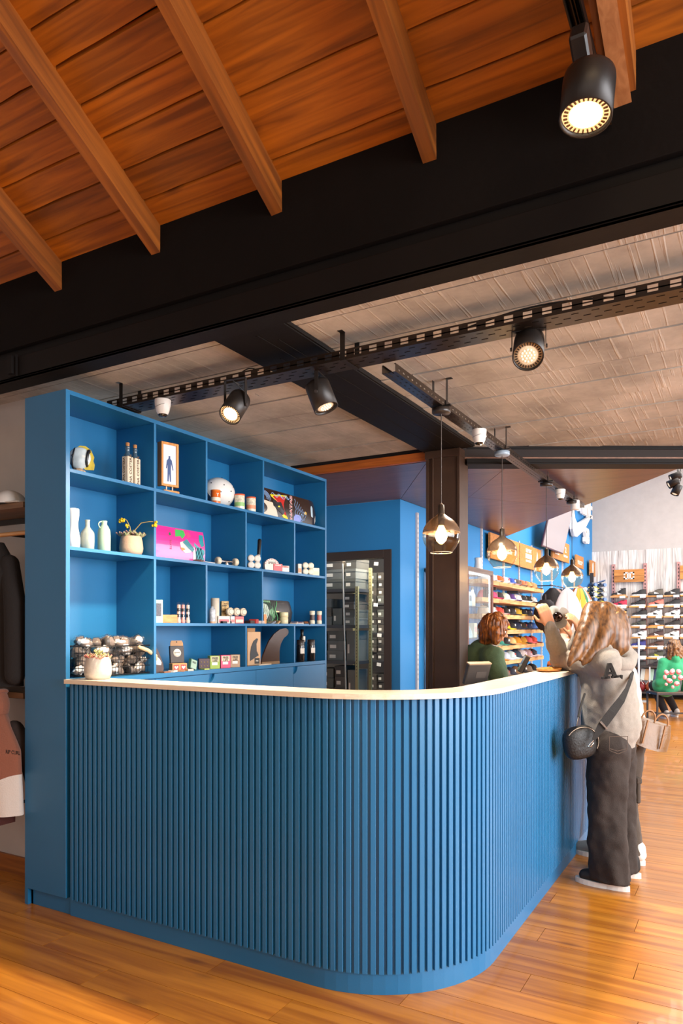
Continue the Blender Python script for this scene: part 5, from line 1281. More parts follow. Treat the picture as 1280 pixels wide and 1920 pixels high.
# ------------------------------------------------------------------ display case with glass doors beside the column
dc=thing('display_case','tall lit glass display case with dark wooden frame against the blue wall','display case',(-2.74,7.43,0))
MAH=wood('mahogany','5a2a1c','7c3f28','z',.4)
do=Vector((-2.74,7.43,0)); A0,A1=(-2.955,7.0),(-2.5,7.86)
def dcp(m,name,mt): o=m.build(name,mt,dc); o.location=-do; return o
dcp(MB().box((A0[0],A0[1],0),(A1[0],A1[1],.5)),'base',MAH)
dcp(MB().box((A0[0],A0[1],2.02),(A1[0],A1[1],2.07)),'top',wood('grey_wood','6d5c54','8a786e','y',.5))
for x,y in ((A0[0],A0[1]),(A1[0]-.035,A0[1]),(A1[0]-.035,A1[1]-.05),(A0[0],A1[1]-.05)): dcp(MB().box((x,y,.5),(x+.035,y+.05,2.02)),'post',MAH)
for z in (.95,1.32,1.66): dcp(MB().box((A0[0]+.01,A0[1]+.02,z),(A1[0]-.02,A1[1]-.02,z+.008)),'glass_shelf',glass_mat('shelf_glass','e8f4f4',.0,.25))
dcp(MB().box((A1[0]-.012,A0[1]+.05,.5),(A1[0]-.008,A1[1]-.05,2.02)),'door_glass',glass_mat('case_glass','f4fafa',0,.04))
dcp(MB().box((A0[0]+.035,A0[1]+.008,.5),(A1[0]-.035,A0[1]+.012,2.02)),'side_glass',glass_mat('case_glass'))
LEDS=mat('led_strip','ffffff',.4,emit=7,emcol='e8f4ff')
dcp(MB().box((A1[0]-.03,A0[1]+.05,2.0),(A1[0]-.02,A1[1]-.06,2.012)).box((A1[0]-.03,A1[1]-.065,.55),(A1[0]-.02,A1[1]-.055,2.0)).box((A1[0]-.03,A0[1]+.055,.55),(A1[0]-.02,A0[1]+.065,2.0)),'led_strip',LEDS)
k=0
for z,nn in ((.508,3),(.958,4),(1.328,4),(1.668,4)):
    for j in range(nn):
        y=7.16+.17*j; k+=1
        kind=(k*7)%3
        t=thing(('bottle','figurine','accessory_box')[kind],'%s %s in the display case, %s shelf, %s'%(('white','grey','pale blue','cream')[k%4],('bottle','stone figurine','accessory box')[kind],{.508:'lowest',.958:'second',1.328:'third',1.668:'top'}[z],('first from the column','second from the column','third from the column','fourth from the column')[j]),('bottle','figurine','box')[kind],(-2.68,y,z+.002))
        mt=C(('d8dce0','9a9894','a8bccc','d0c4b4')[k%4],.4)
        if kind==0: MB().lathe([(.03,0),(.035,.01),(.035,.13),(.015,.17),(.015,.21),(.0001,.212)],16).build('body',mt,t); MB().lathe([(.017,.19),(.017,.22),(.0001,.221)],12).build('cap',C('3a4450',.4),t)
        elif kind==1: MB().grid(lambda u,v:((.05+.012*math.sin(u*25))*math.cos(u*6.28)*math.cos(v*1.57)**.6,(.045+.01*math.cos(u*19))*math.sin(u*6.28)*math.cos(v*1.57)**.6,.14*v+.01*math.sin(u*12)*v),20,8).build('body',mt,t)
        else: MB().box((-.04,-.05,0),(.04,.05,.16),None,ch=.003).build('carton',mt,t); MB().box((.0401,-.03,.06),(.041,.03,.12)).build('label',C('e8a0a8' if k%2 else '5a6a7a',.5),t)
bulb('display_case_light',(-2.62,7.45,1.95),4,6500,.05); bulb('display_case_light',(-2.62,7.45,1.2),2.5,6500,.05)
p=onX(896,1062,-2.7); t=thing('vase','white waisted vase standing on top of the display case','vase',(-2.72,onX(896,1060,-2.72).y,2.072))
MB().lathe([(.04,0),(.052,.006),(.052,.04),(.042,.09),(.038,.13),(.043,.165),(.041,.172),(.034,.17),(.033,.06),(.0001,.05)],28).build('body',MATS['white_ceramic'],t)

# ------------------------------------------------------------------ clothes, bags, surfboards and boards beyond the caps
hr_=thing('clothes_rack','black wall rail with wire hangers right of the cap shelves','clothes rail',(-2.62,11.6,2.08))
MB().cyl((-.34,-.45,0),(0,-.45,0),.008).cyl((-.34,.75,0),(0,.75,0),.008).cyl((0,-.6,0),(0,1.1,0),.008).build('bar',C('2a2624',.4),hr_)
gc=['1e1a1a','8a7068','241f1f','6a4a70','2a2624','a08a80']
for k in range(6):
    t=thing('jacket',('black','tan','second black','purple','dark grey','beige')[k]+' garment on the wire-hanger rail right of the caps','jacket',(-2.62,11.15+.22*k,1.60),.5)
    MB().grid(lambda u,v:((.16-.0*v if v<.75 else .16*(1-(v-.75)/.25*.75))*math.cos(u*6.28),(.05+.012*math.sin(u*20))*math.sin(u*6.28),.44*v),20,10).build('body',mat('gar_'+gc[k],gc[k],.9,bump=.3),t)
    MB().tube([(0,0,.43),(0,0,.475),(.02,0,.485)],.004,5).build('hanger_hook',STEEL,t)
for k,(px,py,c,l) in enumerate(((1022,1152,'2a2224','black backpack hanging right of the third cap shelf'),(1036,1166,'3a2c30','dark brown backpack below the black one'))):
    p=onD(px,py,9.9); t=thing('backpack',l,'backpack',p)
    MB().grid(lambda u,v:(.16*math.cos(u*6.28)*math.sin(.15+v*2.8)**.5,.12*math.sin(u*6.28)*math.sin(.15+v*2.8)**.5,-.22+.42*v),24,12).build('body',C(c,.8),t)
    MB().grid(lambda u,v:(.11+.05*math.sin(v*3.14)*math.sin(u*3.14),-.1+.2*u,-.18+.2*v),8,8).build('pocket',C('4a3a3c',.8),t)
    MB().tube([(0,-.02,.19),(0,0,.27),(0,.02,.19)],.012,6).build('strap',C(c,.8),t)
def surfboard(px,t_,w,h,base,stripes,label,yaw=0,nosec=None):
    p=onD(px,1175,t_); t=thing('surfboard',label,'surfboard',(p.x,p.y,0),TH+yaw)
    n=40
    def half(z): s=z/h; return w/2*max(0.0,1-abs(2*s-.92)**2.8 if s<.46 else 1-((s-.46)/.541)**3.0)**.62
    def f(u,v): z=h*v; a=u*6.2832; r=max(.004,half(z)); return (r*math.cos(a),.032*math.sin(a)*(r/(w/2))**.5-.12*(v**3)*-1,z)
    m=MB(); m.grid(f,28,n); m.build('board',base,t)
    for (a,b,col) in stripes:
        m=MB(); m.grid(lambda u,v:((a+(b-a)*u)*half(h*(.02+.96*v)),f(.75,.02+.96*v)[1]-.002-.0*u+.032*(1-math.sqrt(max(0,1-(a+(b-a)*u)**2)))*(half(h*(.02+.96*v))/(w/2))**.5,h*(.02+.96*v)),4,n); m.build('stripe',col,t)
    if nosec: m=MB(); m.grid(lambda u,v:(lambda q:(q[0]*1.02,q[1]*1.0+(q[1]-.12*(.9+.1*v)**3)*.04,q[2]+.002))(f(u,.90+.1*v)),28,6); m.build('nose',nosec,t)
    return t
surfboard(1068,9.6,.50,1.98,C('d9d4d4',.25,coat=.4),[(-.1,.0,C('c8c4c8',.25))],'plain white surfboard standing behind the fan')
surfboard(1092,10.0,.56,2.03,C('e8d8b0',.25,coat=.4),[(-.75,-.45,C('f0ece0',.25)),(-.4,-.05,C('e0a030',.25)),(.0,.4,C('e6a838',.25)),(.45,.62,C('2c8058',.25)),(.66,.8,C('e8e4d8',.25))],'surfboard with yellow and green stripes and brown nose',.1,C('8a4a28',.3))
surfboard(1115,13.6,.5,2.3,C('e8c838',.3),[(-.2,.1,C('f0ece0',.3))],'yellow surfboard at the far corner behind the fourth pendant')
dk0=None
bi=0
for cx_,cyl_ in ((1100,0),(1119,1)):
    for j in range(5 if cyl_ else 4):
        bi+=1
        p=onD(cx_,1092+9*j+(8 if not cyl_ else 0),13.2); t=thing('skateboard','small complete skateboard, %s in the %s column of the skateboard rack'%(('topmost','second','third','fourth','lowest')[j],('left','right')[cyl_]),'skateboard',p,TH+.3,'skateboards in the wall rack')
        Mx=Matrix.Rotation(-.18,4,'Y')
        MB().grid(lambda u,v:((u-.5)*.36,(v-.5)*.14*math.sin(math.pi*min(1,max(.04,u)))**.3,.02*abs(u-.5)*4*abs(u-.5)),12,4,None,Mx).grid(lambda u,v:((u-.5)*.36,(.5-v)*.14*math.sin(math.pi*min(1,max(.04,u)))**.3,-.012+.02*abs(u-.5)*4*abs(u-.5)),12,4,None,Mx).build('deck',C(('3a5c8c','2a2c34','8a8c94','c8b48c','34608c')[(bi*2)%5],.4),t)
        for sx in (-1,1):
            m=MB(); m.cyl((.1*sx,-.085,-.045),(.1*sx,.085,-.045),.010,n=8,m=None); m.box((.1*sx-.03,-.03,-.04),(.1*sx+.03,.03,-.008),None); m.build('truck',C('7a7c84',.35),t)
            for sy in (-1,1): MB().cyl((.1*sx,.07*sy,-.05),(.1*sx,.105*sy,-.05),.032,n=12).build('wheel',C(('e0d4b0','d8dce0','4a6a9a')[bi%3],.4),t)
rb=thing('board_rack','black wall post carrying the skateboards near the corner','rack',onD(1109,1175,13.4)); rb.location.z=0
MB().box((-.03,-.02,0),(.03,.02,2.45)).build('post',C('2a2624',.5),rb)

# ------------------------------------------------------------------ shoe wall
PINK=mat('pink_upright','b58682',.5); YW=16.27
sw=thing('shoe_wall_rails','perforated rose-grey uprights of the shoe wall on the whitewashed boards','wall rails',(-1,YW,0))
for px in (1150,1209.5,1272,1335,1400):
    x=onY(px,1175,YW).x
    MB().box((x-.035,YW-.045,.66),(x+.035,YW,2.78)).build('upright',PINK,sw).location=(1,-YW,0)
    m=MB(); z=.75
    while z<2.72: m.box((x-.010,YW-.0465,z),(x+.010,YW-.045,z+.035)); z+=.075
    m.build('slots',C('3c3230',.7),sw).location=(1,-YW,0)
def wsign(pa,pb,z0,z1,label,dc=True):
    xa=onY(pa,1175,YW).x; xb=onY(pb,1175,YW).x
    t=thing('sign_board',label,'sign',((xa+xb)/2,YW-.05,(z0+z1)/2)); w=xb-xa
    for k in range(2): MB().box((-w/2,-.03,-(z1-z0)/2+k*(z1-z0)/2+.002),(w/2,.0,-(z1-z0)/2+(k+1)*(z1-z0)/2-.002)).build('plank',SIGNW,t)
    if dc:
        P=[]
        def bx(x0,z0_,x1,z1_): P.append((x0,z0_,x1,z1_))
        m=MB(); s=.05
        # block letters D and C back to back with a square star gap
        for (x0,z0_,x1,z1_) in ((-2.1,-1.5,-1.5,-.25),(-2.1,.25,-1.5,1.5),(-2.1,.95,-.35,1.5),(-2.1,-1.5,-.35,-.95),(-.75,-1.3,-.15,1.3),(.15,-1.3,.75,1.3),(.35,.95,2.1,1.5),(.35,-1.5,2.1,-.95),(1.5,.35,2.1,1.5),(1.5,-1.5,2.1,-.35)):
            m.box((x0*s,-.033,z0_*s),(x1*s,-.0301,z1_*s))
        m.build('logo',WP,t)
    return t
wsign(1152,1208,2.39,2.66,'wooden sign board with a white block logo above the shoes')
wsign(1275,1330,2.42,2.70,'wooden sign board cut by the right edge of the picture',False)
SOLE=[C('e8e4de',.5),C('2a2624',.5),C('c88a4c',.5)]
SHW=wood('shoe_shelf_wood','c88a48','e0a860','x',.5)
def shoe(loc_,uc,sc,label,hi=False,acc=None,flip=1):
    t=thing('shoe',label,'shoe',loc_,0,'shoes on the shoe wall')
    L=.29
    def up(u,v):
        # u around the section, v from toe (0) to heel (1)
        x=(v-.5)*L*.98; e=math.sin(math.pi*min(1,.1+.86*v))**.45; w=.046*e*(1-.16*math.sin(math.pi*min(1,max(0,(v-.35)/.3))) if .35<v<.65 else 1)
        h=(.045+.055*max(0,min(1,(v-.25)/.35))**1.2) + (.045 if hi else .008)*max(0,min(1,(v-.6)/.25))
        if v<.12: h*=.55+.45*v/.12
        a=math.pi*u; return (x*flip,w*math.cos(a),.026+h*math.sin(a)**.7)
    m=MB(); m.grid(up,14,16); m.add([up(i/14,1) for i in range(15)],[tuple(range(15))]).add([up(i/14,0) for i in range(15)],[tuple(range(14,-1,-1))]); m.build('upper',uc,t)
    o=[]
    for i in range(24):
        a=6.2832*i/24; s=math.cos(a); o.append((s*L/2*1.02*flip,.048*math.sin(a)*(1-.2*math.exp(-((s)/.35)**2))*(1.05)))
    MB().prism(o,0,.03,None).build('sole',sc,t)
    m=MB(); m.box((-.05*flip,-.0485,.05),(.045*flip,-.044,.062),None,Matrix.Rotation(.35*flip,4,'Y')); m.box((-.02*flip,-.049,.032),(.03*flip,-.045,.055)); m.build('side_stripe',acc or sc,t)
    m=MB(); m.lathe([(.026,.0),(.03,.012),(.022,.016)],14,None,Matrix.Translation((.075*flip,0,.105+(.04 if hi else .0)))@Matrix.Diagonal((1.5,1,1,1)),cap=False); m.build('collar',C('3a3432',.8),t)
    return t
colx=[1159.5,1196,1227.5,1258,1288,1317]
rowz=[EYE+(1175-y)*15.1/F_PX for y in (1117.5,1136.5,1155.5,1174.5,1194,1212.5,1231.5,1250.5)]
SH=[['2c2a2a/2h','2e2c2c/0','5a5248/1','2c2a2a/1','3a3432/0','2a2826/0'],['c8304a/0r','2c2a2a/0','e07868/0','2c2a2a/0','8a8480/0','2a2826/0'],['2c2a2a/0','2c2a2a/0','e4e0dc/0','e8e4e0/0k','3a3432/0','2a2826/0'],
 ['d89a48/0','4a4a40/0','2a2828/2','2e2a28/0','3a3432/0','2a2826/0'],['d8d4d0/0','e8e6e4/0','4a3432/2','e8e4dc/0k','e8e4e0/0','2a2826/0'],['3a3432/0','3a3c80/0','5a3c30/0','8a8480/0','3a3432/0','2a2826/0'],
 ['2a2826/0','34302e/0','4a4a3c/0y','3a3432/0','2a2826/0','2a2826/0'],['2a2826/1','3a3634/0','34282a/0','2a2826/0','2a2826/0','2a2826/0']]
rn=['top','second','third','fourth','fifth','sixth','seventh','lowest']; cn=['left of the first upright pair','left of the middle upright','just right of the middle upright','left of the right upright','right of the right upright','at the picture edge']
for ri,z in enumerate(rowz):
    for ci,px in enumerate(colx):
        x=onY(px,1175,16.0).x; code=SH[ri][ci]; hx,rest=code.split('/'); si=int(rest[0]); hi='h' in rest
        acc=C('e8e4de',.5) if si else C('2a2624',.5) if 'k' in rest else C('c8c43c',.5) if 'y' in rest else C('2a2a2c',.5)
        x+=R.uniform(-.02,.02)
        nm={'2c':'black','2e':'black','5a':'brown','3a':'dark grey','2a':'black','c8':'red','e0':'coral','8a':'grey','e4':'white','e8':'white','d8':'tan' ,'4a':'olive','34':'charcoal'}[hx[:2]]
        if hx=='d8d4d0': nm='pale grey'
        if hx=='3a3c80': nm='blue'
        t=thing('shoe_shelf','small wooden shoe shelf with price card, %s row, %s'%(rn[ri],cn[ci]),'shelf',(x,16.1,z),0,'small shoe shelves')
        MB().box((-.16,-.07,-.03),(.16,.17,0)).build('plank',SHW if (ri*3+ci)%3 else LWOOD,t); MB().box((.03,-.085,-.045),(.14,-.071,.002)).build('price_card',C('ece8e4',.5),t)
        shoe((x,16.1,z+.001),C(hx,.7),SOLE[si],'%s shoe%s, %s shoe wall row, %s'%(nm,' with high collar' if hi else '',rn[ri],cn[ci]),hi,acc)
# low racks under the shoe wall
lr=thing('bag_rack','low white-framed rack with bright bags and boards under the shoe wall','rack',(-1.75,15.9,0))
MB().box((-.9,-.25,.10),(2.2,.25,.13)).box((-.9,-.25,.62),(2.2,.25,.65)).build('shelf',C('3a3432',.5),lr)
for x in (-.85,.0,.35,1.1,2.1): MB().cyl((x,-.25,.1),(x,-.25,.64),.014).build('post',C('e8e4e4',.4),lr)
for k,(px,c,l) in enumerate(((1203,'d8dcd4','pale folded shirt'),(1211,'d8b088','tan folded shirt'),(1219,'a8c8b4','mint folded shirt'),(1228,'3c4c6c','navy folded board short'))):
    p=onY(px,1290,15.75); t=thing('folded_shirt',l+' standing in the low rack under the shoe wall','clothing',(p.x,15.8,.36)); MB().box((-.045,-.05,-.0),(.045,.12,.24),None,Matrix.Rotation(.12,4,'Y'),ch=.01).build('cloth',C(c,.8),t)
for k,(px,c,l) in enumerate(((1202,'7a1c20','dark red sports bag'),(1216,'a8502c','rust brown sports bag'),(1228,'8c3a2c','reddish brown sports bag'))):
    p=onY(px,1305,15.75); t=thing('sports_bag',l+' on the floor shelf under the shoe wall','bag',(p.x,15.8,.131)); MB().grid(lambda u,v:(.08*math.cos(u*6.28)*math.sin(.2+v*2.74)**.5,.12*math.sin(u*6.28)*math.sin(.2+v*2.74)**.5,.2*v),16,8).build('body',C(c,.6),t); MB().tube([(-.05,-.1,.15),(0,-.11,.23),(.05,-.1,.15)],.008,5).build('strap',C('e0d8d0',.6),t)
p=onZ(1197,1313,0); q=onY(1197,1197,15.0)
t=thing('display_stand','thin white display pole standing before the shoe wall','stand',(q.x,15.0,0)); MB().cyl((0,0,.02),(0,0,q.z),.018).build('pole',C('e6e4e6',.3),t); MB().lathe([(.18,0),(.17,.02),(.0001,.021)],24).build('foot',C('8a8684',.4),t)

# bench
bl=onZ(1232,1352,0)
bt=thing('bench','black steel frame bench with brown seat the child sits on','bench',(bl.x,bl.y,0),TH)
ST=C('2a2624',.4)
for x in (0.0,1.1):
    for y in (0,.36): MB().box((x-.012,y-.012,0),(x+.012,y+.012,.405)).build('leg',ST,bt)
MB().box((.012,-.01,.11),(1.09,.01,.13)).box((-.01,.012,.11),(.01,.35,.13)).build('stretcher',ST,bt)
MB().box((-.014,-.014,.40),(1.114,.374,.425)).build('seat_frame',ST,bt); MB().box((0,0,.4255),(1.1,.36,.44)).build('seat',C('6a5244',.6),bt)

# ------------------------------------------------------------------ on the counter
def monitor(px,py0,px1,t_,label,lean=.5,w=.19,h=.15,yaw=0):
    p=onD(px,1290,t_); t=thing('payment_terminal',label,'terminal',(p.x,p.y,.772),yaw)
    c=Matrix.Translation((0,0,.36))@Matrix.Rotation(lean,4,'Y'); 
    MB().box((-.012,-w/2,-h/2),(.016,w/2,h/2),None,c,ch=.004).build('housing',C('3c322c',.4),t)
    MB().box((-.014,-w/2+.008,-h/2+.008),(-.0125,w/2-.008,h/2-.008),None,c).build('screen',C('16181c',.1),t)
    MB().box((.0165,-w*.1,-.02),(.0172,w*.34,.015),None,c).build('badge',C('4a3e36',.5),t)
    MB().box((-.012,-w/2,h/2-.004),(.016,w/2,h/2+.003),None,c).build('top_edge',C('9a7e62',.4),t)
    MB().box((-.03,-.03,0),(.0,.03,.31)).box((-.09,-.09,0),(.07,.09,.012)).build('stand',C('2a2420',.4),t); return t
m1=monitor(896,1245,915,3.85,'dark touch screen seen from behind beside the steel column',.35,.15,.12,-.55)
m1.location=onD(893,1175,3.82); m1.location.z=.772
for o in [x for x in KIDS[m1.name] if x.name.startswith(('housing','screen','badge','top_edge'))]: o.location=(0,0,.07)
m2=monitor(980,1240,995,4.9,'second dark touch screen near the customers, seen from the side',.45,.15,.12,.35)
m2.location=onD(981,1175,4.8); m2.location.z=.772
for o in [x for x in KIDS[m2.name] if x.name.startswith(('housing','screen','badge','top_edge'))]: o.location=(0,0,.07)
p=onZ(1012,1259,1.19); t=thing('wooden_tray','round orange wooden tray on the counter beside the elbow','tray',(-1.03,p.y+.1,1.189)); 
MB().lathe([(.05,0),(.10,.004),(.105,.016),(.10,.017),(.095,.008),(.0001,.007)],32,None,Matrix.Diagonal((.65,1.3,1,1))).build('dish',wood('tray_wood','b8702c','d89850','y',.35),t)
t=thing('bread_roll','brown round stand base behind the wooden tray','ornament',(-1.06,p.y+.42,1.189)); MB().lathe([(.04,0),(.06,.01),(.055,.04),(.03,.05),(.03,.1),(.045,.11),(.0001,.112)],20).build('body',C('9a4a1c',.4),t)
# little fan with wide soft blades
fp=onD(1044,1157,4.45); t=thing('desk_fan','small desk fan with grey petal blades and chrome hub on the counter','fan',(fp.x,fp.y,1.188))
z0=fp.z-1.188
Mfan=Matrix.Translation((0,0,z0))@Vector((.35,-1,.1)).to_track_quat('Z','Y').to_matrix().to_4x4()
MB().lathe([(.0001,.045),(.015,.043),(.027,.034),(.032,.018),(.030,-.01),(.02,-.02),(.0001,-.02)][::-1],24,None,Mfan).build('hub',mat('dark_chrome','4a3c38',.08,metal=1),t)
for k in range(4):
    a0=k*1.5708+.5
    def bl_(u,v):
        r=.026+.05*v; a=a0+(u-.5)*1.75*(1-.25*v); rr=r*(1-.18*(2*abs(u-.5))**2*v); return (rr*math.cos(a),rr*math.sin(a),.022*(u-.5)*1.8+.006*v)
    m=MB(); m.grid(bl_,10,6,None,Mfan); m.grid(lambda u,v:(lambda q:(q[0],q[1],q[2]-.003))(bl_(1-u,v)),10,6,None,Mfan); m.build('blade',C('aaa69c',.45),t)
MB().cyl((0,0.02,z0),(0,.05,z0-.01),.022,.018).build('motor',mat('dark_chrome','4a3c38',.08,metal=1),t)
MB().tube([(0,.04,z0),(0,.045,z0-.05),(0,.03,.03)],.007,8).lathe([(.055,0),(.05,.018),(.01,.03),(.0001,.03)],24).build('stand',mat('chrome','b8b8bc',.12,metal=1),t)
p=onD(1077,1128,4.9); t=thing('ribbon_ornament','grey twisted ribbon-like blade ornament behind the fan','ornament',(p.x,p.y,1.188))
def rib(u,v): s=v; return ((.11*(u-.5)*(1.2-.8*s))*math.cos(1.2*s+.3)+.05*math.sin(s*2.2)-.03,.11*(u-.5)*math.sin(1.2*s+.3),.12+.22*s)
MB().grid(rib,6,16).grid(lambda u,v:(lambda q:(q[0],q[1]+.004,q[2]))(rib(1-u,v)),6,16).build('blade',C('a39c94',.45),t); MB().cyl((-.03,0,0),(-.03,0,.14),.006).lathe([(.04,0),(.035,.012),(.0001,.013)],20,None,Matrix.Translation((-.03,0,0))).build('stand',mat('chrome','b8b8bc',.12,metal=1),t)

# ------------------------------------------------------------------ people
SKIN=mat('skin','c98d68',.5,sss=.15,bump=.05,bscale=200); 
def soft(m,name,mt,parent,vox=.012,smooth=2,disp=0,dscale=.12,solid=True):
    o=m.build(name,mt,parent)
    r=o.modifiers.new('remesh','REMESH'); r.mode='VOXEL'; r.voxel_size=vox; r.use_smooth_shade=True
    if smooth: s=o.modifiers.new('smooth','SMOOTH'); s.factor=.6; s.iterations=smooth
    if disp:
        tx=bpy.data.textures.get('fold%g'%dscale) or bpy.data.textures.new('fold%g'%dscale,'CLOUDS'); tx.noise_scale=dscale; tx.noise_depth=2
        d=o.modifiers.new('folds','DISPLACE'); d.texture=tx; d.strength=disp; d.mid_level=.5; d.texture_coords='LOCAL'
    return o
def hand(m,wrist,dirv,normal,thumb_side,curl=.5,s=1.0):
    """palm, four unequal fingers and a side thumb; dirv = towards fingertips, normal = out of the palm"""
    d=Vector(dirv).normalized(); n=Vector(normal); n=(n-d*n.dot(d)).normalized(); w=d.cross(n)*thumb_side
    W=Vector(wrist)
    for k,off in enumerate((-.027,-.009,.009,.027)): m.rc(W+w*off*.7*s,.016*s,W+d*.075*s+w*off*s,.0125*s,10)
    L=[.058,.072,.078,.068]
    for k,off in enumerate((-.028,-.0095,.0095,.028)):
        p=W+d*.08*s+w*off*s; l=L[k]*s; c=0; dd=d
        for seg,(f,r0,r1) in enumerate(((.45,.0092,.0085),(.3,.0085,.0078),(.25,.0078,.0068))):
            c+=curl*(.75 if seg else .5); dd=(d*math.cos(c)+n*math.sin(c)).normalized(); q=p+dd*l*f; m.rc(p,r0*s,q,r1*s,8); p=q
    p=W+w*.024*s+d*.018*s; q=p+(w*.7+d*.55+n*.35).normalized()*.042*s; m.rc(p,.0125*s,q,.0105*s,8); r=q+(d*.8+n*.5+w*.1).normalized()*.032*s; m.rc(q,.0102*s,r,.008*s,8)
def head(m,c,face,up=(0,0,1),s=1.0):
    """skull, jaw, nose, lips, ears in one surface"""
    f=Vector(face).normalized(); u=Vector(up); u=(u-f*u.dot(f)).normalized(); w=u.cross(f); c=Vector(c)
    P=lambda a,b,z:c+(w*a+f*b+u*z)*s
    M=Matrix((w,f,u)).transposed().to_4x4()
    M.translation=c
    m.ball((0,-.012*s,.02*s),(.074*s,.092*s,.086*s),20,None,M)
    m.ball((0,.022*s,-.035*s),(.056*s,.062*s,.068*s),18,None,M)
    m.rc(P(0,.03,-.085),.026*s,P(0,.052,-.09),.018*s,10)
    m.rc(P(0,.082,.012),.008*s,P(0,.1,-.022),.0125*s,10); m.rc(P(-.01,.088,-.026),.008*s,P(.01,.088,-.026),.008*s,8)
    m.rc(P(-.018,.08,-.052),.007*s,P(.018,.08,-.052),.007*s,8); m.rc(P(-.014,.078,-.062),.007*s,P(.014,.078,-.062),.007*s,8)
    m.rc(P(-.045,.07,.028),.009*s,P(.045,.07,.028),.009*s,8)
    for k in (-1,1): m.ball(tuple(P(.075*k,-.01,-.005)),(.012*s,.02*s,.03*s),10)
    return P,M
def eyes(P,s,parent):
    for k in (-1,1):
        m=MB(); m.ball(P(.029*k,.075,.006),.012*s,10); e=m.build('eye',C('e8e2dc',.2),parent); MB().ball(P(.029*k,.0835,.006),.0055*s,8).build('iris',C('3a2618',.2),e)
def brows(P,s,parent,col):
    for k in (-1,1): MB().rc(P(.014*k,.083,.031),.0035*s,P(.046*k,.07,.033),.003*s,6).build('eyebrow',col,parent)
DEN=mat('dark_denim','2c221d',.85,bump=.35,bscale=260,var=.12,vscale=9); HEA=mat('grey_marl_fleece','8f877e',.95,bump=.35,bscale=300,var=.07,vscale=50,sheen=.2)
CRM=mat('cream_fleece','cfc6b8',.95,bump=.3,bscale=220,sheen=.2); WSOLE=C('e6e0d8',.45)
def hairmat(name,c1,c2):
    m=wood(name,c1,c2,'z',.42,2.2,.05,coords='pos',bump=.5,grain=.25); return m
def shoe_p(foot,toe_dir,parent,top,size=.27):
    d=Vector(toe_dir).normalized(); F=frame(foot,(d.x,d.y,0),(-d.y,d.x,0))
    o=[]; 
    for i in range(28):
        a=6.2832*i/28; s=math.cos(a); w=.047 if s>-.1 else .040; o.append((s*size/2+size*.18,w*math.sin(a)*(1-.12*math.exp(-((s+.1)/.3)**2))))
    MB().prism(o,0,.028,None,F).build('shoe_sole',WSOLE,parent,bevel=.005)
    m=MB(); m.rc(F@Vector((-.05,0,.06)),.042,F@Vector((.07,0,.058)),.042,12).rc(F@Vector((.07,0,.058)),.042,F@Vector((.150,0,.044)),.034,12).rc(F@Vector((-.05,0,.06)),.042,F@Vector((-.045,0,.1)),.043,12)
    oo=soft(m,'shoe_upper',top,parent,.009,2); return oo
def offs(parent,*objs): pass

def hair_strands(parent,roots,col,n=0,name='hair_strand'):
    for pts,r in roots: MB().tube(pts,[r*(1-.75*(i/(len(pts)-1))**1.5) for i in range(len(pts))],8).build(name,col,parent)

# ---- customer in the grey hoodie, leaning with both elbows on the counter
T0=4.05
J=lambda px,py,t: onD(px,py,t)
foot_n=onZ(1140,1664,0); foot_f=onZ(1158,1642,0)
base=Vector((foot_n.x,foot_n.y,0))
w1=thing('person','person in grey hoodie and dark wide trousers leaning on the counter, long light brown hair','person',(0,0,0))
w1.location=base
def B(m): # shift a world-space builder into the person's frame
    m.v=[tuple(Vector(v)-Vector(cur)) for v in m.v]; return m
cur=base
def mk(m,name,mt,parent,**k): return soft(B(m),name,mt,parent,**k)
face_dir=Vector((-.85,.50,-.05))
pel=J(1143,1392,4.12); che=J(1138,1270,4.14); nk=J(1134,1212,4.16); hd_c=J(1133,1172,4.17)
shn=J(1135,1243,4.0); shf=J(1140,1238,4.30)
eln=Vector((-1.005,onX(1050,1262,-1.005).y,1.235)); wrn=J(1030,1172,4.30)
elf=eln+Vector((.0,.34,.0)); wrf=J(1086,1188,4.45)
hipn=J(1140,1400,4.04); hipf=J(1150,1398,4.22)
knn=J(1136,1530,4.03); knf=J(1160,1525,4.22); ann=Vector((foot_n.x+.02,foot_n.y,.09)); anf=Vector((foot_f.x+.02,foot_f.y,.09))
m=MB()
m.chain([(pel,.12),((pel+che)/2,.105),(che,.115),(nk-Vector((0,0,.03)),.06)],16)
m.rc(nk-Vector((0,0,.03)),.05,hd_c-Vector((0,0,.05)),.05,14)
m.rc(shn,.055,shf,.055,14)
for s_,e_,w_ in ((shn,eln,wrn),(shf,elf,wrf)): m.rc(s_,.052,e_,.04,12); m.rc(e_,.04,w_,.026,12)
for h_,k_,a_ in ((hipn,knn,ann),(hipf,knf,anf)): m.rc(h_,.095,k_,.06,12); m.rc(k_,.06,a_,.035,12); m.rc(a_,.035,a_+Vector((-.1,.03,-.05)),.03,10)
P,HM=head(m,hd_c,face_dir)
hand(m,wrn+(wrn-eln).normalized()*.012,(wrn-eln).normalized()+Vector((-.25,.05,.35)),Vector((-.3,.75,-.1)),1,.95)
hand(m,wrf+(wrf-elf).normalized()*.012,(wrf-elf).normalized()+Vector((-.5,.2,.25)),Vector((-.6,.3,-.5)),-1,.6)
mk(m,'body',SKIN,w1,vox=.0065,smooth=1)
PP=lambda a,b,z:P(a,b,z)-base
eyes(PP,1,w1)
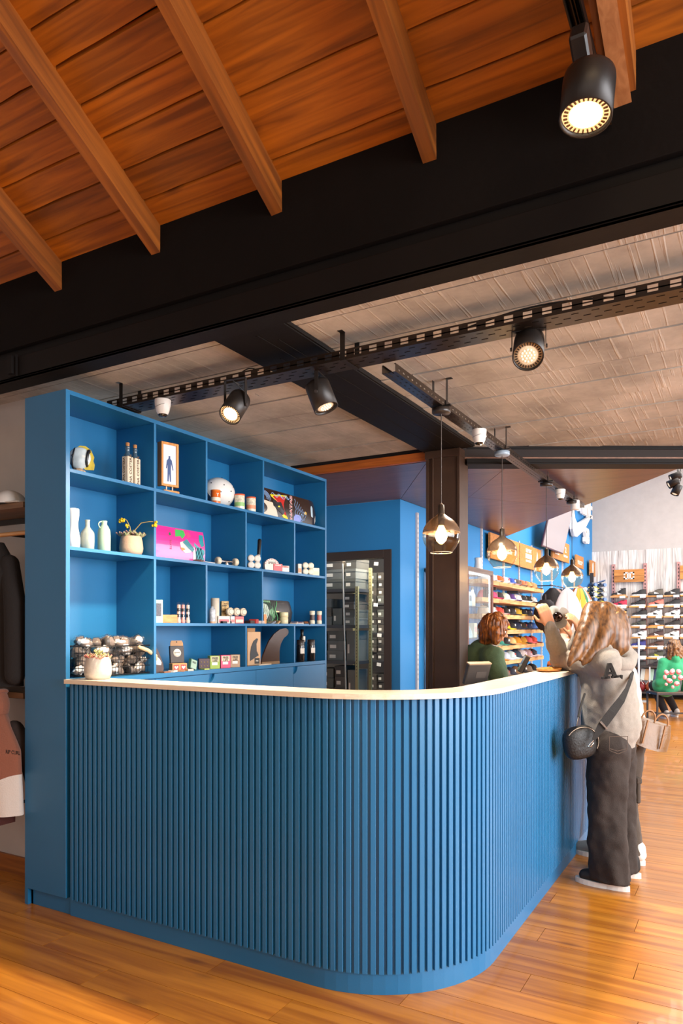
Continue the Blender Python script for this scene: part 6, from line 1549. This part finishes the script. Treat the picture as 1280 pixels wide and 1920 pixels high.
# trousers: wide legs
def legs(hn,kn,an,r0,r1,r2,zb):
    m=MB(); a2=Vector((an.x,an.y,zb+r2*.3))
    m.rc(hn,r0,kn,r1,18); return m
m=MB()
m.rc(hipn,.120,hipf,.120,18); m.rc(pel+Vector((0,0,.05)),.13,(hipn+hipf)/2,.135,18)
def wide(h,k,a,rk,ra,drop):
    n=Vector((a.x,a.y,drop))
    pts=[];segs=10
    def ring_c(t): 
        return h.lerp(k,t*2) if t<.5 else k.lerp(n,(t-.5)*2)
    vs=[];fs=[];N=28
    for j in range(segs*2+1):
        t=j/(segs*2); c=ring_c(t); r=.115+(rk-.115)*min(1,t*2) if t<.5 else rk+(ra-rk)*(t-.5)*2
        for q in range(N):
            an_=6.2832*q/N; rr=r*(1+.10*math.sin(an_*3+t*5)*t+.05*math.sin(an_*7-t*9)*t)
            vs.append((c.x+rr*1.05*math.cos(an_),c.y+rr*.85*math.sin(an_),c.z))
    for j in range(segs*2):
        for q in range(N): fs.append((j*N+q,(j+1)*N+q,(j+1)*N+(q+1)%N,j*N+(q+1)%N))
    fs.append(tuple(range(N))); fs.append(tuple(range(segs*2*N+N-1,segs*2*N-1,-1)))
    return vs,fs
v_,f_=wide(hipn,knn,ann,.098,.105,.035); m.add(v_,f_); v_,f_=wide(hipf,knf,anf,.09,.098,.035); m.add(v_,f_)
mk(m,'trousers',DEN,w1,vox=.011,smooth=2,disp=.03,dscale=.1)
pk=J(1158,1398,3.905); m=MB(); Mp=frame(pk,(RT[0],RT[1],-.08),(0,0,1))
for q_ in ([(-.05,.045),(.05,.055)],[(-.05,.045),(-.044,-.03),(.005,-.045),(.05,-.022),(.05,.055)],[(-.044,-.02),(.0,-.03),(.05,-.012)]): m.tube([Mp@Vector((a_,b_,.0)) for a_,b_ in q_],.0016,5)
B(m).build('pocket_stitching',C('5a4a40',.9),w1)
# hoodie
m=MB()
m.chain([(pel+Vector((0,0,.045)),.150),((pel+che)/2,.150),(che,.150),(che.lerp(nk,.55),.12),(nk-Vector((0,0,.035)),.075)],20)
m.rc(shn,.085,shf,.08,18); m.rc(che+Vector((.03,-.03,0)),.13,pel+Vector((.03,-.02,.09)),.14,18)
for s_,e_,w_ in ((shn,eln,wrn),(shf,elf,wrf)):
    m.rc(s_,.088,e_+Vector((0,0,.008)),.058,16); m.rc(e_+Vector((0,0,.008)),.058,e_.lerp(w_,.85),.044,16)
mk(m,'hoodie',HEA,w1,vox=.011,smooth=2,disp=.026,dscale=.1)
for e_,w_ in ((eln,wrn),(elf,wrf)):
    m=MB(); m.rc(e_.lerp(w_,.86),.038,e_.lerp(w_,1.0),.034,16); mk(m,'cuff',HEA,w1,vox=.008)
# hood lying on the back
m=MB(); back=-face_dir; back.z=0; back.normalize(); sd=Vector((0,0,1)).cross(back)
hc=nk+back*.085+Vector((0,0,-.045))
def hoodf(u,v):
    a=u*6.2832; r=.105*(1-.25*v); return hc+sd*(r*1.15*math.cos(a))+back*(r*.75*math.sin(a)-.03+.07*(1-v))+Vector((0,0,-.085+.16*v+.03*math.cos(a)**2))
pts=[(J(1130,1210,4.05),.036),(J(1147,1230,4.0),.036),(J(1161,1246,3.99),.040),(J(1175,1246,4.02),.044),(J(1184,1230,4.09),.038)]
m.chain(pts,16); m.rc(J(1148,1212,4.09),.052,J(1168,1224,4.10),.058,16); m.rc(J(1146,1205,4.12),.05,J(1166,1212,4.13),.045,16)
mk(m,'hood',HEA,w1,vox=.01,smooth=3,disp=.015,dscale=.08)
# letters on the back of the shoulder
lp=J(1144,1258,3.868); Ml=frame(lp,(RT[0]+.1,RT[1],.12),(-.05,-.1,1))
m=MB(); sA=.037
for poly in ([(-1,-1.1),(-.22,1.1),(.22,1.1),(-.55,-1.1)],[(1,-1.1),(.3,1.1),(-.12,1.1),(.42,-1.1)],[(-.6,-.5),(.6,-.5),(.6,-.2),(-.6,-.2)],[(-1.25,-1.1),(-.1,-1.1),(-.1,-.8),(-1.25,-.8)],[(.15,-1.1),(1.25,-1.1),(1.25,-.8),(.15,-.8)]):
    m.prism([(a*sA,b*sA) for a,b in poly],-.02,.0,None,Ml)
m.prism([(.052,-.03),(.064,-.03),(.060,-.052),(.054,-.045)],-.02,.0,None,Ml)
B(m).build('letter_print',C('1a1614',.9),w1)
# hair
HR=hairmat('light_brown_hair','3a2210','7e5228')
m=MB(); 
up=Vector((0,0,1)); f_=face_dir.normalized(); sd2=up.cross(f_)
hb=lambda a,b,z: hd_c+sd2*a+f_*b+up*z
m.ball((0,-.02,.024),(.089,.104,.098),20,None,HM)
m.chain([(hb(0,-.05,.03),.088),(hb(0,-.075,-.05),.088),(hb(.01,-.085,-.12),.078),(hb(.03,-.07,-.18),.055),(hb(.05,-.03,-.235),.03)],16)
m.chain([(hb(.055,.0,.02),.055),(hb(.075,.01,-.06),.052),(hb(.078,.035,-.14),.048),(hb(.075,.055,-.21),.038),(hb(.07,.07,-.26),.02)],14)
m.chain([(J(1112,1146,4.12),.062),(J(1102,1178,4.06),.058),(J(1090,1206,4.02),.048),(J(1078,1228,3.99),.034),(J(1066,1246,3.97),.014)],14)
m.chain([(J(1135,1150,4.10),.07),(J(1132,1185,4.06),.068),(J(1120,1212,4.03),.055),(J(1104,1232,4.0),.03),(J(1092,1245,3.99),.012)],14)
m.chain([(hb(-.05,-.01,.02),.055),(hb(-.07,-.03,-.08),.045),(hb(-.08,-.05,-.16),.03)],14)
mk(m,'hair',HR,w1,vox=.009,smooth=3,disp=.009,dscale=.05)
for k in range(26):
    a0=R.uniform(-.09,.09); pts=[]
    for i in range(8):
        v=i/7; pts.append(hb(a0*(1-.2*v)+.02*math.sin(v*5+k)*.5+.01, -.10-.02*math.cos(a0*20)+.05*v*v+.006*math.sin(k+v*6)+ (0 if abs(a0)<.06 else .035),.07-.29*v+R.uniform(-.004,.004))-base)
    MB().tube(pts,[.006*(1-.7*(i/7)) for i in range(8)],6).build('hair_strand',HR if k%3 else C('c08c4a',.45),w1)
for a0,l in ((.10,-.16),(.085,-.22)):
    MB().tube([hb(-a0+.0*i,-.03-.012*i,.02-.03*i)-base for i in range(9)],[.008*(1-.08*i) for i in range(9)],6).build('hair_strand',C('c99850',.45),w1)
sg=MB(); sg.tube([PP(.075,-.01,.012),PP(.07,.05,.012),PP(.05,.09,.01)],.003,6); sg.ball(PP(.035,.095,.006),(.012,.022,.016),10); sg.ball(PP(-.035,.095,.006),(.022,.012,.016),10); sg.tube([PP(-.075,-.01,.012),PP(-.07,.05,.012),PP(-.05,.09,.01)],.003,6); sg.build('sunglasses',C('1c1414',.1),w1)
# shoes
cur=Vector((0,0,0))
BLKS=C('1c1816',.7)
shoe_p((foot_n-base)+Vector((.02,0,0)),(-1,.12,0),w1,BLKS,.30); shoe_p((foot_f-base)+Vector((.03,0.02,0)),(-1,.05,0),w1,BLKS,.30)
# shoulder bag worn by the first customer
bc=J(1086,1392,3.93)
bg=thing('shoulder_bag','black round-topped shoulder bag with wide dark strap on the hip of the person in grey','bag',bc)
m=MB()
def bagf(u,v):
    a=u*6.2832; b=(v-.5)*math.pi; return (.098*math.copysign(abs(math.cos(b))**.5*abs(math.cos(a))**.75,math.cos(a)),.048*math.cos(b)**.5*math.sin(a),.088*math.copysign(abs(math.sin(b))**.8,math.sin(b)))
Mb=Matrix.Rotation(TH+.25,4,'Z')@Matrix.Rotation(-.18,4,'Y')
m.grid(bagf,30,16,None,Mb); m.build('body',mat('black_leather','0e0b0a',.55,bump=.3,bscale=90),bg)
MB().tube([Mb@Vector((.100*math.cos(a),-.028,.086*math.sin(a))) for a in [-.6+3.0*i/20 for i in range(21)]],.003,6).build('zip',C('8a7a6a',.3,metal=.7),bg)
MB().tube([Mb@Vector((.095*math.cos(a),-.0,.03+.02*i)) for i,a in enumerate([0,.2])],.006,6).build('tab',C('1a1614',.5),bg)
# strap: flat band from the bag over the back to the far shoulder
sp_=[J(1112,1388,3.86),J(1128,1362,3.86),J(1148,1335,3.865),J(1165,1312,3.88),J(1175,1293,3.915),J(1183,1272,3.96),J(1186,1258,4.02)]
wd=[.008,.024,.024,.02,.012,.010,.010]
vs=[];fs=[]
for i,p in enumerate(sp_):
    a=sp_[max(0,i-1)];b=sp_[min(len(sp_)-1,i+1)]; d_=(b-a).normalized(); side=d_.cross(Vector((FW[0],FW[1],0))).normalized()
    for s_ in (-1,1):
        q=p-bc+side*wd[i]*s_; vs.append(q); 
    for s_ in (-1,1):
        q=p-bc+side*wd[i]*s_+Vector((FW[0],FW[1],0))*.004; vs.append(q)
for i in range(len(sp_)-1):
    a=i*4;b=a+4; fs+=[(a,a+1,b+1,b),(a+2,b+2,b+3,a+3),(a,b,b+2,a+2),(a+1,a+3,b+3,b+1)]
MB().add(vs,fs).build('strap',mat('strap_web','1e1a18',.8,bump=.3,bscale=300),bg)
MB().tube([J(1112,1388,3.85)-bc,J(1106,1394,3.85)-bc,J(1102,1400,3.85)-bc,J(1107,1400,3.84)-bc,J(1112,1393,3.85)-bc],.004,6).build('clasp',mat('silver','c8c4be',.15,metal=1),bg)
Mq=frame(J(1131,1360,3.852)-bc,(RT[0],RT[1],.9),(-RT[0],-RT[1],.9)); MB().box((-.004,-.028,-.003),(.006,.028,.003),None,Mq).build('buckle',mat('silver','c8c4be',.15,metal=1),bg)
MB().tube([J(1078,1372,3.93)-bc,J(1081,1358,3.97)-bc,J(1084,1345,4.0)-bc],.004,6).build('chain',mat('silver','c8c4be',.15,metal=1),bg)
MB().tube([J(1084,1345,4.0)-bc,J(1088,1325,4.03)-bc,J(1096,1300,4.05)-bc],.007,6).build('strap_end',C('1a1614',.6),bg)

# ---- second customer in a cream top behind the first
f2n=onZ(1182,1618,0); f2f=onZ(1128,1608,0)
base=Vector((f2n.x,f2n.y,0)); cur=base
w2=thing('person','person in cream sweatshirt and cargo trousers standing half hidden behind the one in grey','person',base)
pel=J(1158,1380,4.5); che=J(1146,1265,4.52); nk=J(1126,1208,4.54); hd2=J(1120,1175,4.56)
shn=J(1155,1240,4.40); shf=J(1130,1238,4.70); 
eln=J(1078,1250,4.62); wrn=J(1070,1198,4.62); elf=J(1050,1246,4.9); wrf=J(1058,1190,4.95)
m=MB()
m.chain([(pel,.12),((pel+che)/2,.105),(che,.115),(nk-Vector((0,0,.03)),.055)],16); m.rc(nk,.045,hd2-Vector((0,0,.05)),.048,12); m.rc(shn,.055,shf,.055,12)
kn1=J(1168,1510,4.5); kn2=J(1140,1510,4.6); an1=Vector((f2n.x,f2n.y,.09)); an2=Vector((f2f.x,f2f.y,.09)); hp1=J(1172,1395,4.5); hp2=J(1150,1395,4.62)
for s_,e_,w_ in ((shn,eln,wrn),(shf,elf,wrf)): m.rc(s_,.05,e_,.038,12); m.rc(e_,.038,w_,.026,12)
for h_,k_,a_ in ((hp1,kn1,an1),(hp2,kn2,an2)): m.rc(h_,.09,k_,.06,12); m.rc(k_,.06,a_,.035,12); m.rc(a_,.035,a_+Vector((-.1,.03,-.05)),.03,10)
P,HM=head(m,hd2,Vector((-.9,.35,0)))
hand(m,wrn+Vector((0,0,.012)),Vector((-.2,-.1,1)),Vector((-.9,-.2,0)),1,.5); hand(m,wrf+Vector((0,0,.012)),Vector((.25,-.1,1)),Vector((.3,-.9,0)),-1,.6)
mk(m,'body',SKIN,w2,vox=.0065,smooth=1)
PP2=lambda a,b,z:P(a,b,z)-base
eyes(PP2,1,w2)
m=MB(); v_,f_=wide(hp1,kn1,an1,.078,.082,.06); m.add(v_,f_); v_,f_=wide(hp2,kn2,an2,.078,.08,.06); m.add(v_,f_); m.rc(hp1,.115,hp2,.115,16); m.rc(pel,.125,(hp1+hp2)/2,.12,16)
mk(m,'trousers',mat('grey_cargo','4a4038',.9,bump=.3,bscale=200,var=.1,vscale=8),w2,vox=.011,smooth=2,disp=.02,dscale=.12)
m=MB(); kp=J(1190,1480,4.42); Mk_=frame(kp,(FW[0],FW[1],0),(0,0,1)); m.box((-.06,-.075,-.012),(.06,.06,.014),None,Mk_,ch=.008); B(m).build('cargo_pocket',mat('grey_cargo','5a5048',.9),w2)
m=MB(); m.box((-.062,.045,-.014),(.062,.08,.02),None,Mk_,ch=.006); B(m).build('pocket_flap',mat('grey_cargo','5a5048',.9),w2)
m=MB(); m.chain([(pel+Vector((0,0,-.0)),.150),((pel+che)/2,.150),(che,.145),(che.lerp(nk,.55),.115),(nk-Vector((0,0,.03)),.07)],20); m.rc(shn,.085,shf,.085,16); m.rc(J(1180,1355,4.5),.10,che+Vector((.04,0,0)),.11,16)
for s_,e_,w_ in ((shn,eln,wrn),(shf,elf,wrf)): m.rc(s_,.085,e_,.064,16); m.rc(e_,.064,e_.lerp(w_,.8),.052,16)
mk(m,'sweatshirt',CRM,w2,vox=.011,smooth=2,disp=.028,dscale=.11)
m=MB(); m.ball((0,-.02,.022),(.086,.1,.094),18,None,HM); m.chain([(hd2+Vector((.05,-.03,0)),.08),(hd2+Vector((.06,-.03,-.1)),.06)],14)
mk(m,'hair',hairmat('brown_hair','3a2210','8a5a28'),w2,vox=.01,smooth=3,disp=.015,dscale=.05)
cur=Vector((0,0,0))
shoe_p(Vector((0,0,0)),(-1,.1,0),w2,C('e0dcd6',.6),.27); shoe_p((f2f-base),(-1,.15,0),w2,C('8a8884',.6),.27)
# tan handbag carried on the hip of the second customer
tb=J(1216,1374,4.30); bg=thing('handbag','tan leather handbag with brown straps behind the person in grey','bag',tb)
Mb=Matrix.Rotation(TH+.1,4,'Z')@Matrix.Rotation(.30,4,'Y')@Matrix.Scale(1.2,4)
TAN=mat('tan_leather','6e4c26',.4,bump=.2,bscale=70,var=.12,vscale=14); BRL=C('8a5c30',.4)
m=MB(); m.grid(lambda u,v:(.115*math.cos(u*6.2832)*(1 if v<.5 else 1-.25*(v-.5)),(.055*(1-.5*v))*math.sin(u*6.2832),-.07+.13*v+.008*math.cos(u*12.56)),32,10,None,Mb)
m.add([Mb@Vector((.115*math.cos(i/32*6.2832),.055*math.sin(i/32*6.2832),-.07+.008*math.cos(i/32*12.56))) for i in range(32)],[tuple(range(31,-1,-1))]); m.add([Mb@Vector((.1*math.cos(i/32*6.2832),.0275*math.sin(i/32*6.2832),.06+.008*math.cos(i/32*12.56))) for i in range(32)],[tuple(range(32))]); m.build('body',TAN,bg)
for x in (-.05,.045): MB().tube([Mb@Vector((x,-.057+.008*(z+.06)/.1,z)) for z in [-.06+.013*i for i in range(10)]],.006,6).build('band',BRL,bg)
for x0 in (-.07,.0): MB().tube([Mb@Vector((x0+.035-.035*math.cos(a),-.022,.058+.05*math.sin(a))) for a in [math.pi*i/12 for i in range(13)]],.005,8).build('handle',BRL,bg)
MB().tube([Mb@Vector((.117*math.cos(a),-.0,-.06+.0*a)) for a in [0,.2]]+[Mb@Vector((.112,0,.0)),Mb@Vector((.1,0,.06))],.004,6).build('piping',BRL,bg)

# ---- shop assistant behind the counter
base=onD(905,1175,5.75); base.z=0; cur=base
w3=thing('person','shop assistant with short auburn hair and green top behind the counter','person',base)
hd3=J(928,1180,5.62); nk=J(912,1208,5.68); che=J(898,1245,5.72); pel=J(893,1330,5.72)
sL=J(925,1232,5.5); sR=J(882,1228,5.95); eL=J(940,1290,5.4); wL=J(962,1310,5.2); eR=J(890,1290,6.0); wR=J(915,1312,5.7)
m=MB(); m.chain([(pel,.13),(che,.125),(nk-Vector((0,0,.02)),.06)],16); m.rc(nk,.05,hd3-Vector((0,0,.05)),.05,12); m.rc(sL,.055,sR,.055,12)
for s_,e_,w_ in ((sL,eL,wL),(sR,eR,wR)): m.rc(s_,.052,e_,.042,12); m.rc(e_,.042,w_,.028,12)
for dx in (-.09,.09):
    h_=pel+Vector((dx*.5,dx,-.05)); k_=Vector((h_.x,h_.y,.48)); a_=Vector((h_.x,h_.y,.09)); m.rc(h_,.095,k_,.062,12); m.rc(k_,.062,a_,.038,12); m.rc(a_,.038,a_+Vector((.1,-.02,-.05)),.03,10)
fd3=Vector((.95,.25,-.35)); P,HM=head(m,hd3,fd3); hand(m,wL+Vector((0.01,0,0)),Vector((.9,-.1,-.1)),Vector((0,0,-1)),1,.4); hand(m,wR+Vector((.01,0,0)),Vector((.9,-.2,-.1)),Vector((0,0,-1)),-1,.4)
mk(m,'body',SKIN,w3,vox=.007,smooth=1); PP3=lambda a,b,z:P(a,b,z)-base; eyes(PP3,1,w3)
GRN=mat('green_knit','52684c',.9,bump=.3,bscale=160,var=.1,vscale=14)
m=MB(); m.chain([(pel+Vector((0,0,-.05)),.165),(che,.165),(che.lerp(nk,.55),.12),(nk-Vector((0,0,.02)),.07)],20); m.rc(sL,.09,sR,.09,16)
for s_,e_,w_ in ((sL,eL,wL),(sR,eR,wR)): m.rc(s_,.09,e_,.066,16); m.rc(e_,.066,e_.lerp(w_,.85),.05,16)
mk(m,'top',GRN,w3,vox=.011,smooth=2,disp=.03,dscale=.12)
m=MB(); m.rc(nk+Vector((.05,-.01,-.04)),.05,che+Vector((.12,.02,.05)),.06,14); mk(m,'scarf',CRM,w3,vox=.01,smooth=2,disp=.01,dscale=.05)
m=MB()
for dx in (-.09,.09):
    h_=pel+Vector((dx*.5,dx,-.05)); m.rc(h_,.11,Vector((h_.x,h_.y,.15)),.075,14)
mk(m,'trousers',DEN,w3,vox=.014)
cur=Vector((0,0,0)); 
for dx in (-.09,.09): shoe_p(Vector((pel.x+dx*.5-base.x,pel.y+dx-base.y,0)),(1,-.2,0),w3,BLKS,.26)
cur=base
AUB=hairmat('auburn_hair','3c1a0a','a05a20')
m=MB(); m.ball((0,-.018,.02),(.102,.112,.104),20,None,HM); u_=Vector((0,0,1)); ff=fd3.normalized(); s3=u_.cross(ff).normalized()
m.chain([(hd3-ff*.05-u_*.02,.092),(hd3-ff*.07-u_*.09,.066)],14); m.chain([(hd3-s3*.07-u_*.02+ff*.01,.055),(hd3-s3*.068-u_*.085+ff*.01,.038)],12); m.chain([(hd3+s3*.07-u_*.02+ff*.01,.055),(hd3+s3*.068-u_*.085,.038)],12); m.rc(hd3+ff*.06+u_*.075,.05,hd3+ff*.02+u_*.09,.06,12)
mk(m,'hair',AUB,w3,vox=.009,smooth=2,disp=.03,dscale=.035)
for k in range(40):
    a=R.uniform(-2.6,2.6); el_=R.uniform(.2,1.2); d0=(-ff*math.cos(a)+s3*math.sin(a))
    pts=[hd3+d0*(.105*math.sin(min(1.65,el_+v*1.1)))+u_*(.025+.095*math.cos(el_+v*1.3))+s3*.006*math.sin(k+v*5)-base for v in [i/6 for i in range(7)]]
    MB().tube(pts,[.007*(1-.7*i/6) for i in range(7)],6).build('hair_strand',AUB if k%3 else C('a8622a',.45),w3)

# ---- child in the green hoodie on the bench, seen from behind
base=onD(1258,1175,11.05); base.z=0; cur=base
w4=thing('person','seated person in green hoodie with pink heart print, seen from behind on the bench','person',base)
fw=Vector((FW[0],FW[1],0))
sc=EYE+11.05*(1175-1305)/F_PX
pel=Vector((base.x,base.y,.53))+fw*.18; che=J(1262,1252,11.2); nk=J(1262,1228,11.2); hd4=J(1262,1216,11.22)
sL=J(1243,1243,11.2); sR=J(1282,1243,11.2); eL=J(1236,1280,11.15); eR=J(1288,1280,11.15); wL=J(1242,1300,11.35); wR=J(1280,1300,11.35)
m=MB(); m.chain([(pel,.12),(che,.11),(nk,.055)],14); m.rc(nk,.045,hd4,.045,12); m.rc(sL,.05,sR,.05,12)
for s_,e_,w_ in ((sL,eL,wL),(sR,eR,wR)): m.rc(s_,.048,e_,.038,12); m.rc(e_,.038,w_,.026,12)
rt=Vector((RT[0],RT[1],0))
for sx,fx in ((-1,J(1247,1345,11.35)),(1,J(1266,1343,11.6))):
    h_=pel+rt*.07*sx; k_=h_+fw*.30-Vector((0,0,.02)); a_=Vector((fx.x,fx.y,.08)); m.rc(h_,.08,k_,.055,12); m.rc(k_,.055,a_,.035,12); m.rc(a_,.03,a_+fw*.1-Vector((0,0,.05)),.028,8)
P,HM=head(m,hd4+Vector((0,0,.03)),fw,s=.95); hand(m,wL,fw,Vector((0,0,-1)),1,.3,.9); hand(m,wR,fw,Vector((0,0,-1)),-1,.3,.9)
mk(m,'body',SKIN,w4,vox=.009,smooth=1); PP4=lambda a,b,z:P(a,b,z)-base; eyes(PP4,.95,w4)
GH=mat('green_fleece','2f9a68',.95,bump=.3,bscale=150,sheen=.2)
m=MB(); m.chain([(pel-Vector((0,0,.02)),.16),((pel+che)/2,.16),(che,.155),(nk-Vector((0,0,.02)),.09)],18); m.rc(sL,.085,sR,.085,14); m.rc(nk-fw*.06,.07,nk+Vector((0,0,-.06))-fw*.08,.075,12); m.rc(pel-rt*.08,.13,pel+rt*.08,.13,14)
for s_,e_,w_ in ((sL,eL,wL),(sR,eR,wR)): m.rc(s_,.085,e_,.07,14); m.rc(e_,.07,e_.lerp(w_,.85),.052,14)
mk(m,'hoodie',GH,w4,vox=.014,smooth=2,disp=.02,dscale=.12)
m=MB()
for sx,fx in ((-1,J(1247,1345,11.35)),(1,J(1266,1343,11.6))):
    h_=pel+rt*.07*sx; k_=h_+fw*.30-Vector((0,0,.02)); a_=Vector((fx.x,fx.y,.1)); m.rc(h_,.095,k_,.075,12); m.rc(k_,.075,a_,.055,12)
mk(m,'trousers',C('1e1a1c',.9),w4,vox=.013)
cur=Vector((0,0,0))
for fx in (J(1247,1345,11.35),J(1266,1343,11.6)): shoe_p(Vector((fx.x-base.x,fx.y-base.y,0)),tuple(fw),w4,C('b8b0a8',.6),.22)
cur=base
m=MB()
hp=J(1263,1272,10.99); Mh=frame(hp,(RT[0],RT[1],0),(0,0,1))
for (a,b,w,h,rz) in ((-.115,.09,.045,.06,.5),(-.03,.10,.05,.07,-.4),(.07,.10,.05,.06,.3),(-.14,.02,.035,.05,0),(.0,.02,.04,.04,0),(.10,.01,.055,.055,0),(-.07,-.035,.065,.05,-.5),(.04,-.08,.055,.05,.4),(-.02,-.13,.03,.035,0),(-.12,-.09,.03,.03,0)):
    m.lathe([(1,-.004),(1,.012),(.0001,.013)],14,None,Mh@Matrix.Translation((a,b,0))@Matrix.Rotation(rz,4,'Z')@Matrix.Diagonal((w*.74,h*.74,1,1)))
B(m).build('heart_print',C('e8a8a8',.8),w4)
m=MB()
for (a,b) in ((-.115,.09),(-.03,.10),(.07,.10),(.10,.01),(-.07,-.035),(.04,-.08)): m.tube([Mh@Vector((a+.03*math.cos(q),b+.02*math.sin(q)-.005,.016)) for q in [math.pi+math.pi*i/8 for i in range(9)]],.005,5)
B(m).build('print_lines',C('c0303c',.8),w4)
m=MB(); m.ball((0,-.02,.015),(.10,.11,.105),18,None,HM); c4=hd4+Vector((0,0,.03)); m.rc(c4-fw*.05-Vector((0,0,.03)),.115,c4-fw*.06-Vector((0,0,.13)),.10,16); m.rc(c4-fw*.05-rt*.05-Vector((0,0,.06)),.09,c4-fw*.05-rt*.08-Vector((0,0,.17)),.06,12); m.rc(c4-fw*.05+rt*.05-Vector((0,0,.06)),.09,c4-fw*.05+rt*.06-Vector((0,0,.16)),.055,12)
mk(m,'hair',hairmat('curly_hair','3a2214','94683c'),w4,vox=.012,smooth=1,disp=.05,dscale=.04)
